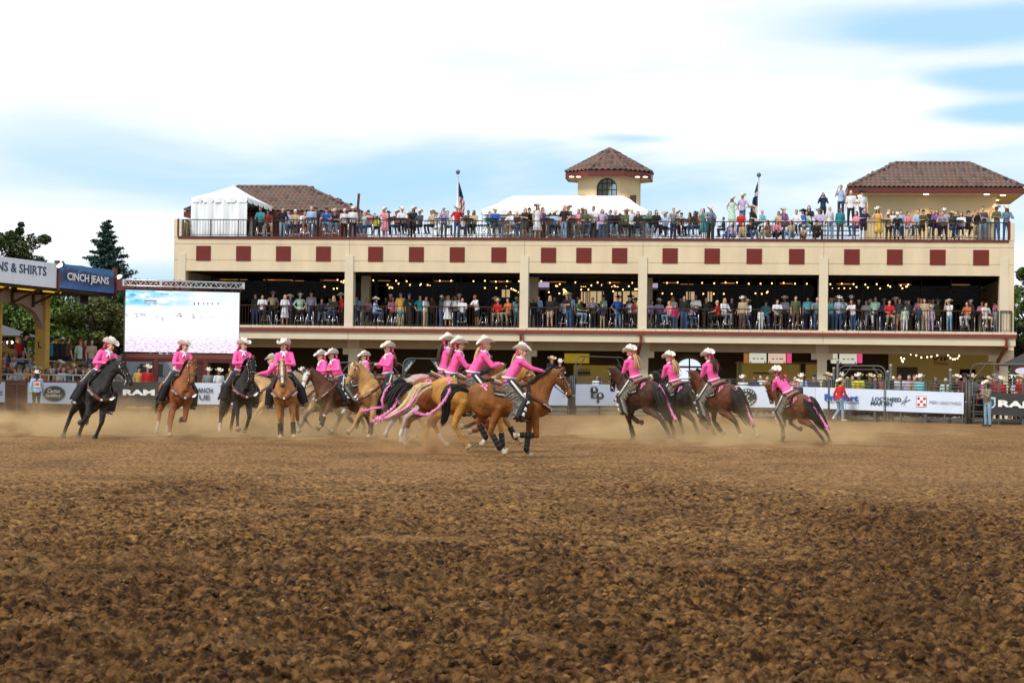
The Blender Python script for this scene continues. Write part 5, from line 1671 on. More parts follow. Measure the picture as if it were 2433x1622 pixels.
def conifer(px, ytop, Y, rad, label, m, seed, n=26000):
    r = np.random.RandomState(seed)
    top = at(px, ytop, Y); H_ = top.z
    o = empty('spruce_tree', (top.x, Y, 0), 0, label, 'tree')
    pts = []
    nb = 250
    bm_ = MB()
    for i in range(nb):
        t = (i / nb) ** .8
        z = H_ * (1 - t * .9) - .15
        L_ = rad * (t * .93 + .04) * (.72 + .45 * r.rand()) * (1.1 if r.rand() > .15 else .6)
        a = i * 2.399 + r.rand() * .5
        d = np.array([math.cos(a), math.sin(a), 0])
        m_ = int(n / nb * (.4 + 1.2 * t)) + 8
        s = r.rand(m_) ** .6
        droop = -.28 * L_ * s + .22 * L_ * s ** 3
        w_ = (.10 + .16 * L_ * (1 - s * .5))
        q = d[None] * (L_ * s)[:, None] + np.stack([r.randn(m_) * w_ * .6, r.randn(m_) * w_ * .6, r.randn(m_) * w_ * .28], -1)
        q[:, 2] += z + droop
        pts.append(q)
        if i % 6 == 0:
            bm_.tube([(0, 0, z), (d[0] * L_ * .8, d[1] * L_ * .8, z - .2 * L_)], [.04, .01], 4)
    P = np.concatenate(pts)
    link('crown', leaves(P, .105, seed), m, o)
    MB().tube([(0, 0, 0), (0, 0, H_ * .5), (0, 0, H_ - .1)], [.22, .13, .02], 8).build('trunk', M_BARK, o, True)
    bm_.build('branches', M_BARK, o)
    return o
MLs = leaf_mat('spruce_needles', (.010, .040, .034), (.045, .105, .085))
MLg = leaf_mat('green_leaves', (.030, .062, .010), (.125, .19, .035))
MLy = leaf_mat('olive_leaves', (.04, .055, .014), (.15, .17, .055))
MLd = leaf_mat('dark_leaves', (.014, .030, .008), (.07, .10, .025))
conifer(254, 520, 150, 4.9, 'tall blue green spruce rising behind the blue canopy banner', MLs, 3, n=70000)
conifer(292, 720, 128, 2.9, 'low dark spruce left of the video screen', MLs, 8, n=16000)
broadleaf(43, 534, 135, 2.0, 5.2, 'ragged dark green tree above the white canopy banner', MLd, 5, n=15000, gap=1.15, spire=True, size=.11)
broadleaf(48, 640, 122, 2.4, 1.8, 'bright green bushy tree behind the gazebo', MLg, 6, n=15000)
broadleaf(118, 690, 119, 1.9, 1.5, 'round green tree left of the ochre column', MLg, 11, n=13000)
broadleaf(214, 668, 124, 2.1, 1.8, 'olive feathery tree right of the ochre column', MLy, 12, n=15000, size=.10)
broadleaf(268, 700, 126, 1.6, 1.8, 'small dark tree beside the low spruce', MLd, 17, n=9000)
broadleaf(150, 760, 135, 2.6, 1.2, 'dark leafy tree filling the gap behind the stand', MLd, 18, n=12000)
broadleaf(2452, 628, 132, 2.1, 3.6, 'leafy green tree rising behind the right end of the building', MLg, 21, n=9000, gap=.8)
broadleaf(2440, 770, 124, 1.9, 2.0, 'dark green tree behind the black canopy tent at right', MLd, 22, n=8000)
# hedge-like far wood so that the horizon is closed behind trees left and right
r_ = np.random.RandomState(9)
Pw = []
for k in range(150):
    x = r_.uniform(-150, 150); y = r_.uniform(235, 300); rr = r_.uniform(2.5, 5)
    if k % 1 == 0:
        q = r_.randn(420, 3); q /= np.linalg.norm(q, axis=1, keepdims=True)
        Pw.append(q * rr * np.array([1, 1, .8]) * (r_.rand(420, 1) ** .3) + np.array([x, y, rr * .75]))
w_ = link('distant_woods', leaves(np.concatenate(Pw), .42, 4), MLd)
tag(w_, 'far band of dark woods on the horizon behind the building', 'woods', kind='stuff')
# black canopy tent at the right edge
M_CT = mat('black_canopy', (.035, .028, .028), .7, .1, 3)
c = at(2450, 903, 99)
ct = empty('canopy_tent', (c.x, 99, 0), 0, 'black pop up canopy tent with white oval logo at the right edge', 'tent')
xl = px_at(2404, 99) - c.x; xr = xl + 3.0
ze, zt = at(2404, 868, 99).z, at(2433, 846, 99).z
zt2 = zt + .45
MB().add([(xl, 0, ze), (xr, 0, ze), (xr, 3, ze), (xl, 3, ze), ((xl + xr) / 2, 1.5, zt2)], [(0, 1, 4), (1, 2, 4), (2, 3, 4), (3, 0, 4)]).build('roof', M_CT, ct)
zv = at(2404, 899, 99).z
MB().box(xl, xr, -.02, -.003, zv, ze).build('valance', M_CT, ct)
for x in (xl + .04, xr - .04): MB().tube([(x, .04, 0), (x, .04, zv)], .025, 8).build('leg', M_ALU, ct)
text('TOWN HALL', M_WHITE, ct, (xl + 1.05, -.03, at(2420, 897, 99).z + .06), (1, 0, 0), (0, 0, 1), width=2.4, height=.17, bold=.05)
MB().add([(px_at(2431, 99) - c.x + .42 * math.cos(t), -.035, at(2431, 881, 99).z + .18 * math.sin(t)) for t in np.linspace(0, 2 * PI, 24)[:-1]], [tuple(range(23))]).build('oval_rim', MR2, ct)
MB().add([(px_at(2431, 99) - c.x + .38 * math.cos(t), -.040, at(2431, 881, 99).z + .15 * math.sin(t)) for t in np.linspace(0, 2 * PI, 24)[:-1]], [tuple(range(23))]).build('oval_logo', mat('logo_pale', (.62, .66, .8), .6, .1, 9), ct)
# ------------------------------------------------------------------ figures
def lerp(a, b, t): return Vector(a) * (1 - t) + Vector(b) * t
def pose_joints(kind, w_=1.0):
    """joints of a 1.72 m person facing -Y (towards the camera); z up; feet or seat at the origin"""
    J = {}
    lean = {'stand': 0, 'lean': .26, 'fold': .03, 'sit': .06, 'sitlean': .42, 'phone': .02, 'walk': .08, 'low': .15, 'hip': 0, 'photo': .12}[kind]
    if kind in ('sit', 'sitlean'):
        pz, py = .84, .18
    elif kind == 'low':
        pz, py = .30, .25
    else:
        pz, py = .95, (.16 if kind == 'lean' else 0)
    P = Vector((0, py, pz)); J['pelvis'] = P
    d = Vector((0, -math.sin(lean), math.cos(lean)))
    J['chest'] = P + d * .33; J['neck'] = P + d * .51
    hd = Vector((0, -math.sin(lean * .3), math.cos(lean * .3)))
    J['head'] = J['neck'] + hd * .175 + Vector((0, -.025, 0))
    for s, n in ((-1, 'r'), (1, 'l')):
        sh = P + d * .47 + Vector((s * .185 * w_, 0, 0)); J['sh' + n] = sh
        if kind == 'stand': el, wr = sh + Vector((s * .05, .03, -.29)), sh + Vector((s * .06, -.05, -.54))
        elif kind == 'hip': el, wr = sh + Vector((s * .17, .06, -.25)), sh + Vector((s * .02, -.08, -.44))
        elif kind == 'walk': el, wr = sh + Vector((s * .07, s * .10 + .02, -.28)), sh + Vector((s * .08, s * .20 - .08, -.51))
        elif kind in ('lean', 'sitlean'): el = sh + Vector((s * .10, -.16, -.24)); wr = el + Vector((-s * .14, -.20, .015))
        elif kind == 'fold': el = sh + Vector((s * .08, -.05, -.27)); wr = el + Vector((-s * .24, -.15, .05 + .02 * s))
        elif kind == 'phone': el = sh + Vector((s * .08, -.12, -.24)); wr = Vector((s * .07, J['head'].y - .22, J['head'].z - .03))
        elif kind == 'photo': el = sh + Vector((s * .06, -.14, -.24)); wr = Vector((s * .08, sh.y - .36, sh.z - .12))
        else: el = sh + Vector((s * .06, -.10, -.26)); wr = el + Vector((-s * .10, -.20, -.04))
        J['el' + n], J['wr' + n] = el, wr
        J['ha' + n] = wr + (wr - el).normalized() * .075
        hp = P + Vector((s * .095, 0, -.03)); J['hip' + n] = hp
        if kind in ('sit', 'sitlean'):
            kn = hp + Vector((s * .06, -.42, .0)); an = kn + Vector((s * .02, .10, -.41))
        elif kind == 'low':
            kn = hp + Vector((s * .08, -.38, .22)); an = kn + Vector((0, -.08, -.42))
        elif kind == 'walk':
            kn = hp + Vector((.01 * s, -.16 * s - .03, -.41)); an = kn + Vector((0, .02 + (.22 if s > 0 else .0), -.40 + (.06 if s > 0 else 0)))
            if s > 0: kn = hp + Vector((0, -.05, -.42)); an = kn + Vector((0, .26, -.33))
            else: kn = hp + Vector((0, -.10, -.41)); an = kn + Vector((0, -.02, -.42))
        else:
            kn = hp + Vector((s * .02, -.02, -.43)); an = hp + Vector((s * .03, .0, -.855))
        J['kn' + n], J['an' + n] = kn, an
        f = Vector((s * .04, -.16, -.035))
        if kind in ('sit', 'sitlean'): f = Vector((s * .03, -.15, -.05))
        J['to' + n] = an + f
    return J
def yawM(c, a):
    return Matrix.Translation(c) @ Matrix.Rotation(a, 4, 'Z') @ Matrix.Translation(-Vector(c))
def head_prims(mb, J, yaw=0, n=12, face=True, r=1.0):
    h = Vector(J['head']); M3 = Matrix.Rotation(yaw, 3, 'Z')
    def q(x, y, z): return h + M3 @ Vector((x, y, z))
    E_ = Matrix.Rotation(yaw, 3, 'Z')
    mb.ell(q(0, .012, .035), (.074, .092, .088), E_, n, 9)
    mb.ell(q(0, -.018, -.035), (.058, .066, .078), E_, n, 8)
    mb.ell(q(0, -.052, -.085), (.030, .026, .026), E_, 8, 6)
    mb.cap(Vector(J['neck']) - Vector((0, 0, .05)), q(0, .01, -.03), .056, .052, 10)
    if face:
        mb.cap(q(0, -.078, .012), q(0, -.100, -.028), .009, .013, 6)
        for s in (-1, 1):
            mb.ell(q(s * .076, .010, -.008), (.012, .02, .03), E_, 6, 5)
            mb.ell(q(s * .036, -.062, -.030), (.022, .02, .022), E_, 6, 5)
        mb.cap(q(-.05, -.070, .030), q(.05, -.070, .030), .011, .011, 6)
def hand_prims(mb, wr, ha, s, grip=True, th=None, up=None):
    """palm, four unequal bent fingers and a thumb leaving its side"""
    wr, ha = Vector(wr), Vector(ha)
    d = (ha - wr).normalized()
    side = Vector((s, 0, 0)) - d * d.x * s
    if up is not None: side = Vector(up) - d * Vector(up).dot(d)
    if side.length < .1: side = Vector((0, 0, 1)) - d * d.z
    side.normalize()
    nrm = d.cross(side)
    if nrm.z > 0: nrm = -nrm           # palm looks down
    mb.cap(wr, wr + d * .03, .027, .03, 8, .8)
    c = wr + d * .055
    M_ = Matrix((side, nrm, d)).transposed()
    mb.ell(c, (.042, .019, .046), M_, 10, 6)
    for i, ln in enumerate((.062, .072, .068, .052)):
        o = (i - 1.5) * .021
        k0 = wr + d * .088 + side * o
        if grip:
            k1 = k0 + d * ln * .42 + nrm * .010; k2 = k1 + nrm * ln * .42 - d * .004; k3 = k2 - d * ln * .32 + nrm * .004
        else:
            k1 = k0 + d * ln * .45 + nrm * .004; k2 = k1 + d * ln * .32 + nrm * .014; k3 = k2 + d * ln * .22 + nrm * .014
        mb.cap(k0 - d * .02, k1, .0098, .009, 6); mb.cap(k1, k2, .009, .0085, 6); mb.cap(k2, k3, .0085, .007, 6)
    t0 = wr + d * .035 - side * .034; t1 = t0 - side * .022 + d * .030 + nrm * .010; t2 = t1 + d * .028 + side * .012 + nrm * .014
    mb.cap(t0, t1, .014, .011, 6); mb.cap(t1, t2, .011, .009, 6)
def skin_mesh(J, vox, yaw=0, hands=True, w_=1.0, legs=True, torso=True):
    mb = MB()
    head_prims(mb, J, yaw)
    P, C, Nk = J['pelvis'], J['chest'], J['neck']
    if torso:
        mb.loft([(P + Vector((0, 0, -.09)), .085, .12, (0, 0, 1)), (P, .10, .155 * w_, (0, 0, 1)), (lerp(P, C, .5), .085, .125 * w_), (C, .10, .15 * w_), (lerp(C, Nk, .7), .085, .15 * w_), (Nk, .05, .07)], 12, (0, -1, 0))
    for n in 'rl':
        s = -1 if n == 'r' else 1
        sh, el, wr, ha = (Vector(J[k + n]) for k in ('sh', 'el', 'wr', 'ha'))
        mb.cap(lerp(C, Nk, .75), sh, .075, .058, 8); mb.cap(sh, el, .052, .040, 10); mb.cap(el, wr, .039, .026, 10)
        if hands: hand_prims(mb, wr, ha, s)
        else: mb.cap(wr, ha + (ha - wr) * .5, .034, .026, 8, .6)
        if legs:
            hp, kn, an = (Vector(J[k + n]) for k in ('hip', 'kn', 'an'))
            mb.cap(hp, kn, .083, .052, 10); mb.cap(kn, lerp(kn, an, .35), .05, .052, 10); mb.cap(lerp(kn, an, .35), an, .05, .034, 10)
    return mb
def top_mesh(J, vox, kind='short', w_=1.0, n=12, loose=1.0):
    mb = MB()
    P, C, Nk = J['pelvis'], J['chest'], J['neck']
    a = .016
    mb.loft([(P + Vector((0, 0, -.05)), .105 + a, .165 * w_ + a, (0, 0, 1)), (P + Vector((0, 0, .05)), .105 + a, .152 * w_ + a, (0, 0, 1)), (lerp(P, C, .5), .092 + a * loose, .135 * w_ + a * loose), (C, .108 + a, .162 * w_ + a), (lerp(C, Nk, .75), .09 + a, .155 * w_ + a), (lerp(C, Nk, .97), .055, .085)], 14, (0, -1, 0))
    for k in 'rl':
        sh, el, wr = (Vector(J[q + k]) for q in ('sh', 'el', 'wr'))
        if kind == 'tank':
            mb.cap(lerp(C, Nk, .8), lerp(lerp(C, Nk, .9), sh, .6), .075, .05, 8); continue
        mb.cap(lerp(C, Nk, .75), sh, .085, .07, 8)
        if kind == 'short':
            mb.cap(sh, lerp(sh, el, .72), .067, .062, 10)
        else:
            mb.cap(sh, el, .066, .052, 10); mb.cap(el, wr, .052, .040, 10)
            mb.cap(lerp(el, wr, .93), lerp(el, wr, 1.0), .041, .041, 8)
    return mb
def bottom_mesh(J, vox, kind='long', w_=1.0, flare=1.0):
    mb = MB()
    P = J['pelvis']
    if kind == 'dress':
        kl, kr = Vector(J['knl']), Vector(J['knr']); kc = (kl + kr) / 2
        mb.loft([(P + Vector((0, 0, .12)), .105, .145, (0, 0, 1)), (P, .125, .175, None), (lerp(P, kc, .5), .15, .215, None), (lerp(P, kc, 1.08), .17, .26, None)], 16, (0, -1, .01))
        return mb
    mb.loft([(P + Vector((0, 0, -.13)), .10, .15, (0, 0, 1)), (P + Vector((0, 0, -.04)), .118, .172 * w_, (0, 0, 1)), (P + Vector((0, 0, .04)), .112, .16 * w_, (0, 0, 1)), (P + Vector((0, 0, .075)), .10, .15, (0, 0, 1))], 14, (0, -1, 0))
    for k in 'rl':
        hp, kn, an = (Vector(J[q + k]) for q in ('hip', 'kn', 'an'))
        if kind == 'shorts':
            mb.cap(hp, lerp(hp, kn, .72), .098, .085, 10)
        else:
            mb.cap(hp, kn, .094, .066, 10); mb.cap(kn, lerp(an, kn, .04), .066, .056 * flare, 10)
    return mb
def shoe_mesh(J, boots=False, sides='rl'):
    mb = MB()
    for k in sides:
        an, to = Vector(J['an' + k]), Vector(J['to' + k])
        mb.cap(an + Vector((0, .045, -.04)), to, .042, .034, 8, .8)
        mb.cap(an + Vector((0, .01, -.03)), an + Vector((0, 0, .12 if boots else .02)), .045, .05, 8)
    return mb
def hair_mesh(J, kind, yaw=0):
    h = Vector(J['head']); M3 = Matrix.Rotation(yaw, 3, 'Z')
    q = lambda x, y, z: h + M3 @ Vector((x, y, z))
    mb = MB()
    mb.ell(q(0, .028, .052), (.085, .098, .088), M3, 12, 8)
    mb.ell(q(0, .060, -.01), (.078, .062, .075), M3, 10, 7)
    if kind == 'long':
        for s in (-1, 1):
            mb.cap(q(s * .065, .01, .0), q(s * .095, -.0, -.24), .035, .028, 8)
        mb.cap(q(0, .07, 0), q(0, .085, -.28), .075, .05, 10)
    if kind == 'tail':
        P_ = [q(0, .085, -.02), q(0, .15, -.08), q(.01, .16, -.20), q(.03, .15, -.33), q(.0, .17, -.44)]
        mb.tube(P_, [.03, .045, .05, .04, .01], 8)
    return mb
def hat_mesh(kind='cowboy', tilt=0, n=28):
    """hat with its band line at the origin; front is -Y"""
    mb = MB()
    if kind == 'cap':
        mb.ell((0, .01, .0), (.092, .104, .085), None, 14, 8)
        V = []
        for i in range(9):
            t = PI * (1 + i / 8)
            V.append((.075 * math.cos(t), -.06 + .115 * math.sin(t), -.005)); 
        mb.add(V + [(v[0], v[1], v[2] + .012) for v in V], [tuple(range(9)), tuple(range(17, 8, -1))] + [(i, 9 + i, 10 + i, i + 1) for i in range(8)])
        return mb
    prof = [(.092, -.012), (.093, .03), (.088, .075), (.078, .105), (.05, .112), (.0, .098)]
    wide = .205 if kind != 'straw' else .225
    V, F = [], []
    rings = []
    for (r, z) in [(wide, 0), (wide * .93, .004), (.135, -.006), (.100, -.012)] + prof[:-1]:
        ring = []
        for k in range(n):
            t = 2 * PI * k / n
            c, s = math.cos(t), math.sin(t)
            x, y = c * r, s * r * (1.16 if r < .1 else 1.10)
            zz = z
            if r > .1:
                f = max(0, (r - .10) / (wide - .10))
                zz += (abs(c) ** 2.2) * .088 * f ** 1.5 - (abs(s) ** 2) * .030 * f
                x *= 1 - .16 * (abs(c) ** 2) * f
            if z > .09:
                zz += -.020 * (1 - abs(c)) + .012 * (abs(c)) + (.012 if s > 0 else -.006)
            ring.append(len(V)); V.append((x, y, zz))
        rings.append(ring)
    for a, b in zip(rings, rings[1:]):
        for k in range(n):
            F.append((a[k], a[(k + 1) % n], b[(k + 1) % n], b[k]))
    V.append((0, .0, .083)); c = len(V) - 1
    for k in range(n):
        F.append((rings[-1][k], rings[-1][(k + 1) % n], c))
    # underside of the brim
    un = []
    for k in range(n):
        v = V[rings[0][k]]; un.append(len(V)); V.append((v[0], v[1], v[2] - .006))
    un2 = []
    for k in range(n):
        v = V[rings[3][k]]; un2.append(len(V)); V.append((v[0] * .97, v[1] * .97, v[2] - .008))
    for k in range(n):
        F.append((un[k], un2[k], un2[(k + 1) % n], un[(k + 1) % n])); F.append((rings[0][k], un[k], un[(k + 1) % n], rings[0][(k + 1) % n]))
    mb.add(V, F)
    return mb
HATS = {k: hat_mesh(k).mesh(True, 'hat') for k in ('cowboy', 'straw', 'cap')}
BAND = MB().tube([(0, 0, -.010), (0, 0, .018)], [.0985, .0975], 20).mesh(True)
for v in BAND.vertices: v.co.y *= 1.16
# ------------------------------------------------------------------ cloth and skin colours
PAL = dict(w=('white', (.66, .68, .72)), k=('black', (.016, .016, .019)), b=('blue', (.025, .10, .42)), n=('navy', (.018, .030, .085)), l=('light blue', (.33, .48, .68)), r=('red', (.50, .018, .020)),
           m=('maroon', (.16, .018, .025)), g=('green', (.03, .13, .06)), t=('teal', (.02, .21, .24)), p=('pink', (.68, .25, .33)), u=('purple', (.20, .08, .25)), y=('yellow', (.72, .45, .10)),
           o=('orange', (.50, .14, .05)), e=('grey', (.20, .22, .24)), s=('tan', (.42, .33, .22)), a=('lavender', (.46, .38, .58)), d=('charcoal', (.05, .06, .07)), c=('aqua', (.16, .55, .62)),
           q=('grey blue', (.13, .21, .28)), h=('plaid grey', (.26, .26, .30)), x=('olive', (.08, .10, .045)), i=('mint', (.42, .62, .50)), f=('brown', (.12, .065, .035)), v=('magenta', (.45, .02, .12)),
           z=('neon yellow', (.70, .75, .03)), j=('jeans', (.045, .095, .20)), J=('pale jeans', (.20, .32, .44)))
def cmat(code):
    n, c = PAL[code]
    if code == 'h':
        return mat('cloth_plaid', (.40, .38, .44), .85, .1, 26, col2=(.08, .09, .12), detail=1)
    return mat('cloth_' + n.replace(' ', '_'), c, .85, .14, 7, bump=.3, bscale=18)
SKINS = [mat('skin_' + n, c, .55, .06, 9, spec=.3) for n, c in (('fair', (.62, .36, .26)), ('tanned', (.48, .26, .17)), ('rosy', (.60, .32, .24)), ('brown', (.26, .13, .08)))]
HAIRS = {'b': mat('hair_brown', (.06, .03, .015), .6, .3, 30), 'k': mat('hair_black', (.012, .010, .009), .5, .3, 30), 'y': mat('hair_blonde', (.50, .33, .14), .6, .25, 30), 'g': mat('hair_grey', (.38, .37, .35), .7, .2, 30), 'r': mat('hair_auburn', (.15, .05, .02), .6, .3, 30)}
M_SHOE = mat('shoe_dark', (.03, .022, .018), .6, .2, 8); M_SHOEW = mat('shoe_white', (.65, .65, .65), .6, .1, 8); M_SHOEB = mat('boot_brown', (.12, .06, .03), .5, .2, 8)
HATM = {'C': mat('hat_cream_felt', (.66, .60, .49), .8, .06, 8), 'T': mat('hat_straw', (.50, .42, .27), .8, .2, 40), 'K': mat('hat_black_felt', (.018, .014, .012), .8, .2, 8), 'E': mat('hat_grey_felt', (.17, .16, .14), .8, .1, 8), 'W': mat('cap_white', (.7, .7, .7), .8, .05, 8),
        'A': mat('cap_black', (.015, .016, .02), .8, .1, 8), 'U': mat('cap_blue', (.03, .09, .32), .8, .1, 8), 'Y': mat('cap_yellow', (.65, .42, .06), .8, .1, 8), 'G': mat('cap_green', (.08, .09, .05), .8, .1, 8), 'O': mat('hat_yellow_felt', (.42, .30, .05), .8, .1, 8), 'Q': mat('cap_teal', (.02, .25, .27), .8, .1, 8), 'R': mat('cap_red', (.45, .03, .03), .8, .1, 8)}
HATW = {'C': ('cowboy', 'cream cowboy hat'), 'T': ('straw', 'tan straw hat'), 'K': ('cowboy', 'black cowboy hat'), 'E': ('cowboy', 'grey cowboy hat'), 'W': ('cap', 'white cap'), 'A': ('cap', 'black cap'), 'U': ('cap', 'blue cap'), 'Y': ('cap', 'yellow cap'), 'G': ('cap', 'olive cap'), 'O': ('cowboy', 'yellow cowboy hat'), 'Q': ('cap', 'teal cap'), 'R': ('cap', 'red cap')}
HAIRW = {'b': ('short', 'b', 'short brown hair'), 'k': ('short', 'k', 'short black hair'), 'g': ('short', 'g', 'grey hair'), 'y': ('short', 'y', 'short blonde hair'), 'L': ('long', 'b', 'long brown hair'), 'N': ('long', 'k', 'long black hair'), 'B': ('long', 'y', 'long blonde hair'), 'z': ('none', 'g', 'bald head')}
POSES = {'s': 'stand', 'l': 'lean', 'f': 'fold', 'i': 'sit', 'e': 'sitlean', 'p': 'phone', 'o': 'low', 'h': 'hip'}
PWORD = {'s': 'standing', 'l': 'leaning forward', 'f': 'with folded arms', 'i': 'seated', 'e': 'seated leaning forward', 'p': 'lifting hands to face', 'o': 'sitting low', 'h': 'with hands on hips'}
KIT = {}
def kit(pose, part):
    key = (pose, part)
    if key in KIT: return KIT[key]
    J = pose_joints(pose)
    vx = .022
    if part == 'body': me = fuse(skin_mesh(J, vx, hands=False), .019, 2, 'body', .4)
    elif part in ('long', 'short', 'tank'): me = fuse(top_mesh(J, vx, part), vx, 2, 'shirt')
    elif part in ('trousers', 'shorts', 'dress'): me = fuse(bottom_mesh(J, vx, 'long' if part == 'trousers' else part), vx, 1, part)
    elif part[:4] == 'shoe': me = fuse(shoe_mesh(J, sides=part[-1]), vx, 1, 'shoe')
    else: me = fuse(hair_mesh(J, part[5:]), .02, 1, 'hair')
    KIT[key] = (me, J)
    return KIT[key]
def person(loc, rz, pose, top, head, bottom, label, group, sc_=1.0, skin=None, sleeve=None, r=rnd, cat='person'):
    o = empty('person', loc, rz, label, cat, group, scale=sc_)
    ps = POSES.get(pose, pose)
    _, J = kit(ps, 'body')
    skin = SKINS[skin] if skin is not None else SKINS[r.choice((0, 0, 1, 2, 2, 1, 3))]
    link('body', kit(ps, 'body')[0], skin, o, shared=True)
    sl = sleeve or r.choice(('short', 'short', 'long'))
    link('shirt', kit(ps, sl)[0], cmat(top), o, shared=True)
    if bottom == 'D': link('skirt', kit(ps, 'dress')[0], cmat(top), o, shared=True)
    elif bottom == 'S': link('shorts', kit(ps, 'shorts')[0], cmat(r.choice('wJsde')), o, shared=True)
    elif bottom == 'K': link('shorts', kit(ps, 'shorts')[0], cmat('k'), o, shared=True)
    else: link('trousers', kit(ps, 'trousers')[0], cmat({'j': 'j', 'J': 'J', 'k': 'k', 't': 's', 'n': 'n', 'd': 'd', 'w': 'w'}.get(bottom, bottom)), o, shared=True)
    sm_ = r.choice((M_SHOE, M_SHOE, M_SHOEB, M_SHOEW))
    for k_ in 'rl': link('shoe', kit(ps, 'shoe_' + k_)[0], sm_, o, shared=True)
    hh = Vector(J['head'])
    if head in HATW:
        k_, _w = HATW[head]
        hr = r.choice(('short', 'short', 'long')) if k_ != 'cap' else 'short'
        if head in 'CT' and bottom in 'DS' or sl == 'tank': hr = 'long'
        link('hair', kit(ps, 'hair_' + hr)[0], HAIRS[r.choice('bbkry')], o, shared=True)
        M_ = Matrix.Translation(hh + Vector((0, .012, .078 if k_ != 'cap' else .062))) @ Matrix.Rotation(R(r.uniform(-8, 8)), 4, 'Z') @ Matrix.Rotation(R(r.uniform(-3, 6)), 4, 'X')
        link('hat' if k_ != 'cap' else 'cap', HATS[k_], HATM[head], o, M_, shared=True)
    else:
        k_, c_, _w = HAIRW[head]
        if k_ != 'none': link('hair', kit(ps, 'hair_' + k_)[0], HAIRS[c_], o, shared=True)
    return o
def headword(h): return HATW[h][1] if h in HATW else HAIRW[h][2]
ORD = ['first', 'second', 'third', 'fourth', 'fifth', 'sixth', 'seventh', 'eighth', 'ninth', 'tenth', 'eleventh', 'twelfth', 'thirteenth', 'fourteenth', 'fifteenth', 'sixteenth', 'seventeenth', 'eighteenth', 'nineteenth']
# entries: photo x, pose, top colour, head, bottom, row behind the rail (0, 1, 2...), optional scale
ROOF = '''615 i t k k 0|634 i m A t 0|667 s k k J 1|684 i l A j 2|697 i s W n 1|719 e w k K 0|738 s l g j 2|750 s k A k 3|772 e b A J 0|795 e k T J 0|816 s w W k 1|836 s w C k 1|857 i c B j 1|872 i p A j 1|889 i z k k 2|909 l p C D 0|920 i k K k 1|936 i m C j 1|952 i w C k 0|964 i m C k 1|979 s k C k 1|991 i d C k 0|1020 i s C k 0|1040 i w T w 2|1053 p a Q d 0|1063 i w k J 1|1082 s r C j 0|1096 i w A j 2|1111 i f b j 1|1121 i s L k 0|1165 i t b t 1|1176 i b C j 0|1211 e w b S 0|1225 i k B j 2|1246 f k B S 0|1258 i k A k 0|1274 s w T D 0|1288 s u k f 1|1312 i l C n 0|1331 i p L d 1|1340 s k B J 0|1350 s f C d 1|1369 i p k s 1|1381 s n Q n 2|1389 i x C j 0|1410 s w b k 1|1420 s w k j 2 .7|1427 s a L j 1|1450 s n k k 1|1457 i k g J 0|1479 i x C k 0|1497 s w z k 2|1512 i k N n 0|1542 i g k J 0|1559 i k L k 0|1574 i l T k 1|1585 i w b J 2|1597 l h k n 0|1604 i s C k 1|1617 i e A k 1|1631 i f N k 1|1644 i k N j 0|1652 i o Q j 1|1669 p t N D 0|1686 l q C d 0|1690 s d N k 2|1713 i n k k 0 .75|1722 o b k j 0 .62|1738 o a C J 0 .8|1738 h i C D 5 1|1757 i r A j 1 .9|1762 o s L s 0 .85|1763 h a C j 5 1|1786 o k A j 0|1793 i k T k 1 1.05|1815 i c z w 1|1816 o f L s 0|1842 i s k e 1|1848 o p L k 0|1862 i u L d 1 .95|1865 i f T d 2|1872 o s L J 0|1889 i w k w 1|1901 i b K n 1|1908 o s T f 0 .7|1914 i i N J 1|1919 i k N k 2|1941 o k A k 0|1943 i a E t 1|1952 p n b K 6 1|1969 s w g J 1 .95|1994 s t k d 0 .95|1996 p l k n 5.2 1|2019 s w z k 2.6 1.08|2027 i p L j 0|2048 s w K n 4.2 1|2053 l n k K 0|2082 l y C D 0|2107 l s C K 0 .8|2109 s s g J 1|2119 s w N k 1|2131 e k C j 0|2140 s l k n 2|2159 i p k J 0|2180 i l k d 0|2193 l x A K 0 .9|2211 s k b k 1|2222 i u L n 0|2240 e h b k 0|2243 s a C n 2|2264 i d T j 1|2273 s k b k 2|2281 i w N n 0|2302 i k A k 1|2320 p k b s 0|2332 s d k J 1|2368 f x C j 0|2391 l q C j 0'''
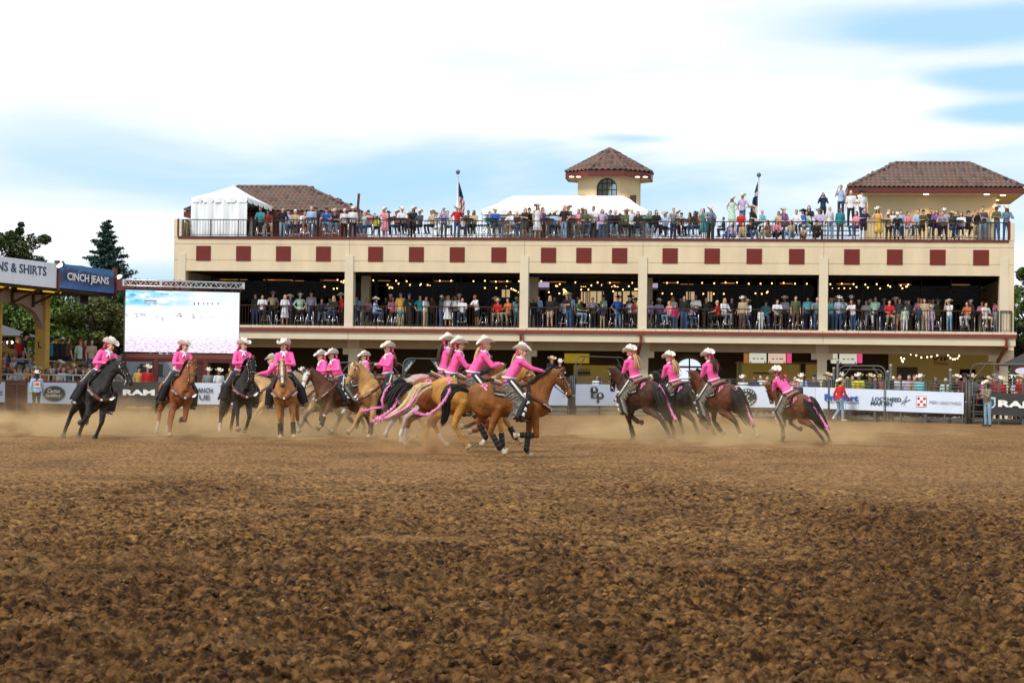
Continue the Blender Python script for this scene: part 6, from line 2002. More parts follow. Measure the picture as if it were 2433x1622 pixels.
BALC = '''608 s k A n 1|622 s w k k 0|647 s s E d 1|678 f w B D 0|690 s u C k 1|715 s i C k 1|739 s h K j 1|764 e n k J 1|781 i w k s 2|791 i k B j 0|811 s r C k 1|839 i q A j 0|848 s l A d 2|872 i l k d 1|877 i p B n 1|900 i l C j 0|918 s k k k 3|930 s k W k 2|934 i p L f 1|953 s y U t 1|953 s t y s 0 .55|973 f k U k 1|997 s t k k 1|1011 f w k s 1|1026 p f k k 2|1047 p d W j 1|1064 s w B D 1|1085 p w k k 1|1091 s l C k 2|1100 i w b j 0|1127 l w z K 0|1178 s m C k 2|1181 i r T s 0|1205 i o k s 0|1228 s c Y J 1|1240 f k L f 0|1258 s w y w 0 .6|1267 f k B k 1|1281 s l k n 1|1308 s k B S 0|1320 s k k k 1|1339 i l k n 1|1348 l k T j 0|1354 s l E j 1|1372 s m k k 2|1381 i g k J 0|1407 s h b d 1|1432 s i A k 2|1433 p n y s 0 .7|1467 s b K J 1|1491 i w W k 1|1497 s k K k 3|1508 i m K k 0|1524 s y G k 0|1551 i a k K 1|1570 i a C j 1|1586 i p B J 0|1600 s w B j 2|1604 s v N j 0 .72|1622 s q C j 2|1626 s k N j 0|1644 i a L j 0 .8|1652 s w z k 1|1677 s k g k 1|1697 i r z k 0|1726 i w B e 0|1737 s k z k 1|1764 s s C f 0|1775 i w T j 0|1810 s w N w 0 .62|1819 i t K j 1|1847 i w k f 0|1864 s h C k 1|1891 s x k f 0|1919 s c A n 1|1943 l q g j 0|1972 s c B j 0|1979 s d T k 2|1993 f l C j 0|2005 s i k j 1|2023 s m C k 1|2022 s w L j 0 .9|2041 s d W k 2|2060 s e k k 1|2068 i w T w 1|2079 s i L d 1|2101 s n E n 1|2114 i r k s 0|2130 s u C k 2|2138 s d b S 1|2151 s i k w 0 .72|2155 s d C k 3|2157 s d A k 1|2182 s n L k 0 .72|2185 s l b k 2|2187 s p N w 1|2198 s s L s 0|2210 s e E k 2|2213 s a T a 0 .75|2216 s w k k 2|2228 s x E k 2|2256 p w T J 0|2294 i o L w 0|2308 s d W k 1|2332 s p L s 1|2346 i w k S 0|2362 s k A k 2|2366 s e L e 0 .7|2371 s p N j 1|2391 s l k S -.34 .72|2394 s w N j -.42'''
def zone(px, where):
    i = min(range(19), key=lambda k: abs(SQ[k] - px))
    return ('above' if where == 'roof' else 'below') + ' the %s red square' % ORD[i]
def crowd(table, where, vrail, zdeck):
    rows = []
    for e in table.split('|'):
        f = e.split()
        row_, sc0 = float(f[5]), (float(f[6]) if len(f) > 6 else 1.0)
        if f[1] == 's' and sc0 > .8 and 0 <= row_ <= 1 and int(float(f[0])) % 5 in (0, 2): f[1] = 'lfh'[int(float(f[0])) % 3] if row_ == 0 else 'fh'[int(float(f[0])) % 2]
        rows.append((float(f[0]) + (int(float(f[0])) * 7 % 5 - 2) * .8, f[1], f[2], f[3], f[4], row_, sc0))
    gname = {'roof': 'spectators on the roof terrace', 'balcony': 'spectators on the balcony'}[where]
    labs = {}
    L_ = []
    for i, (px, ps, top, hd, bt, row, s) in enumerate(rows):
        z_ = zone(px, where)
        who = 'small child' if s < .8 else 'person'
        tp = PAL[top][0] + (' dress' if bt == 'D' else (' top'))
        variants = ['%s in %s, %s, %s %s' % (who, tp, headword(hd), PWORD[ps].split(' leaning')[0], z_)]
        lb = variants[0]
        L_.append(lb)
    seen = {}
    for i, lb in enumerate(L_):
        seen.setdefault(lb, []).append(i)
    for lb, ii in seen.items():
        if len(ii) > 1:
            ii.sort(key=lambda k: rows[k][0])
            pos = ['left hand ', 'right hand '] if len(ii) == 2 else ['left hand ', 'middle ', 'right hand ']
            for k, i in enumerate(ii):
                L_[i] = pos[min(k, len(pos) - 1)] + lb
    spots = []
    for i, (px, ps, top, hd, bt, row, s) in enumerate(rows):
        r = random.Random(int(px) * 3 + len(where))
        seated = ps in 'ie'
        v = vrail + (.06 if row == 0 else 0) + row * .75 + (.14 if seated else 0) + (0 if ps in 'le' else .14)
        z = zdeck
        if where == 'roof' and 1725 < px < 2060 and row >= 1:
            z = zdeck + (.12 if row < 2 else .30) * 1.0
            if row > 4: z = zdeck + {6: 1.18, 5.2: 1.42, 5: .92}.get(row, 1.0)
            if abs(px - 2048) < 2.5: z = zdeck + 1.02
            if abs(px - 2019) < 2.5: z = zdeck + .84
        u = U(px, v)
        zz = z + (-.04 if seated else 0)
        yaw = R(r.gauss(0, 30)) + (.10 if px < 1000 else -.08)
        sc_ = s * (r.uniform(.90, 1.03) if s in (1.0,) else 1)
        person(floc(u, v, zz), FANG + yaw, ps, top, hd, bt, L_[i], gname, sc_, r=r, sleeve=('tank' if bt in 'D' and r.random() < .6 else None))
        spots.append((u, v, z, seated, s, px))
    return spots
S_ROOF = crowd(ROOF, 'roof', .42, zp)
S_BALC = crowd(BALC, 'balcony', .52, Z_DK)
# ------------------------------------------------------------------ stools and high tables
def stool_meshes():
    seat = MB().tube([(0, 0, .70), (0, 0, .76), (0, 0, .775)], [.18, .185, .15], 14).mesh(True)
    leg = MB().tube([(.10, .10, .70), (.17, .17, .25), (.21, .21, 0)], .016, 6).mesh(True)
    ring = MB()
    P = [(.20 * math.cos(t), .20 * math.sin(t), .28) for t in np.linspace(0, 2 * PI, 13)]
    ring.tube(P, .012, 5)
    return seat, leg, ring.mesh(True)
ST_SEAT, ST_LEG, ST_RING = stool_meshes()
def stool(loc, rz, label, group):
    o = empty('bar_stool', loc, rz, label, 'stool', group)
    link('seat', ST_SEAT, M_BLK, o)
    for k in range(4): link('leg', ST_LEG, M_CHROME, o, Matrix.Rotation(k * PI / 2, 4, 'Z'))
    link('foot_ring', ST_RING, M_CHROME, o)
    return o
TB_TOP = MB().tube([(0, 0, 1.03), (0, 0, 1.07)], .38, 20).mesh(); TB_COL = MB().tube([(0, 0, .03), (0, 0, 1.03)], .035, 8).mesh(True)
TB_BASE = MB().tube([(0, 0, 0), (0, 0, .02), (0, 0, .05)], [.27, .26, .05], 18).mesh(True)
def table(loc, label, group, legm=M_CHROME):
    o = empty('high_table', loc, 0, label, 'table', group)
    link('tabletop', TB_TOP, M_BLK, o); link('column', TB_COL, legm, o); link('base', TB_BASE, legm, o, shared=True)
    return o
def near(px): 
    i = min(range(19), key=lambda k: abs(SQ[k] - px)); return ORD[i]
def stools_for(spots, where, extra, deckw):
    n = 0; seen = {}
    todo = [(u, v + .16, z, px) for (u, v, z, seated, s, px) in spots if seated and not (where == 'roof' and 1725 < px < 2040)]
    todo += [(U(px, vv), vv, (zp if where == 'roof' else Z_DK), px) for px, vv in extra]
    names = {}
    for t in todo: names.setdefault(near(t[3]), []).append(t)
    for k, ts in names.items():
        ts.sort(key=lambda t: t[3])
        for i, (u, v, z, px) in enumerate(ts):
            q = '' if len(ts) == 1 else (ORD[i] + ' from left, ')
            stool(floc(u, v, z), FANG + rnd.uniform(0, 1.5), 'black seated chrome bar stool on the %s, %s%s the %s red square' % (deckw, q, 'above' if where == 'roof' else 'below', k), 'chrome bar stools on the ' + deckw)
stools_for(S_ROOF, 'roof', [(1140, .9), (1156, .8), (1182, 1.2), (1316, .9), (1086, .9)], 'terrace')
stools_for(S_BALC, 'balcony', [(712, .8), (736, 1.1), (946, .9), (1150, .9), (1457, .8), (1345, .9), (1886, .8), (1901, .8), (1935, .9), (2010, 1), (2045, 1), (2186, .9), (632, .8), (932, .8), (664, .9), (1808, .9), (2222, 1)], 'balcony')
for i, px in enumerate((739, 825, 884, 949, 1048, 1106, 1163, 1297, 1362, 1455, 1540, 1617, 2105, 2206, 2270)):
    table(floc(U(px, .72), .72, zp), 'round high table on the terrace, %s one counted from the left' % ORD[i], 'round high tables on the terrace')
for i, px in enumerate((646, 745, 843, 858, 1076, 1290, 1402, 1480, 1559, 1660, 1855, 1928, 2040, 2091, 2236, 2316)):
    table(floc(U(px, 1.05), 1.05, Z_DK), 'round high table on the balcony, %s one counted from the left' % ORD[i], 'round high tables on the balcony')
# ------------------------------------------------------------------ people behind the arena fence
FENCEP = '''1310 f k T n 1.1|1331 i k C j .4|1418 s w k j 2.5|1547 s r C k 2|1560 s e C k 1.6|1610 s p T k 1.5|1640 s d A k 1.4|1690 s e k k 2|1765 s w C j 1.6|1793 s n b k 1.4|1808 s w k k 2|1822 s s b k 1.5|1888 s p k j 2.2|1905 s l C j 1.3|1934 s d A d 1.6|1966 s x T k 1.2|1972 s k k k 2.4|2000 s z C j 1.0|2013 s o Y j 1.6|2025 s z b k 1.1|2041 s z C k 1.0|2068 s x T k 1.0|2078 s d b k .6|2090 s o O k 1.5|2121 s d C k 1.8|2129 s w k k 1.4|2137 s w b k 1.2|2160 s a k n 1.5|2172 s s b k 1.4|2187 s c C j 1.0|2221 s f L k 1.3|2247 s i g k 1.3|2273 s k C k 1.6|2292 s m K k 1.4|2309 s e T k .9|2333 s p K k 1.3|2349 s r T k 1.8|2362 s m E k 1.5|2377 s r C k .45|2416 s w L j 1.1|2425 s r T k .4|718 s k C k 1.2|838 s d K k 3.5|350 s r C k 2.4|415 s s C k 1.6|455 s k k k 2.2|547 s f b k 1.5|520 s w C d 1.2|330 s y A k 2.6|495 s e C k 2.0'''
beh = {}
rows = [e.split() for e in FENCEP.split('|')]
def fzone(px):
    marks = [(330, 'left of the video screen frame'), (460, 'below the video screen'), (560, 'below the right side of the video screen'), (720, 'behind the leaning rider on the palomino'), (838, 'beside the first ground column'), (1320, 'left of the plain arched gate'), (1418, 'inside the plain arched gate'), (1552, 'between the dark bay and black horses'), (1640, 'before the arched window'), (1700, 'right of the arched window'),
             (1800, 'before the kiosk'), (1905, 'right of the small bay horse rider'), (1970, 'left of the safety vests'), (2020, 'in the safety vest group'), (2080, 'under the double hoop gate'), (2130, 'right of the double hoop gate'), (2187, 'before the grey door'), (2240, 'below the VIP sign'), (2285, 'before the black doorway'), (2340, 'behind the ladder gate'), (2400, 'above the right black banner')]
    return min(marks, key=lambda m: abs(m[0] - px))[1]
labs = ['person in %s top, %s, %s' % (PAL[f[2]][0], headword(f[3]), fzone(float(f[0]))) for f in rows]
for i, l_ in enumerate(labs):
    if labs.count(l_) > 1:
        same = [k for k in range(len(labs)) if labs[k] == l_]
        for q, k in enumerate(sorted(same, key=lambda k: float(rows[k][0]))):
            labs[k] = ('left' if q == 0 else 'right') + ' hand ' + l_
for f, l_ in zip(rows, labs):
    px = float(f[0]); r = random.Random(int(px))
    p = fpt(px, 0, -float(f[5]))
    z = .22 if f[1] == 's' else .95
    if px in (1331,): z = .95
    o = person((p.x, p.y, z), R(r.uniform(-35, 35)), f[1], f[2], f[3], f[4], l_, 'people behind the arena fence', r.uniform(.97, 1.06), r=r)
    if f[2] == 'z':
        J = KIT[('stand', 'body')][1]
        mb = MB()
        for sx in (-1, 1): mb.box(sx * .095 - .022, sx * .095 + .022, -.142, -.128, 1.02, 1.42)
        mb.box(-.17, .17, -.146, -.13, 1.08, 1.12)
        mb.build('orange_stripes', mat('vest_orange', (.75, .16, .03), .7, .1, 5), o)
# catwalk the people stand on behind the fence
A, B_ = fpt(1270, off=-.35), fpt(2440, off=-.35)
for a, b in ((640, 960), (1250, 1480), (1480, 1700), (1700, 1940), (1940, 2290), (2290, 2500)):
    A, B_ = fpt(a, off=-.3), fpt(b, off=-.3)
    o, W_ = oriented('catwalk', A, B_, 'low grey catwalk behind the fence ' + {640: 'at left centre', 1250: 'behind the arched gate', 1480: 'before the arched window', 1700: 'before the kiosk', 1940: 'before the VIP windows', 2290: 'at the right edge'}[a], 'catwalk')
    MB().box(0, W_, 0, 2.6, .12, .22).build('deck', M_PLK, o); MB().box(0, W_, .02, .1, .0, .118).build('skirt', M_PIPE, o)
# ------------------------------------------------------------------ people in the left stand
def stand_pt(px, dy):
    Y0 = 95.2 + dy
    return Vector((px_at(px, Y0 + .6), Y0 + .6, 0))
FRONT = '6 i a b k|20 i k L k|34 i w k j|48 i l E j|62 i y B k|74 i k N k|88 i s C j|100 i e T k|114 i o L s|126 i k k d|139 i s g j|151 i w b k|164 i t R k|178 i k N k|196 i d L k|210 i s b j'
for i, e in enumerate(FRONT.split('|')):
    f = e.split(); px = float(f[0]); r = random.Random(int(px) + 5)
    p = stand_pt(px, .75)
    person((p.x, p.y, .98 - .76 + .05), R(r.uniform(-10, 60)), 'i', f[2], f[3], f[4], 'person in %s top, %s, seated front row of left stand, %s from left' % (PAL[f[2]][0], headword(f[3]), ORD[i]), 'spectators in the left stand', r.uniform(.95, 1.04), r=r)
STD = '57 s k K k|101 s k k k|110 s s b e|121 s t b k|132 s k K k|147 s k W k|160 s f b k|190 s i R k|201 s m k j|216 s s N j|46 s r b k'
sp_names = ['large dark', 'dark', 'tan shirted', 'teal shirted', 'black hatted', 'black shirted', 'brown shirted', 'mint shirted', 'maroon shirted', 'dark haired', 'red shirted']
for i, e in enumerate(STD.split('|')):
    f = e.split(); px = float(f[0]); r = random.Random(int(px) + 9)
    p = stand_pt(px, 3.4)
    person((p.x, p.y, 1.42 if px > 170 else 1.52), R(r.uniform(100, 260)) if i < 7 else R(r.uniform(-30, 60)), 's', f[2], f[3], f[4], '%s person standing in the upper aisle of the left stand, %s' % (sp_names[i], headword(f[3])), 'people standing in the left stand', 1.04 if i != 0 else 1.12, r=r)
def far_crowd():
    J = pose_joints('sit')
    lo = [fuse(skin_mesh(J, .05, hands=False), .042, 1, 'b'), fuse(top_mesh(J, .05, 'short'), .045, 1, 's'), fuse(bottom_mesh(J, .05, 'long'), .045, 1, 't'), fuse(hair_mesh(J, 'short'), .04, 1, 'h')]
    arr = []
    for me in lo:
        co = np.zeros(len(me.vertices) * 3); me.vertices.foreach_get('co', co)
        arr.append((co.reshape(-1, 3), [tuple(p.vertices) for p in me.polygons]))
    hat = HATS['cowboy']; co = np.zeros(len(hat.vertices) * 3); hat.vertices.foreach_get('co', co)
    hatA = (co.reshape(-1, 3) + np.array(J['head'] + Vector((0, .012, .078))), [tuple(p.vertices) for p in hat.polygons])
    r = random.Random(77)
    V, F, C = [], [], []; n = 0
    cols = [PAL[c][1] for c in 'wwkbnlrmgtpusaecdxo']
    for row in range(1, 6):
        x0, x1 = (-14, 232) if row < 2 else (-14, 118 - row * 12)
        px = x0
        while px < x1:
            p = stand_pt(px + r.uniform(-3, 3), .75 + .8 * row); z = .98 + .27 * row - .76; a = R(r.uniform(-10, 70)); s = r.uniform(.93, 1.05)
            Rm = np.array([[math.cos(a), -math.sin(a), 0], [math.sin(a), math.cos(a), 0], [0, 0, 1]]) * s
            parts = [(arr[0], r.choice([(.55, .32, .23), (.45, .25, .17), (.3, .16, .1)])), (arr[1], r.choice(cols)), (arr[2], r.choice([(.03, .05, .1), (.02, .02, .02), (.2, .17, .12)])), (arr[3], r.choice([(.05, .03, .02), (.02, .015, .01), (.35, .25, .12)]))]
            if r.random() < .35: parts.append((hatA, r.choice([(.6, .55, .45), (.5, .4, .22), (.03, .03, .03)])))
            for (co, fs), c in parts:
                V.append(co @ Rm.T + np.array([p.x, p.y, z])); F += [tuple(i + n for i in f) for f in fs]; C.append(np.tile((*c, 1), (len(co), 1))); n += len(co)
            px += 13.5
    me = bpy.data.meshes.new('seated_crowd'); me.from_pydata(np.concatenate(V).tolist(), [], F); me.update()
    ca = me.color_attributes.new('col', 'FLOAT_COLOR', 'POINT'); ca.data.foreach_set('color', np.concatenate(C).ravel())
    me.polygons.foreach_set('use_smooth', [True] * len(me.polygons))
    m = bpy.data.materials.new('crowd_cloth'); m.use_nodes = True; t = m.node_tree; b = t.nodes['Principled BSDF']; b.inputs['Roughness'].default_value = .85
    a = t.nodes.new('ShaderNodeAttribute'); a.attribute_name = 'col'; t.links.new(a.outputs['Color'], b.inputs['Base Color'])
    return link('seated_crowd', me, m)
tag(far_crowd(), 'packed rows of seated spectators higher up in the left stand', 'crowd', kind='stuff')
# ------------------------------------------------------------------ horses
def seg(p, a, l):
    """a segment at angle a (degrees, forward positive) from straight down, in the x-z plane"""
    return Vector(p) + Vector((math.sin(R(a)) * l, 0, -math.cos(R(a)) * l))
FORE = (.24, .42, .33, .13)
HIND = (.36, .50, .40, .15)
# leg poses: angles of (shoulder-elbow, elbow-knee, knee-fetlock, fetlock-hoof) / (hip-stifle, stifle-hock, hock-fetlock, fetlock-hoof)
LP = {
 'F_stand': (-20, 2, 0, 30), 'F_plant': (-14, -6, -6, 38), 'F_reach': (-2, 38, 30, 55), 'F_fold': (0, 42, -62, -86), 'F_tuck': (2, 30, -88, -100), 'F_lift': (-4, 26, -38, -60), 'F_back': (-26, -26, -30, -8), 'F_down': (-12, 12, 6, 36), 'F_horiz': (-8, 8, -92, -84),
 'H_stand': (30, -48, 4, 32), 'H_under': (58, -18, 30, 50), 'H_push': (4, -62, -34, -20), 'H_drive': (18, -56, -16, 12), 'H_swing': (48, -44, 12, -10), 'H_fold': (62, -52, 28, -30), 'H_plant': (40, -34, 12, 40),
}
def leg_chain(hip, ls, angs, side, splay=0.0):
    P = [Vector(hip)]
    for a, l in zip(angs, ls):
        P.append(seg(P[-1], a, l))
    for i, p in enumerate(P):
        p.y += side * splay * i * .02
    return P
def horse(H):
    """builds one horse with its tack; H holds pose and colours; returns the root"""
    name = H['name']
    na, hy, hp = R(H.get('neck', 42)), R(H.get('turn', 0)), R(H.get('pitch', 48))
    mb = MB()
    # trunk
    T = [(-.88, 1.22, .13, .09), (-.82, 1.21, .23, .17), (-.70, 1.20, .31, .235), (-.52, 1.185, .350, .285), (-.33, 1.165, .345, .285), (-.12, 1.135, .325, .285), (.10, 1.11, .325, .295), (.30, 1.12, .345, .285), (.47, 1.15, .370, .245), (.60, 1.14, .345, .225), (.72, 1.11, .27, .195), (.80, 1.08, .16, .13)]
    mb.loft([(Vector((x, 0, z)), a, b, (1, 0, 0)) for x, z, a, b in T], 18)
    # haunch and shoulder masses
    for s in (-1, 1):
        mb.ell((-.56, s * .15, 1.13), (.27, .14, .30)); mb.ell((.50, s * .13, 1.06), (.20, .12, .28))
        mb.ell((.74, s * .09, 1.03), (.11, .09, .15))
    # neck
    nb = Vector((.55, 0, 1.24)); nd = Vector((math.cos(na), 0, math.sin(na)))
    L_ = H.get('nlen', .68)
    pts = []
    for i in range(6):
        t = i / 5
        p = nb + nd * L_ * t + Vector((0, 0, .05 * math.sin(PI * t)))
        if hy: 
            p.y += math.sin(hy) * .28 * t * t; p.x -= (1 - math.cos(hy)) * .16 * t * t
        pts.append(p)
    NR = [(.32, .165), (.265, .13), (.215, .105), (.178, .088), (.15, .078), (.13, .075)]
    mb.loft([(p, a, b) for p, (a, b) in zip(pts, NR)], 14)
    poll = pts[-1]
    hd = Vector((math.cos(hp) * math.cos(hy), math.cos(hp) * math.sin(hy), -math.sin(hp)))
    upv = Vector((math.sin(hp) * math.cos(hy), math.sin(hp) * math.sin(hy), math.cos(hp)))
    sv = hd.cross(upv).normalized()
    HR = [(-.05, .02, .07, .06), (.03, .0, .125, .085), (.12, -.018, .145, .098), (.22, -.006, .120, .085), (.33, .006, .092, .064), (.44, .004, .078, .058), (.53, -.004, .076, .062), (.585, -.014, .060, .055), (.615, -.022, .034, .036)]
    hc = [poll + hd * x + upv * z for x, z, a, b in HR]
    mb.loft([(c, a, b, hd) for c, (x, z, a, b) in zip(hc, HR)], 14, upv)
    for s in (-1, 1):
        e0 = poll + hd * .01 + upv * .09 + sv * s * .048
        er = R(H.get('ear', -10))
        ed = (upv * math.cos(er) - hd * math.sin(-er) * -1 + sv * s * .18).normalized()
        ed = (upv * math.cos(er) + hd * math.sin(er) + sv * s * .16).normalized()
        mb.tube([e0 - ed * .03, e0 + ed * .03, e0 + ed * .09, e0 + ed * .155], [.030, .036, .026, .008], 8, .6)
        mb.ell(poll + hd * .17 + upv * .045 + sv * s * .078, (.03, .03, .03))
        mb.ell(poll + hd * .565 + upv * .02 + sv * s * .045, (.024, .024, .024))
    legs = {}
    for k, s in (('fl', 1), ('fr', -1)):
        P = leg_chain((.55, s * .155, 1.10), FORE, LP[H[k]], s, H.get('splay', 0))
        legs[k] = P
        mb.cap(P[0], P[1], .155, .115, 12, 1, (0, 1, 0)); mb.cap(P[1], P[2], .098, .056, 12); mb.ell(P[2], (.058, .055, .066)); mb.cap(P[2], P[3], .048, .042, 10)
        mb.ell(P[3], (.050, .048, .052)); mb.cap(P[3], P[3] + (P[4] - P[3]) * .75, .041, .046, 10)
    for k, s in (('hl', 1), ('hr', -1)):
        P = leg_chain((-.56, s * .16, 1.20), HIND, LP[H[k]], s, H.get('splay', 0))
        legs[k] = P
        mb.cap(P[0] + Vector((0, 0, -.05)), P[1], .215, .155, 12, .75, (0, 1, 0)); mb.cap(P[1], lerp(P[1], P[2], .45), .15, .095, 12); mb.cap(lerp(P[1], P[2], .45), P[2], .095, .062, 12)
        mb.ell(P[2], (.070, .056, .072)); mb.cap(P[2], P[3], .055, .045, 10); mb.ell(P[3], (.052, .050, .054)); mb.cap(P[3], P[3] + (P[4] - P[3]) * .75, .042, .047, 10)
    # tail dock
    TL = [Vector(p) for p in H['tail']]
    mb.cap(Vector((-.84, 0, 1.36)), TL[1], .06, .045, 8)
    body = fuse(mb, .021, 3, 'body', .5)
    # where is each bit of skin: 0 trunk .. 1 lower leg, and face front
    n = len(body.vertices)
    co = np.zeros(n * 3); body.vertices.foreach_get('co', co); co = co.reshape(-1, 3)
    pt = np.zeros(n); tip = np.zeros(n)
    for k, P in legs.items():
        a = np.array(P[2]); 
        for q0, q1, f0, f1 in ((P[1], P[2], 0, .55), (P[2], P[3], .7, .95), (P[3], P[4], 1, 1.3)):
            A, B_ = np.array(q0), np.array(q1); d = B_ - A; t = np.clip(((co - A) @ d) / (d @ d), 0, 1)
            dist = np.linalg.norm(co - (A + t[:, None] * d), axis=1)
            on = dist < .095
            pt = np.where(on, np.maximum(pt, f0 + (f1 - f0) * t), pt)
        sock = H.get('socks', {}).get(k, 0)
        if sock:
            A, B_ = np.array(P[3] + (P[2] - P[3]) * sock), np.array(P[4]); d = B_ - A; t = ((co - A) @ d) / (d @ d)
            tc = np.clip(t, 0, 1); dist = np.linalg.norm(co - (A + tc[:, None] * d), axis=1)
            tip = np.where((dist < .09) & (t > 0.02), 1.0, tip)
    if H.get('blaze'):
        A = np.array(poll + hd * .02 + upv * .10); d = np.array(hd) * .56; t = ((co - A) @ d) / (d @ d)
        lat = np.abs((co - A) @ np.array(sv)); front = (co - A) @ np.array(upv) > -.10
        w_ = H['blaze']
        tip = np.where((t > H.get('blaze0', .02)) & (t < H.get('blaze1', 1.1)) & (lat < w_) & front & (np.linalg.norm(co - np.array(poll), axis=1) < .75), 1.0, tip)
    mz = np.linalg.norm(co - np.array(hc[-2]), axis=1)
    muz = np.clip(1.4 - mz / .10, 0, 1)
    for nm, arr in (('pt', np.clip(pt, 0, 1)), ('white', tip), ('muz', muz)):
        at_ = body.attributes.new(nm, 'FLOAT', 'POINT'); at_.data.foreach_set('value', arr.astype(np.float32))
    # stand it on the ground
    zmin = min(P[4].z for P in legs.values()) - .015
    px, py, sc_ = H['px'], H['py'], H['scale']
    g = ground_at(px, py)
    root = bpy.data.objects.new('horse', None); COL.objects.link(root)
    fwd = R(H['yaw'])
    Rz = Matrix.Rotation(fwd, 4, 'Z'); Lr = Matrix.Rotation(R(H.get('lean', 0)), 4, 'X'); Pr = Matrix.Rotation(R(-H.get('nose', 0)), 4, 'Y')
    base = Matrix.Translation((g.x, g.y, H.get('up', 0.0))) @ Rz @ Lr @ Pr @ Matrix.Scale(sc_, 4) @ Matrix.Translation((0, 0, 0))
    # drop so that the lowest hoof touches
    low = min((base @ P[4]).z for P in legs.values())
    base = Matrix.Translation((0, 0, -low + .03 + H.get('up', 0))) @ base
    root.matrix_world = base
    tag(root, H['label'], 'horse', 'drill team horses')
    cm = horse_mat(H)
    link('body', body, cm, root)
    # hooves
    hm = mat('hoof_' + H.get('hoof', 'dark'), {'dark': (.05, .045, .04), 'pale': (.45, .36, .24)}[H.get('hoof', 'dark')], .6, .2, 20)
    for k, P in legs.items():
        d = (P[4] - P[3]).normalized(); u_, v_, _ = frame_of(d)
        f = (Vector((1, 0, 0)) - d * d.x)
        f = f.normalized() if f.length > .1 else Vector((0, 0, 1))
        c = P[3] + (P[4] - P[3]) * .72
        mbh = MB().tube([c, c + d * .03, P[4] + d * .035], [.048, .053, .066], 12, 1.1, f)
        ho = mbh.build('hoof', hm, root, True)
    # leg wraps
    wm = mat('neoprene_boot', (.011, .011, .012), .75, .15, 12)
    for k in H.get('wraps', ()):
        P = legs[k]; A, B_ = lerp(P[2], P[3], .22), lerp(P[2], P[3], .98)
        d = (B_ - A)
        w_ = MB().tube([A, A + d * .05, A + d * .5, B_, B_ + (P[4] - P[3]) * .35], [.056, .062, .058, .063, .054], 12).build('leg_boot', wm, root, True)
        st_ = MB()
        for t in (.2, .5, .8):
            st_.tube([A + d * (t - .04), A + d * (t + .04)], .0655, 12)
        st_.build('straps', mat('boot_strap', (.05, .05, .055), .5, .1, 8), w_)
    # eyes, nostrils
    for s in (-1, 1):
        MB().ell(poll + hd * .17 + upv * .048 + sv * s * .094, .018).build('eye', mat('dark_eye', (.008, .005, .004), .12, 0, 1), root, True)
        MB().ell(poll + hd * .585 + upv * .012 + sv * s * .056, (.016, .016, .012)).build('nostril', mat('nostril_dark', (.012, .008, .008), .6, 0, 1), root, True)
    r = random.Random(int(px))
    # mane: locks from the crest
    mm = MB()
    fly = H.get('fly', .5); ms = H.get('mane_side', -1)
    for i in range(100):
        t = .08 + .92 * i / 99
        j = min(4, int(t * 5)); f = t * 5 - j
        p = lerp(pts[j], pts[j + 1], f); a = NR[j][0] * (1 - f) + NR[j + 1][0] * f
        d = (pts[j + 1] - pts[j]).normalized(); up_ = Vector((0, 0, 1)) - d * d.z; up_.normalize()
        root_p = p + up_ * (a - .015) + Vector((0, r.uniform(-.012, .012), 0))
        ln = r.uniform(.13, .24)
        out = Vector((-fly * .6, ms * (.55 - fly * .3), 0))
        q1 = root_p + (up_ * .04 + out * .25 * ln * 3 * .33 + Vector((0, 0, .01)))
        q2 = q1 + out * ln * .6 + Vector((0, 0, -ln * (.35 - fly * .25))); q3 = q2 + out * ln * .5 + Vector((0, 0, -ln * (.6 - fly * .4)))
        mm.tube([root_p, q1, q2, q3], [.012, .013, .009, .002], 5, .6)
    for i in range(10):
        q0 = poll + upv * .11 + sv * r.uniform(-.03, .03); q1 = q0 + hd * .06 + upv * .02 + sv * r.uniform(-.02, .02); q2 = q1 + hd * .10 - upv * .03 + sv * r.uniform(-.03, .03)
        mm.tube([q0, q1, q2], [.014, .013, .003], 5)
    mane_m = mat('mane_' + H['mane'], {'black': (.009, .008, .007), 'flaxen': (.55, .42, .22), 'chestnut': (.16, .055, .018), 'white': (.6, .55, .45)}[H['mane']], .55, .25, 30)
    tag(mm.build('mane', mane_m, root, True, fix=False), kind='stuff')
    # tail along its own curve
    tm = MB()
    def curve(P, t):
        k = min(len(P) - 2, int(t * (len(P) - 1))); f = t * (len(P) - 1) - k
        p0, p1, p2, p3 = P[max(k - 1, 0)], P[k], P[k + 1], P[min(k + 2, len(P) - 1)]
        return .5 * ((2 * p1) + (p2 - p0) * f + (2 * p0 - 5 * p1 + 4 * p2 - p3) * f * f + (-p0 + 3 * p1 - 3 * p2 + p3) * f ** 3)
    full = H.get('tail_full', 1.0)
    for i in range(130):
        a = r.uniform(0, 2 * PI); rad = r.random() ** .5; ph = r.uniform(-.5, .5); ln = r.uniform(.72, 1.06)
        P_, R_ = [], []
        for j in range(8):
            t = j / 7 * ln
            c = curve(TL, min(t, 1)) if t <= 1 else TL[-1] + (TL[-1] - TL[-2]) * (t - 1) * 3
            w_ = full * (.045 + .085 * math.sin(PI * min(1, t * .9) ** .8)) 
            P_.append(c + Vector((math.cos(a + ph * t * 2) * w_ * .8, math.sin(a + ph * t * 2) * w_, math.sin(a * 2 + t * 3) * w_ * .6)) * rad)
            R_.append((.0125 if j < 6 else .008) * (1 if j else .8) if j < 7 else .002)
        tm.tube(P_, R_, 5)
    tcol = mat('mane_' + H.get('tailc', H['mane']), (.1, .1, .1)) if 'mane_' + H.get('tailc', H['mane']) in MATS else mane_m
    tag(tm.build('tail', tcol, root, True, fix=False), kind='stuff')
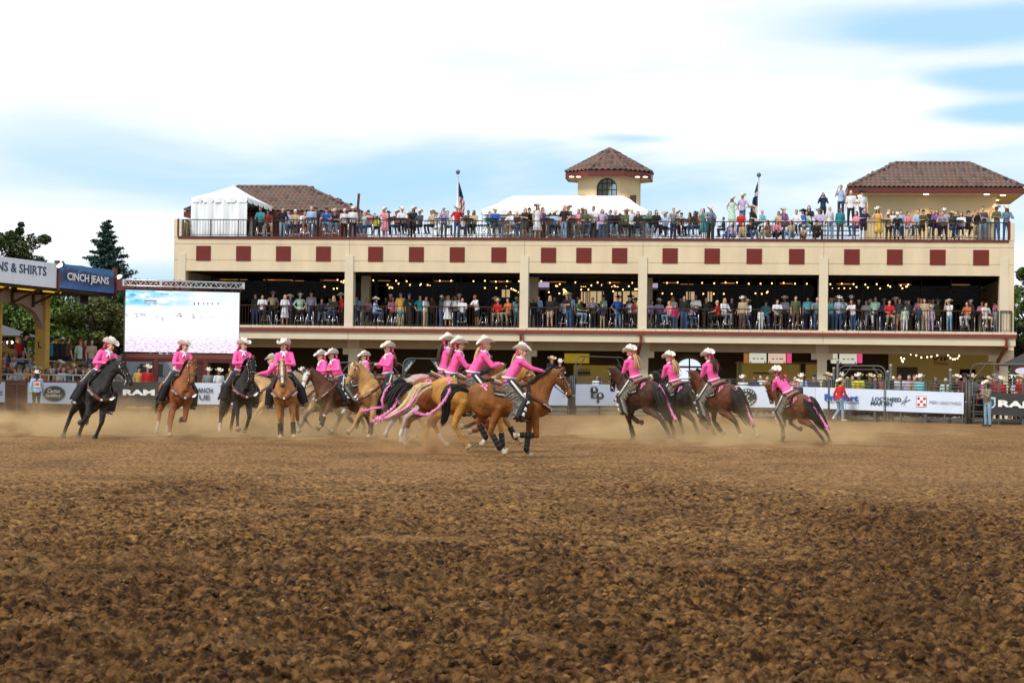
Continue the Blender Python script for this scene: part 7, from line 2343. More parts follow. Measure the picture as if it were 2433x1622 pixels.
    # pink tinsel braid on the tail
    if 'braid' in H:
        BR = [Vector(p) for p in H['braid']]
        P_, R_ = [], []
        nb_ = 60
        for j in range(nb_ + 1):
            t = j / nb_
            P_.append(curve(BR, t)); R_.append(.016 + .009 * (j % 2) + .004 * r.random() if j < nb_ else .01)
        bo = MB().tube(P_, R_, 7).build('pink_braid', M_TINS, root, True)
        fz = MB()
        for j in range(260):
            t = r.random(); c = curve(BR, t); d = Vector((r.gauss(0, 1), r.gauss(0, 1), r.gauss(0, 1))).normalized() * (.035 + .02 * r.random() + (.04 if t > .93 else 0))
            fz.add([c - d * .2, c + d, c + d + Vector((.012, .01, .012))], [(0, 1, 2)])
        tag(fz.build('tinsel', M_TINS2, bo, fix=False), kind='stuff')
    # ---- tack
    M_PAD = mat('black_saddle_pad', (.020, .019, .020), .85, .2, 10); M_LEA = mat('saddle_leather', (.16, .055, .022), .5, .2, 12, bump=.2); M_LEAD = mat('dark_leather', (.045, .018, .010), .5, .2, 12); M_SHEEP = mat('cream_edge', (.55, .48, .36), .9, .1, 20)
    def trunk(x):
        xs = [t[0] for t in T]
        return tuple(float(np.interp(x, xs, [t[i] for t in T])) for i in (1, 2, 3))
    def wrap(x, ang, off):
        zc, a, b = trunk(x)
        return Vector((x, math.sin(ang) * (b + off), zc + math.cos(ang) * (a + off)))
    def blanket(x0, x1, a1, off, nx=12, na=18, th=.02, nm='saddle_pad', m=M_PAD, cut=0.0):
        V, F = [], []
        for lay in (0, 1):
            for i in range(nx + 1):
                x = x0 + (x1 - x0) * i / nx
                for j in range(na + 1):
                    e = -a1 + 2 * a1 * j / na
                    V.append(wrap(x, e, off + th * lay + .012 * max(0, abs(e) - 1.0)))
        k = (nx + 1) * (na + 1)
        for i in range(nx):
            for j in range(na):
                a = i * (na + 1) + j
                F.append((a, a + 1, a + na + 2, a + na + 1)); F.append((k + a, k + a + na + 1, k + a + na + 2, k + a + 1))
        for i in range(nx):
            for j in (0, na):
                a = i * (na + 1) + j; F.append((a, a + na + 1, k + a + na + 1, k + a))
        for j in range(na):
            for i in (0, nx):
                a = i * (na + 1) + j; F.append((a, k + a, k + a + 1, a + 1))
        return MB().add(V, F).build(nm, m, root, True)
    pad = blanket(-.38, .40, 1.22, .018)
    for s in (-1, 1):     # patterned rear corners of the pad
        V = []
        for x, e in ((-.375, .62), (-.375, 1.20), (-.12, 1.20), (-.22, .95)):
            V.append(wrap(x, s * e, .045 + .012 * max(0, e - 1)))
        MB().add(V, [(0, 1, 2, 3)]).build('corner_patch', M_PATCH, pad, fix=False)
    MB().loft([(Vector((-.24, 0, 1.47)), .05, .20, (1, 0, 0)), (Vector((-.18, 0, 1.50)), .055, .225, (1, 0, 0)), (Vector((-.02, 0, 1.475)), .05, .21, (1, 0, 0)), (Vector((.14, 0, 1.485)), .055, .20, (1, 0, 0)), (Vector((.30, 0, 1.51)), .07, .16, (1, 0, 0)), (Vector((.36, 0, 1.50)), .04, .12, (1, 0, 0))], 14).build('saddle_seat', M_LEA, root, True)
    sw_ = MB()
    for k in range(15):
        t = PI * k / 14; 
    can = MB()
    V, F = [], []
    for k in range(15):
        t = -PI * .5 + PI * k / 14
        y = .205 * math.sin(t); x = -.20 - .085 * math.cos(t)
        h_ = .075 * math.cos(t) ** .6 if math.cos(t) > 0 else 0
        for (dx, dz) in ((0, 0), (-.012, .01 + h_), (-.034, h_), (-.045, 0)):
            V.append((x + dx, y, 1.50 + dz))
    for k in range(14):
        for q in range(4):
            F.append((k * 4 + q, k * 4 + (q + 1) % 4, k * 4 + 4 + (q + 1) % 4, k * 4 + 4 + q))
    can.add(V, F).build('cantle', M_LEA, root, True)
    V = []
    P_ = [(-.20 - .10 * math.cos(t), .215 * math.sin(t), 1.515 + .075 * max(0, math.cos(t)) ** .6) for t in np.linspace(-1.5, 1.5, 13)]
    MB().tube(P_, .010, 6).build('cantle_binding', M_SHEEP, root, True)
    MB().tube([(.30, 0, 1.54), (.34, 0, 1.62), (.35, 0, 1.655)], [.035, .022, .024], 10).ell((.355, 0, 1.665), (.045, .04, .014)).build('saddle_horn', M_LEA, root, True)
    for s in (-1, 1):
        # skirt, fender, stirrup
        V, F = [], []
        nx, nn = 10, 5
        for i in range(nx + 1):
            for j in range(nn + 1):
                V.append(wrap(-.34 + .66 * i / nx, s * (.55 + .42 * j / nn), .050))
        for i in range(nx):
            for j in range(nn):
                a = i * (nn + 1) + j; F.append((a, a + 1, a + nn + 2, a + nn + 1))
        MB().add(V, F).build('skirt', M_LEA, root, True, fix=False)
        a = wrap(.12, s * .95, .075); b = wrap(.14, s * 1.5, .085); k_, an_ = H['knee'], H['ankle']
        st0 = Vector((an_[0] + .03, s * (an_[1] + .01), an_[2] - .02))
        MB().tube([a, lerp(a, st0, .5) + Vector((0, s * .02, 0)), st0 + Vector((0, 0, .06))], [.09, .085, .03], 8, .12, (0, s, 0)).build('fender', M_LEA, root, True)
        w2 = MB().tube([st0 + Vector((0, -.06, .06)), st0 + Vector((0, -.07, -.07)), st0 + Vector((0, .07, -.07)), st0 + Vector((0, .06, .06)), st0 + Vector((0, -.06, .06))], .014, 6, 2.2, (1, 0, 0)).build('stirrup', M_LEAD, root, True)
    # girth
    gp = [wrap(.26, e, .012) for e in np.linspace(1.2, 2 * PI - 1.2, 17)]
    MB().tube(gp, .035, 8, .25, (1, 0, 0)).build('girth', M_LEAD, root, True) if False else MB().tube([wrap(.24, e, .014) for e in np.linspace(1.15, 2 * PI - 1.15, 21)], .020, 8).build('girth', M_LEAD, root, True)
    # breast collar with silver letters
    M_BC = mat('breast_collar', (.115, .032, .020), .5, .15, 10)
    cc = Vector((.875, 0, .965))
    for s in (-1, 1):
        A = wrap(.34, s * .98, .03)
        P_ = [A, Vector((.50, s * .29, 1.22)), Vector((.66, s * .262, 1.12)), Vector((.80, s * .165, 1.02)), cc + Vector((0, s * .03, 0))]
        V, F = [], []
        m_ = 20
        for i in range(m_ + 1):
            c = curve(P_, i / m_); nrm = Vector((max(0, c.x - .45) * 2.2, s * .9 * (1 if c.x < .7 else .6), 0)).normalized()
            for lay in (0, .014):
                for dz in (-.043, .043):
                    V.append(c + nrm * (lay + .004) + Vector((0, 0, dz)))
        for i in range(m_):
            a = 4 * i
            F += [(a, a + 4, a + 5, a + 1), (a + 2, a + 3, a + 7, a + 6), (a + 1, a + 5, a + 7, a + 3), (a, a + 2, a + 6, a + 4)]
        bc = MB().add(V, F).build('breast_collar', M_BC, root, True)
        if H.get('letters', True):
            wd = 'PIKES PEAK' if s < 0 else 'RANGERETTES'
            m_ = len(wd)
            for i, ch in enumerate(wd):
                if ch == ' ': continue
                t = .52 + .22 * (i / (m_ - 1)); 
                if s > 0: t = .74 - .22 * (i / (m_ - 1))
                c = curve(P_, t); d = curve(P_, t + .02) - curve(P_, t - .02)
                if s > 0: d = -d
                nrm = d.cross(Vector((0, 0, 1))).normalized()
                if nrm.x * (c.x - .4) + nrm.y * c.y < 0: nrm = -nrm
                ex = Vector((0, 0, 1)).cross(nrm).normalized()
                ex = d.normalized(); text(ch, M_SILV, bc, c + nrm * .030, ex, nrm.cross(ex), height=.023, bold=.02, extrude=.05)
    MB().ell(cc + Vector((.02, 0, 0)), (.014, .03, .03)).build('silver_concho', M_SILV, root, True)
    MB().tube([cc, (.74, 0, .86), (.45, 0, .775), (.26, 0, .785)], .018, 6).build('tie_down', M_LEAD, root, True)
    # bridle
    def hr(x, ang, off):
        xs = [q[0] for q in HR]
        z, a, b = (float(np.interp(x, xs, [q[i] for q in HR])) for i in (1, 2, 3))
        return poll + hd * x + upv * (z + math.cos(ang) * (a + off)) + sv * math.sin(ang) * (b + off)
    br = MB()
    br.tube([hr(.06, e, .008) for e in np.linspace(-1.7, 1.7, 13)], .009, 5)
    br.tube([hr(.36, e, .008) for e in np.linspace(0, 2 * PI, 17)], .009, 5)
    for s in (-1, 1):
        br.tube([hr(.0, s * .6, .012), hr(.08, s * 1.35, .008), hr(.22, s * 1.5, .01), hr(.36, s * 1.6, .01), hr(.47, s * 1.9, .012)], .010, 5)
        br.tube([hr(.03, s * 1.4, .01), hr(.10, s * 2.4, .01), hr(.11, PI * s, .01)], .008, 5)
    bo = br.build('bridle', M_LEAD, root, True)
    sil = MB()
    for s in (-1, 1):
        for x, e in ((.06, .6), (.06, 1.1), (.08, 1.38), (.15, 1.43), (.22, 1.5), (.29, 1.55), (.36, 1.6), (.36, .9), (.36, .3), (.42, 1.75)):
            sil.ell(hr(x, s * e, .014), .0095, None, 6, 4)
        sil.ell(hr(.12, s * 1.42, .016), .019, None, 8, 5)
        sil.tube([hr(.46, s * 1.9, .02), hr(.50, s * 2.3, .03), hr(.53, s * 2.5, .08)], .009, 5)
    sil.build('silver_fittings', M_SILV, bo, True)
    # reins
    hnd = Vector(H['hand'])
    for s in (-1, 1):
        a = hr(.50, s * 2.2, .04)
        mid = lerp(a, hnd, .5) + Vector((0, s * .09, -.07))
        MB().tube([curve([a, mid, hnd + Vector((0, s * .02, 0))], t) for t in np.linspace(0, 1, 9)], .0085, 5).build('rein', M_LEAD, root, True)
    # pink glitter mark on the croup
    if H.get('mark', True):
        for s in (-1, 1):
            def cp(x, e): return wrap(x, s * e, .012)
            mk = MB()
            cx_, ce = -.56, .62
            for k in range(9):
                t0 = 2 * PI * k / 9
                pts_ = [(cx_ + .075 * math.cos(t0 + a) * rr_, ce + .17 * math.sin(t0 + a) * rr_) for a, rr_ in ((0, .25), (.35, .9), (.15, 1.25 - .25 * (k % 2)), (-.2, .85))]
                mk.add([cp(*q) for q in pts_], [(0, 1, 2, 3)])
            mk.add([cp(cx_ + q[0], ce + q[1]) for q in ((.02, .15), (.055, .34), (.03, .40), (-.02, .2))], [(0, 1, 2, 3)])
            mk.build('pink_glitter_mark', M_TINS2, root, fix=False)
    return root
M_TINS = mat('pink_tinsel', (.72, .13, .42), .45, .45, 60, col2=(.85, .45, .68)); M_TINS2 = mat('pink_glitter', (.75, .12, .36), .5, .3, 90, col2=(.85, .35, .55))
M_SILV = mat('silver', (.75, .74, .70), .35, .1, 20, metal=.6)
M_PATCH = mat('grey_pattern_patch', (.07, .08, .09), .8, 0, 28, col2=(.42, .44, .46), detail=6)
def horse_mat(H):
    m = bpy.data.materials.new('coat_' + H['name']); m.use_nodes = True
    t = m.node_tree; b = t.nodes['Principled BSDF']
    b.inputs['Roughness'].default_value = .55; b.inputs['Specular IOR Level'].default_value = .22
    def at_(n):
        a = t.nodes.new('ShaderNodeAttribute'); a.attribute_name = n; return a.outputs['Fac']
    def mix(f, A, B_):
        x = t.nodes.new('ShaderNodeMix'); x.data_type = 'RGBA'; t.links.new(f, x.inputs[0])
        for k, v in (('A', A), ('B', B_)):
            if isinstance(v, tuple): x.inputs[k].default_value = (*v, 1)
            else: t.links.new(v, x.inputs[k])
        return x.outputs['Result']
    def rng(v, a, b_, c=0, d=1):
        r = t.nodes.new('ShaderNodeMapRange'); r.inputs[1].default_value = a; r.inputs[2].default_value = b_; r.inputs[3].default_value = c; r.inputs[4].default_value = d; t.links.new(v, r.inputs[0]); return r.outputs[0]
    tc = t.nodes.new('ShaderNodeTexCoord')
    def nse(s, d=4):
        n = t.nodes.new('ShaderNodeTexNoise'); n.inputs['Scale'].default_value = s; n.inputs['Detail'].default_value = d; t.links.new(tc.outputs['Object'], n.inputs['Vector']); return n.outputs['Fac']
    c = H['coat']
    col = mix(rng(nse(3.2), .30, .70), tuple(v * .62 for v in c), tuple(min(1, v * 1.22) for v in c))
    col = mix(rng(nse(45, 3), .45, .75, 0, .25), col, tuple(v * .55 for v in c))
    if 'roan' in H:
        col = mix(rng(nse(30, 5), .42, .58, 0, .8), col, H['roan'])
        s = t.nodes.new('ShaderNodeSeparateXYZ'); t.links.new(tc.outputs['Object'], s.inputs[0])
        col = mix(rng(s.outputs[0], .15, .6), col, (.13, .07, .045))
    if 'paint' in H:
        col = mix(rng(nse(H.get('paint_scale', 1.7), 2), .50, .515), col, H['paint'])
    pts_ = H.get('points')
    if pts_: col = mix(rng(at_('pt'), .35, .75), col, pts_)
    col = mix(rng(at_('muz'), .2, .9, 0, .75), col, H.get('muzzle', (.05, .04, .035)))
    col = mix(rng(at_('white'), .45, .55), col, (.62, .58, .52))
    t.links.new(col, b.inputs['Base Color'])
    bu = t.nodes.new('ShaderNodeBump'); bu.inputs['Strength'].default_value = .8; bu.inputs['Distance'].default_value = .05
    t.links.new(nse(7, 5), bu.inputs['Height']); t.links.new(bu.outputs[0], b.inputs['Normal'])
    return m

# ------------------------------------------------------------------ riders (figure in horse space: x forward, y left)
KNEE, ANK = (.30, .345, 1.22), (.16, .40, .84)
def rider_joints(S):
    lean, twist = R(S.get('lean', 6)), S.get('twist', 0)
    J = {}
    P = Vector((-.02, 0, 1.60)); J['pelvis'] = P
    d = Vector((math.sin(lean), S.get('side', 0), math.cos(lean))).normalized()
    J['chest'] = P + d * .30; J['neck'] = P + d * .48
    hl = lean * .35
    J['head'] = J['neck'] + Vector((math.sin(hl), 0, math.cos(hl))) * .165 + Vector((.02, 0, 0))
    hx, hy_, hz = S['hand']
    for s, n in ((-1, 'r'), (1, 'l')):
        sh = P + d * .44 + Vector((0, s * .165, 0)); J['sh' + n] = sh
        if S.get('oneback') == n:
            el = sh + Vector((-.10, s * .10, -.24)); wr = el + Vector((.16, s * .02, -.20))
        else:
            wr = Vector((hx - .07, hy_ + s * .05, hz + .01))
            mid = (sh + wr) / 2; ln = (wr - sh).length
            bend = math.sqrt(max(0, .27 ** 2 - (ln / 2) ** 2)) if ln < .54 else .02
            el = mid + Vector((-.05, s * .55, -.6)).normalized() * max(bend, .03)
        J['el' + n], J['wr' + n] = el, wr
        J['ha' + n] = wr + (wr - el).normalized() * .075
        J['hip' + n] = P + Vector((.02, s * .10, -.03))
        k = Vector((KNEE[0], s * KNEE[1], KNEE[2])); a = Vector((ANK[0], s * ANK[1], ANK[2]))
        J['kn' + n], J['an' + n] = k, a; J['to' + n] = a + Vector((.17, s * .03, -.07))
    return J
RK = {}
def rider_kit(key, S, yaw):
    """meshes of one rider pose, built facing +x"""
    if key in RK: return RK[key]
    J = rider_joints(S)
    q = -PI / 2
    rot = Matrix.Rotation(PI / 2, 4, 'Z')          # figure builders face -Y
    J2 = {k: rot.inverted() @ Vector(v) for k, v in J.items()}
    # map (x fwd, y left) -> (-Y fwd, x left ...)
    M0 = Matrix(((0, 1, 0, 0), (-1, 0, 0, 0), (0, 0, 1, 0), (0, 0, 0, 1)))
    J2 = {k: M0 @ Vector(v) for k, v in J.items()}
    back = M0.inverted()
    def fin(me): me.transform(back); return me
    W_ = .9
    out = {'J': J}
    out['body'] = fin(fuse(skin_mesh(J2, .009, yaw, True, W_), .0095, 1, 'body', .4))
    out['shirt'] = fin(fuse(top_mesh(J2, .015, 'long', W_, loose=1.2), .014, 2, 'shirt'))
    out['jeans'] = fin(fuse(bottom_mesh(J2, .015, 'long', W_), .016, 2, 'jeans'))
    for s, n in ((-1, 'r'), (1, 'l')):
        mb = MB()
        a, to = Vector(J2['an' + n]), Vector(J2['to' + n])
        mb.cap(a + Vector((0, .05, -.05)), to, .045, .034, 10, .8); mb.cap(a + Vector((0, .02, -.03)), a + Vector((0, 0, .14)), .047, .060, 10)
        mb.cap(a + Vector((0, .065, -.04)), a + Vector((0, .06, -.075)), .028, .028, 8)
        out['boot' + n] = fin(fuse(mb, .013, 1, 'boot'))
    hm = hair_mesh(J2, 'tail' if S.get('hair', 'tail') == 'tail' else 'long', yaw)
    out['hair'] = fin(fuse(hm, .014, 1, 'hair'))
    # the hair tail streams behind
    h = Vector(J2['head']); M3 = Matrix.Rotation(yaw, 3, 'Z')
    def qq(x, y, z): return h + M3 @ Vector((x, y, z))
    lk = MB(); r = random.Random(3)
    for i in range(16):
        a = r.uniform(-.03, .03); b = r.uniform(-.03, .03)
        lk.tube([qq(a, .10, -.03 + b), qq(a * 2, .16 + b, -.12), qq(a * 3, .17 + b * 2, -.24), qq(a * 3.5 + .01, .16 + b * 3, -.36), qq(a * 4, .19 + b * 3, -.46)], [.015, .02, .018, .012, .003], 5)
    out['locks'] = fin(lk.mesh(True))
    bw = MB()
    for s in (-1, 1):
        for k in range(3):
            a = .5 + .5 * k
            bw.ell(qq(s * (.055 + .012 * k), .098 + .012 * (k % 2), -.015 - .035 * (k - 1)), (.045, .022, .026), Matrix.Rotation(s * a * .6, 3, 'Y') @ M3, 8, 5)
    bw.ell(qq(0, .105, -.02), (.03, .03, .03), None, 8, 5)
    out['bow'] = fin(bw.mesh(True))
    sf = MB()
    nk = Vector(J2['neck'])
    P_ = [nk + Vector((math.cos(t) * .072, math.sin(t) * .072 - .005, .035 + .02 * math.sin(t))) for t in np.linspace(0, 2 * PI, 15)]
    sf.tube(P_, .028, 7)
    for s in (-1, 1):
        sf.tube([nk + Vector((0, -.085, .01)), nk + Vector((s * .03, -.115, -.05)), nk + Vector((s * .045, -.125, -.12))], [.022, .034, .006], 6, .5)
    out['scarf'] = fin(sf.mesh(True))
    cl = MB()
    for s in (-1, 1):
        cl.add([nk + Vector((s * .02, -.09, .03)), nk + Vector((s * .09, -.03, .06)), nk + Vector((s * .12, -.07, -.02)), nk + Vector((s * .055, -.125, -.055))], [(0, 1, 2, 3)])
    out['collar'] = fin(cl.mesh())
    # chaps: flared leather over the legs, open at the seat
    ch = MB()
    for s, n in ((-1, 'r'), (1, 'l')):
        hp_, kn_, an_ = (Vector(J2[k + n]) for k in ('hip', 'kn', 'an'))
        ch.cap(lerp(hp_, kn_, .30), kn_, .102, .090, 12); ch.cap(kn_, lerp(kn_, an_, .86), .090, .100, 12, 1.0)
        out_ = Vector((s, .15, 0)).normalized()
        ch.tube([lerp(hp_, kn_, .1) + out_ * .06, lerp(hp_, kn_, .6) + out_ * .075 + Vector((0, .04, -.02)), kn_ + out_ * .085 + Vector((0, .07, -.02)), lerp(kn_, an_, .5) + out_ * .085 + Vector((0, .10, 0)), lerp(kn_, an_, .95) + out_ * .08 + Vector((0, .12, 0))], [.05, .09, .10, .11, .12], 10, .25, out_)
    out['chaps'] = fin(fuse(ch, .016, 2, 'chaps'))
    belt = MB()
    P = Vector(J2['pelvis'])
    ring = [P + Vector((math.cos(t) * .158 * W_ , math.sin(t) * .128, .035 + .012 * math.sin(t))) for t in np.linspace(0, 2 * PI, 25)]
    belt.tube(ring, .030, 8, .4, (1, 0, 0)) if False else belt.tube(ring, .028, 6)
    out['belt'] = fin(belt.mesh(True))
    wp = MB(); fr = MB(); lt = []
    for s, n in ((-1, 'r'), (1, 'l')):
        hp_, kn_, an_ = (Vector(J2[k + n]) for k in ('hip', 'kn', 'an'))
        out_ = Vector((s, .1, 0)).normalized()
        a0, a1, a2 = hp_ + out_ * .105 + Vector((0, .0, .02)), kn_ + out_ * .105 + Vector((0, .02, 0)), lerp(kn_, an_, .85) + out_ * .115 + Vector((0, .03, 0))
        wp.tube([a0, lerp(a0, a1, .5) + Vector((0, 0, .0)), a1, a2], [.022, .026, .024, .028], 6, .35, out_)
        lt.append((s, a0, a1, a2, out_))
        for i in range(46):
            t = i / 45
            p = lerp(a0, a1, min(1, t * 2)) if t < .5 else lerp(a1, a2, (t - .5) * 2)
            p = p + Vector((0, .06 + .03 * t, -.03))
            d_ = Vector((s * .02, .12 + r.uniform(0, .06), -.07 - r.uniform(0, .06)))
            fr.tube([p, p + d_ * .6 + Vector((0, 0, .01)), p + d_ * 1.25], [.007, .006, .003], 4)
    pp = MB()
    for s, a0, a1, a2, out_ in lt:
        pp.tube([a0 + Vector((0, .07, 0)), lerp(a0, a1, .6) + Vector((0, .08, -.03)), a1 + Vector((0, .09, -.05)), a2 + Vector((0, .10, 0))], .011, 5)
    out['piping'] = fin(pp.mesh(True))
    out['stripe'] = fin(wp.mesh(True)); out['fringe'] = fin(fr.mesh(True)); out['letters'] = [(s, *(back @ v for v in q_[:3]), back.to_3x3() @ q_[3]) for s, *q_ in lt]
    # face details
    fc = MB(); lp_ = MB()
    for s in (-1, 1):
        fc.ell(qq(s * .030, -.083, .008), (.012, .008, .006), M3, 8, 5)
        fc.tube([qq(s * .015, -.090, .028), qq(s * .032, -.088, .033), qq(s * .048, -.078, .028)], .004, 5)
    lp_.tube([qq(-.022, -.086, -.058), qq(0, -.094, -.062), qq(.022, -.086, -.058)], [.004, .007, .004], 6)
    out['eyes'] = fin(fc.mesh(True)); out['lips'] = fin(lp_.mesh(True))
    hh = J2['head'] + M3 @ Vector((0, .012, .075))
    tilt = Matrix.Rotation(R(S.get('hat_tilt', 4)), 4, 'X')
    out['hatM'] = back @ Matrix.Translation(hh) @ Matrix.Rotation(yaw, 4, 'Z') @ tilt
    RK[key] = out
    return out
M_PINK = mat('pink_shirt_cotton', (.90, .115, .38), .75, .08, 5, bump=.9, bscale=7); M_DENIM = mat('rider_jeans', (.022, .040, .095), .85, .2, 14); M_CHAP = mat('black_chap_leather', (.011, .012, .014), .65, .15, 8); M_CREAMB = mat('cream_belt', (.62, .58, .48), .5, .1, 10); M_WBOOT = mat('white_boot', (.40, .38, .36), .5, .35, 14); M_BOOTD = mat('dark_boot', (.04, .03, .028), .5, .3, 12)
M_HATR = mat('rider_hat_felt', (.70, .66, .58), .8, .05, 8); M_SCARF = mat('white_scarf', (.72, .75, .82), .8, .08, 14); M_BOW = mat('pink_bow', (.85, .05, .22), .6, .2, 12); M_LIP = mat('lips', (.45, .08, .08), .5, 0, 1); M_FRG = mat('silver_fringe', (.05, .05, .05), .5, .3, 22, col2=(.50, .48, .40))
HATRIM = MB().tube([(0, 0, 0.0), (0, 0, .022)], [.0975, .0965], 20).mesh(True)
for v in HATRIM.vertices: v.co.y *= 1.16
def rider(H, root):
    S = dict(H['rider']); S['hand'] = H['hand']
    yaw = R(S.get('look', 0))
    key = (tuple(sorted((k, v) for k, v in S.items() if k not in ('skin', 'haircol', 'label'))),)
    K = rider_kit(key, S, yaw)
    o = bpy.data.objects.new('person', None); COL.objects.link(o)
    o.matrix_world = root.matrix_world
    tag(o, S['label'], 'rider', 'drill team riders in pink shirts')
    sh = lambda n, k, m: link(n, K[k], m, o, shared=True)
    sh('body', 'body', SKINS[S.get('skin', 0)]); sh('shirt', 'shirt', M_PINK); sh('jeans', 'jeans', M_DENIM)
    sh('boot', 'bootr', M_WBOOT if H.get('wboot') else M_BOOTD); sh('boot', 'bootl', M_WBOOT if H.get('wboot') else M_BOOTD)
    hr_ = sh('hair', 'hair', HAIRS[S.get('haircol', 'b')]); l_ = link('locks', K['locks'], HAIRS[S.get('haircol', 'b')], hr_, shared=True)
    sh('bow', 'bow', M_BOW); sh('scarf', 'scarf', M_SCARF); sh('collar', 'collar', M_PINK); sh('belt', 'belt', M_CREAMB)
    c = sh('chaps', 'chaps', M_CHAP)
    fancy = H.get('fancy', True)
    link('stripe', K['stripe' if fancy else 'piping'], M_CREAMB, c, shared=True)
    if fancy: tag(link('fringe', K['fringe'], M_FRG, c, shared=True), kind='stuff')
    sh('eyes', 'eyes', MATS['dark_eye']); sh('lips', 'lips', M_LIP)
    ht = link('hat', HATS['cowboy'], M_HATR, o, K['hatM'] @ Matrix.Diagonal((.91, .91, 1.08, 1)), shared=True)
    link('hat_band', HATRIM, M_CREAMB if H.get('plain', True) else M_BOW, ht, shared=True)
    for s, a0, a1, a2, n_ in (K['letters'] if fancy else ()):
        for ch, p0, p1, t in (('P', a0, a1, .72), ('P', a1, a2, .22), ('R', a1, a2, .62), ('R', a1, a2, .95)):
            ex = (Vector((s * 1.0, 0, 0)) * (-1 if s > 0 else -1)); 
            d = (p1 - p0).normalized(); ey = -d
            ex = ey.cross(n_).normalized()
            c_ = lerp(p0, p1, t) + n_ * .035 + Vector((.075, 0, 0))
            text(ch, M_WHITE, c, c_, ex, ey, height=.075, bold=.03)
    return o
def team(**H):
    H.setdefault('knee', KNEE); H.setdefault('ankle', ANK); H.setdefault('hand', (.36, .0, 1.80))
    root = horse(H); rider(H, root)
    return root
STREAM = [(-.84, 0, 1.36), (-.98, 0, 1.40), (-1.18, 0, 1.30), (-1.38, 0, 1.08), (-1.55, 0, .88), (-1.78, 0, .74)]
HANG = [(-.84, 0, 1.36), (-.97, 0, 1.34), (-1.06, 0, 1.16), (-1.12, 0, .92), (-1.20, 0, .68), (-1.32, 0, .48)]
def sideb(T_, dy, t0=1, k=1.0): return [(p[0] - .03 * (i > 0), p[1] + dy, p[2] + .03) for i, p in enumerate(T_)][t0:]
BLK, BAY, CHS, PAL_, GLD = (.011, .009, .009), (.105, .036, .014), (.26, .085, .022), (.46, .25, .085), (.42, .20, .05)
BP = (.016, .011, .009)
UPR = dict(lean=4)
# ---- left group, running towards the camera and to the right
team(name='black_left', fancy=False, px=192, py=1042, scale=1.07, yaw=-66, lean=-15, neck=64, turn=42, pitch=40, coat=BLK, mane='black', fl='F_lift', fr='F_fold', hl='H_push', hr='H_drive', splay=.6, tail=[(-.84, 0, 1.36), (-.95, 0, 1.28), (-1.05, .05, 1.05), (-1.12, .12, .85), (-1.2, .2, .62), (-1.3, .3, .45)], wboot=True, hand=(.38, 0, 1.80),
     rider=dict(lean=8, look=38, label='rider in pink shirt on the leftmost black horse, head turned right', haircol='r', skin=0, side=.1), label='black horse leaning hard into a turn at the far left', mark=False)
team(name='chestnut_left', fancy=False, px=402, py=1037, scale=1.03, yaw=-66, lean=-9, neck=66, turn=6, pitch=66, coat=CHS, mane='chestnut', tailc='black', fl='F_horiz', fr='F_down', hl='H_drive', hr='H_swing', socks=dict(hr=.35, hl=.3), hoof='pale', splay=.3, wraps=('fl',),
     tail=[(-.84, 0, 1.36), (-.96, 0, 1.30), (-1.08, .0, 1.08), (-1.22, -.02, .86), (-1.36, -.02, .68), (-1.5, 0, .55)], rider=dict(lean=5, look=35, label='rider in pink shirt on the bright chestnut horse, glancing right', haircol='b', skin=0), label='bright chestnut horse cantering forward second from left', mark=False)
team(name='black_third', fancy=False, px=554, py=1034, scale=1.06, yaw=-68, lean=-6, neck=68, turn=4, pitch=64, coat=(.013, .010, .010), mane='black', fl='F_lift', fr='F_reach', hl='H_drive', hr='H_stand', socks=dict(hr=.3), hoof='pale', splay=.3,
     tail=[(-.84, 0, 1.36), (-.96, 0, 1.30), (-1.06, .0, 1.05), (-1.16, 0, .80), (-1.26, 0, .6), (-1.36, 0, .45)], rider=dict(lean=2, look=22, hat_tilt=-6, label='smiling rider in pink shirt on the third horse, a black one', haircol='r', skin=2), label='black horse cantering forward, third from left, below the video screen', mark=False)
# ---- left-running group, farthest first
team(name='palomino_low', px=676, py=1022, scale=1.02, yaw=190, lean=14, neck=26, turn=0, pitch=38, coat=(.50, .30, .13), mane='white', fl='F_reach', fr='F_lift', hl='H_drive', hr='H_under', muzzle=(.2, .13, .1), hoof='pale', tail=HANG,
     rider=dict(lean=46, look=10, label='rider in pink shirt bent low behind the front facing palomino', haircol='y'), hand=(.78, 0, 1.68), label='pale palomino stretched low and partly hidden behind two horses', fly=.8)
team(name='palomino_front', fancy=False, px=686, py=1041, scale=1.03, yaw=-88, lean=4, neck=58, turn=0, pitch=70, coat=(.36, .16, .045), mane='flaxen', mane_side=-1, fl='F_down', fr='F_plant', hl='H_push', hr='H_under', blaze=.03, blaze0=.05, blaze1=.9, socks=dict(hl=.4), wraps=('fl', 'fr'), hoof='pale', splay=.2,
     tail=STREAM, rider=dict(lean=3, look=-26, hat_tilt=-9, label='rider in pink shirt on the palomino facing the camera, smiling', haircol='b', skin=0), label='golden palomino with white forehead star running straight at the camera', fly=.2, mark=False)
team(name='paint_grey', px=878, py=1026, scale=1.0, yaw=206, lean=10, neck=44, turn=-8, pitch=50, coat=(.16, .065, .03), paint=(.50, .52, .54), paint_scale=1.3, mane='black', fl='F_lift', fr='F_reach', hl='H_drive', hr='H_push', tail=STREAM, wraps=('fl', 'fr'),
     rider=dict(lean=6, look=8, label='rider in pink shirt with flying brown hair, behind the palomino head', haircol='b'), label='brown and grey white paint horse mostly hidden behind the palomino')
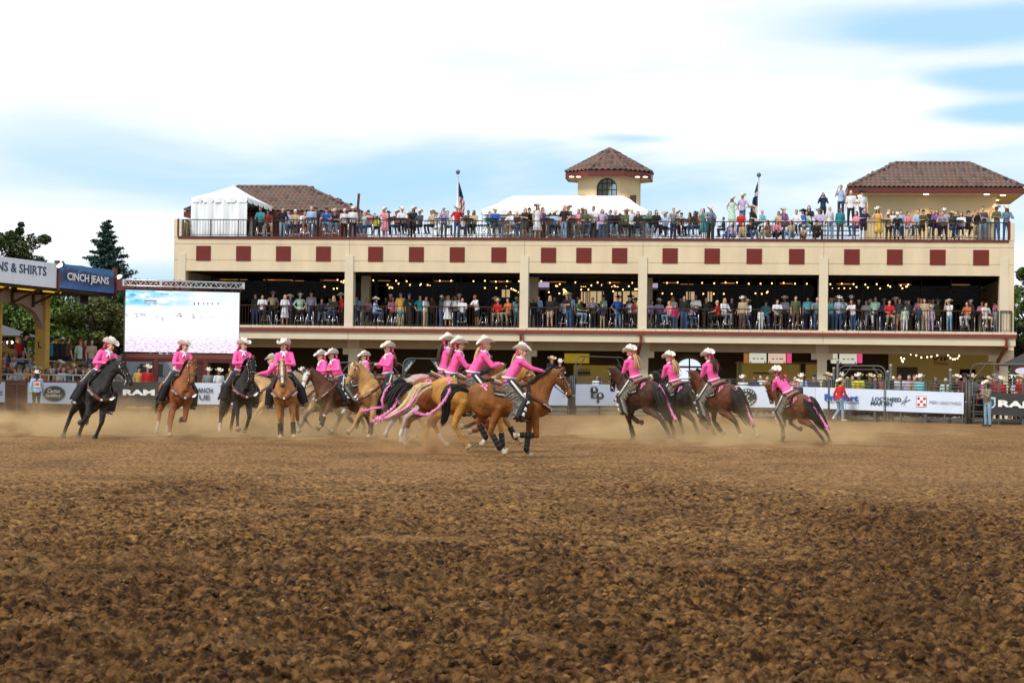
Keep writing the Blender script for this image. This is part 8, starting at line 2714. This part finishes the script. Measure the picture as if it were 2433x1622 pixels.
team(name='buckskin', px=788, py=1030, scale=1.0, yaw=212, lean=14, neck=44, turn=4, pitch=44, coat=(.36, .25, .14), mane='black', points=(.10, .07, .05), fl='F_reach', fr='F_lift', hl='H_drive', hr='H_under', tail=HANG, blaze=.035,
     rider=dict(lean=10, look=6, label='rider in pink shirt on the tan buckskin, left of her neighbour', haircol='r', side=-.1), label='tan buckskin horse reaching forward, left of the white faced bay', fly=.3)
team(name='bay_blaze', px=827, py=1036, scale=.99, yaw=222, lean=16, neck=54, turn=-6, pitch=60, coat=(.10, .032, .014), mane='black', fl='F_reach', fr='F_lift', hl='H_under', hr='H_drive', blaze=.10, socks=dict(fl=.98, fr=.98), tail=HANG, wraps=('fl',), muzzle=(.5, .35, .3), hoof='pale',
     rider=dict(lean=10, look=0, label='rider in pink shirt on the bay with a wide white face', haircol='k', skin=1, side=-.1), label='dark bay horse with broad white face and white stockings', fly=.3)
team(name='palomino_left', px=923, py=1040, scale=1.04, yaw=216, lean=4, neck=60, turn=0, pitch=58, coat=(.50, .27, .095), mane='white', fl='F_down', fr='F_reach', hl='H_drive', hr='H_push', tail=STREAM, tailc='flaxen', wraps=('fl',), hoof='pale', muzzle=(.22, .15, .12),
     rider=dict(lean=-4, look=0, hat_tilt=0, label='upright rider in pink shirt on the light palomino facing left', haircol='r', skin=0), hand=(.34, 0, 1.84), label='light palomino with pale mane cantering left before the roan', fly=.1, mark=False)
# ---- right-running group
team(name='roan', px=1050, py=1051, scale=1.10, yaw=14, lean=8, neck=58, turn=-4, pitch=46, coat=(.34, .25, .22), roan=(.52, .42, .38), mane='chestnut', tailc='black', fl='F_reach', fr='F_fold', hl='H_push', hr='H_drive', socks=dict(hl=.5, hr=.4), hoof='pale', muzzle=(.1, .07, .06),
     tail=[(-.84, 0, 1.34), (-.97, 0, 1.36), (-1.15, .0, 1.24), (-1.32, .0, 1.02), (-1.42, 0, .82), (-1.46, 0, .60)], braid=[(-1.2, -.06, 1.30), (-1.34, -.08, 1.16), (-1.40, -.1, .95), (-1.40, -.1, .80), (-1.62, -.1, .76), (-1.80, -.1, .70)],
     rider=dict(lean=6, look=-4, hat_tilt=2, label='tall rider in pink shirt with long dark hair on the pale roan', haircol='b', skin=0), hand=(.42, 0, 1.78), label='pale speckled roan horse galloping right behind the sorrel')
team(name='sorrel', px=1068, py=1059, scale=1.07, yaw=14, lean=7, neck=44, turn=0, pitch=48, coat=(.22, .065, .02), mane='black', fl='F_reach', fr='F_fold', hl='H_drive', hr='H_under', socks=dict(hl=.55, hr=.45), hoof='pale', blaze=.03,
     tail=[(-.84, 0, 1.34), (-.97, 0, 1.35), (-1.14, .0, 1.20), (-1.26, .0, .98), (-1.30, 0, .78), (-1.45, 0, .60)], braid=[(-1.05, -.06, 1.30), (-1.18, -.1, 1.10), (-1.26, -.12, .92), (-1.42, -.12, .76), (-1.62, -.1, .64), (-1.72, -.1, .55)],
     rider=dict(lean=15, look=-4, hat_tilt=-2, label='rider in pink shirt smiling, between two riders of the galloping right group', haircol='r', skin=0), hand=(.52, 0, 1.76), label='red sorrel horse with dark tail galloping right behind the golden horse')
team(name='golden', px=1120, py=1071, scale=1.03, yaw=12, lean=6, neck=40, turn=0, pitch=46, coat=(.50, .245, .055), mane='flaxen', fl='F_reach', fr='F_down', hl='H_drive', hr='H_under', wraps=('fl', 'fr'), hoof='pale', muzzle=(.2, .13, .1),
     tail=[(-.84, 0, 1.34), (-1.0, 0, 1.34), (-1.18, .0, 1.22), (-1.30, .0, 1.00), (-1.52, 0, .80), (-1.85, 0, .60)], braid=[(-1.12, -.08, 1.26), (-1.26, -.12, 1.08), (-1.38, -.12, .92), (-1.60, -.12, .78), (-1.80, -.1, .68), (-1.98, -.1, .64)],
     rider=dict(lean=26, look=-2, hat_tilt=-8, label='rider in pink shirt leaning forward on the golden horse, light brown hair', haircol='y', skin=0), hand=(.60, .0, 1.80), label='golden dun horse with braided flaxen tail galloping right')
team(name='front_bay', px=1207, py=1084, scale=.96, yaw=10, lean=3, neck=50, turn=0, pitch=58, coat=(.235, .085, .018), mane='black', tailc='black', fl='F_plant', fr='F_horiz', hl='H_fold', hr='H_under', wraps=('fl', 'fr', 'hl', 'hr'), socks=dict(fr=.2, hr=.1, hl=.1), hoof='pale', blaze=.02, muzzle=(.03, .02, .02), fly=.5,
     tail=[(-.84, 0, 1.34), (-1.0, 0, 1.43), (-1.20, .0, 1.40), (-1.34, .0, 1.16), (-1.32, 0, .88), (-1.40, 0, .64)], braid=[(-1.26, -.10, 1.40), (-1.36, -.12, 1.20), (-1.52, -.12, 1.00), (-1.74, -.12, .86), (-1.92, -.1, .88), (-2.02, -.1, .93)],
     rider=dict(lean=29, look=-18, hat_tilt=6, label='blonde rider in pink shirt on the nearest bay, arm stretched to the reins', haircol='y', skin=0), hand=(.74, 0, 1.78), label='nearest horse, a glossy bay in black leg boots galloping right')
# ---- right group, going away to the left
RT = dict(tail_full=1.5)
HB = [(-.93, 0, 1.40), (-1.06, 0, 1.22), (-1.15, 0, .98), (-1.23, 0, .74), (-1.34, 0, .52)]
team(name='dark_bay', nlen=0.66, px=1540, py=1047, scale=1.04, yaw=120, lean=-15, neck=66, turn=16, pitch=72, coat=(.062, .024, .014), mane='black', points=BP, fl='F_plant', fr='F_fold', hl='H_push', hr='H_drive', wraps=('fl', 'fr'), tail=HANG, braid=[(p[0] - .09, p[1], p[2]) for p in HB], **RT,
     rider=dict(lean=0, look=18, label='blonde rider in pink shirt on the dark bay, first of the right four', haircol='y', skin=0), label='dark bay horse turning away with pink braided tail, first of the right four')
team(name='black_right', nlen=0.66, px=1632, py=1044, scale=1.0, yaw=115, lean=-15, neck=66, turn=10, pitch=72, coat=(.012, .010, .010), mane='black', fl='F_lift', fr='F_plant', hl='H_drive', hr='H_push', tail=HANG, braid=[(p[0] - .09, p[1], p[2]) for p in HB], **RT,
     rider=dict(lean=2, look=24, label='rider in pink shirt on the black horse, second of the right four', haircol='y', skin=0), label='black horse turning away with pink braided tail, second of the right four')
team(name='brown_right', nlen=0.66, px=1729, py=1050, scale=1.02, yaw=116, lean=-16, neck=66, turn=12, pitch=72, coat=(.125, .040, .018), mane='black', points=BP, fl='F_fold', fr='F_lift', hl='H_drive', hr='H_push', wraps=('fl', 'fr'), socks=dict(hr=.2, hl=.2), hoof='pale', tail=HANG, braid=[(p[0] - .09, p[1], p[2]) for p in HB], tailc='black', **RT,
     rider=dict(lean=0, look=22, label='rider in pink shirt with brown ponytail, third of the right four', haircol='b', skin=0), label='red brown horse turning away, third of the right four, before the round logo')
team(name='small_bay', nlen=0.66, px=1920, py=1052, scale=.93, yaw=113, lean=-25, neck=66, turn=10, pitch=72, coat=(.155, .058, .024), mane='black', points=BP, fl='F_reach', fr='F_fold', hl='H_push', hr='H_drive', wraps=('fl',), tail=HANG, braid=[(p[0] - .09, p[1], p[2]) for p in HB][:], **RT,
     rider=dict(lean=26, look=14, label='rider in pink shirt crouching on the small bay, rightmost rider', haircol='r', skin=0), hand=(.55, 0, 1.78), label='small bay horse leaning steeply into the turn, rightmost horse')
# ------------------------------------------------------------------ men on the arena floor
def arena_man(px, py, h, yaw, pose, top, hatk, bottom, label, sleeve='long', skin=1, extra=None):
    g = ground_at(px, py)
    o = person((g.x, g.y, .0), R(yaw), pose, top, hatk, bottom, label, 'men on foot in the arena', h / 1.78, skin=skin, sleeve=sleeve, r=random.Random(int(px)))
    return o
POSES['w'] = 'walk'; POSES['P'] = 'photo'
o = arena_man(86, 984, 1.72, 195, 'w', 'l', 'C', 'k', 'man in light blue shirt with number bib walking away at left')
J = KIT[('walk', 'body')][1]
bib = MB().box(-.13, .13, .128, .140, 1.12, 1.42).build('number_bib', mat('bib_white', (.7, .62, .6), .7, .1, 5), o)
text('128', MR2, bib, (0, .146, 1.25), (-1, 0, 0), (0, 0, 1), height=.10, bold=.04)
MB().box(-.13, .13, .141, .144, 1.36, 1.41).build('bib_band', MR2, bib)
MB().ell((.2, .02, .93), (.05, .1, .09)).build('neon_glove', mat('neon_cloth', (.45, .6, .02), .7, .1, 5), o, True)
arena_man(1994, 1001, 1.84, 120, 'w', 'r', 'C', 'J', 'man in red shirt and pale jeans walking before the white banner', skin=2)
cm = cmat('x')
o = arena_man(2347, 1012, 1.80, -62, 'P', 'x', 'C', 'J', 'man in camouflage shirt holding a camera by the ladder gate')
for c in o.children:
    if c.name.startswith('shirt'):
        c.material_slots[0].material = mat('camouflage_cloth', (.10, .10, .05), .85, 0, 14, col2=(.34, .30, .22), detail=3)
J = KIT[('photo', 'body')][1]
c = (Vector(J['har']) + Vector(J['hal'])) / 2
MB().box(c.x - .07, c.x + .07, c.y - .03, c.y + .04, c.z - .02, c.z + .10).build('camera_body', M_BLK, o)
MB().tube([(c.x, c.y - .03, c.z + .03), (c.x, c.y - .20, c.z + .03)], [.04, .05], 12).build('camera_lens', M_BLK, o, True)
arena_man(1895, 1000, 1.78, 20, 's', 'd', 'C', 'd', 'man in dark clothes and cream hat behind the small bay horse', skin=2)
arena_man(2331, 1006, 1.75, 30, 's', 'r', 'K', 'k', 'man in red vest standing between the ladder gate and the black banner', skin=2)
# ------------------------------------------------------------------ dust hanging over the riding track
def dust_mat(name, dens, col, scale, hfall, thr, step, blobs, seed=0.0, aniso=.2):
    m = bpy.data.materials.new(name); m.use_nodes = True
    t = m.node_tree; t.nodes.clear()
    o = t.nodes.new('ShaderNodeOutputMaterial'); v = t.nodes.new('ShaderNodeVolumePrincipled')
    v.inputs['Color'].default_value = (*col, 1); v.inputs['Anisotropy'].default_value = aniso
    t.links.new(v.outputs[0], o.inputs['Volume'])
    tc = t.nodes.new('ShaderNodeTexCoord'); s = t.nodes.new('ShaderNodeSeparateXYZ'); t.links.new(tc.outputs['Object'], s.inputs[0])
    def M(op, a, b=None, c=None, clamp=False):
        n = t.nodes.new('ShaderNodeMath'); n.operation = op; n.use_clamp = clamp
        for i, x in enumerate((a, b, c)):
            if x is None: continue
            if isinstance(x, (int, float)): n.inputs[i].default_value = x
            else: t.links.new(x, n.inputs[i])
        return n.outputs[0]
    n = t.nodes.new('ShaderNodeTexNoise'); n.inputs['Scale'].default_value = scale; n.inputs['Detail'].default_value = 4; n.inputs['Roughness'].default_value = .6
    mpn = t.nodes.new('ShaderNodeMapping'); mpn.inputs['Location'].default_value = (seed, seed, 0); mpn.inputs['Scale'].default_value = (1, .6, 1.5)
    t.links.new(tc.outputs['Object'], mpn.inputs[0]); t.links.new(mpn.outputs[0], n.inputs['Vector'])
    nn = M('MAXIMUM', M('MULTIPLY', M('SUBTRACT', n.outputs['Fac'], thr), 1 / (1 - thr) * 2.2), 0)
    hh = M('EXPONENT', M('MULTIPLY', s.outputs[2], -1 / hfall))
    tot = None
    for (x, y, rx, ry, a) in blobs:
        dx = M('DIVIDE', M('SUBTRACT', s.outputs[0], x), rx); dy = M('DIVIDE', M('SUBTRACT', s.outputs[1], y), ry)
        g = M('MULTIPLY', M('EXPONENT', M('MULTIPLY', M('ADD', M('MULTIPLY', dx, dx), M('MULTIPLY', dy, dy)), -1)), a)
        tot = g if tot is None else M('ADD', tot, g)
    d = M('MULTIPLY', M('MULTIPLY', nn, hh), M('MULTIPLY', tot, dens))
    t.links.new(d, v.inputs['Density'])
    m.cycles.volume_step_rate = step
    return m
def gp(px, py): q = ground_at(px, py); return q.x, q.y
bl_ = []
for px, py, rx, ry, a in ((180, 1030, 1.6, 5, 1.2), (330, 1030, 1.4, 4, .9), (440, 1032, 1.3, 4, 1.1), (560, 1028, 1.3, 4, 1.2), (690, 1035, 1.3, 4, 1.2), (820, 1030, 1.6, 5, 1.0), (60, 1000, 2.5, 7, .7), (950, 1042, 1.0, 3, .9),
                          (1560, 1042, 1.8, 5, 1.3), (1700, 1046, 1.6, 5, 1.3), (1890, 1048, 1.6, 4, 1.0), (1470, 1035, 1.2, 4, .6), (2060, 1020, 2.6, 7, .35), (1250, 1000, 2, 6, .3)):
    x, y = gp(px, py); bl_.append((x, y, rx, ry, a))
dm = dust_mat('tan_dust', 3.6, (.84, .62, .34), .9, .24, .475, .32, bl_)
tag(MB().box(-17, 14.5, 43, 72, .02, 1.5).build('dust', dm), 'thin tan dust drifting round the hooves across the arena', 'dust', kind='stuff')
x, y = gp(1010, 1078)
dm2 = dust_mat('brown_dust', 12, (.74, .48, .25), 2.6, .20, .36, .35, [(x, y, .42, .4, 1), (x + .28, y, .3, .3, .9), (x - .55, y, .5, .3, .35)], seed=3)
tag(MB().box(x - 1.7, x + 1.1, y - .9, y + .9, .02, .75).build('dust', dm2), 'thick brown spray of dirt kicked up behind the galloping bay', 'dust', kind='stuff')
sc.cycles.volume_bounces = 1
sc.cycles.volume_max_steps = 96
# flying crumbs of dirt
cr = MB(); r_ = random.Random(11)
for cx, cy, n, sp in ((1015, 1075, 110, .9), (560, 1030, 25, 1.6), (690, 1036, 20, 1.4), (780, 1030, 25, 1.6), (1150, 1078, 60, 1.2), (1640, 1048, 18, 1.8), (1240, 1080, 25, .6)):
    x, y = gp(cx, cy)
    for _ in range(n):
        p = Vector((x + r_.gauss(0, sp * .5), y + r_.gauss(0, .5), abs(r_.gauss(0, .22)) + .02)); s = r_.uniform(.004, .014)
        cr.ell(p, (s * r_.uniform(.7, 1.5), s, s * r_.uniform(.6, 1.2)), None, 5, 3)
tag(cr.build('flying_crumbs', M_DIRT), 'small crumbs of dirt thrown up in the air by the hooves', 'soil crumbs', kind='stuff')
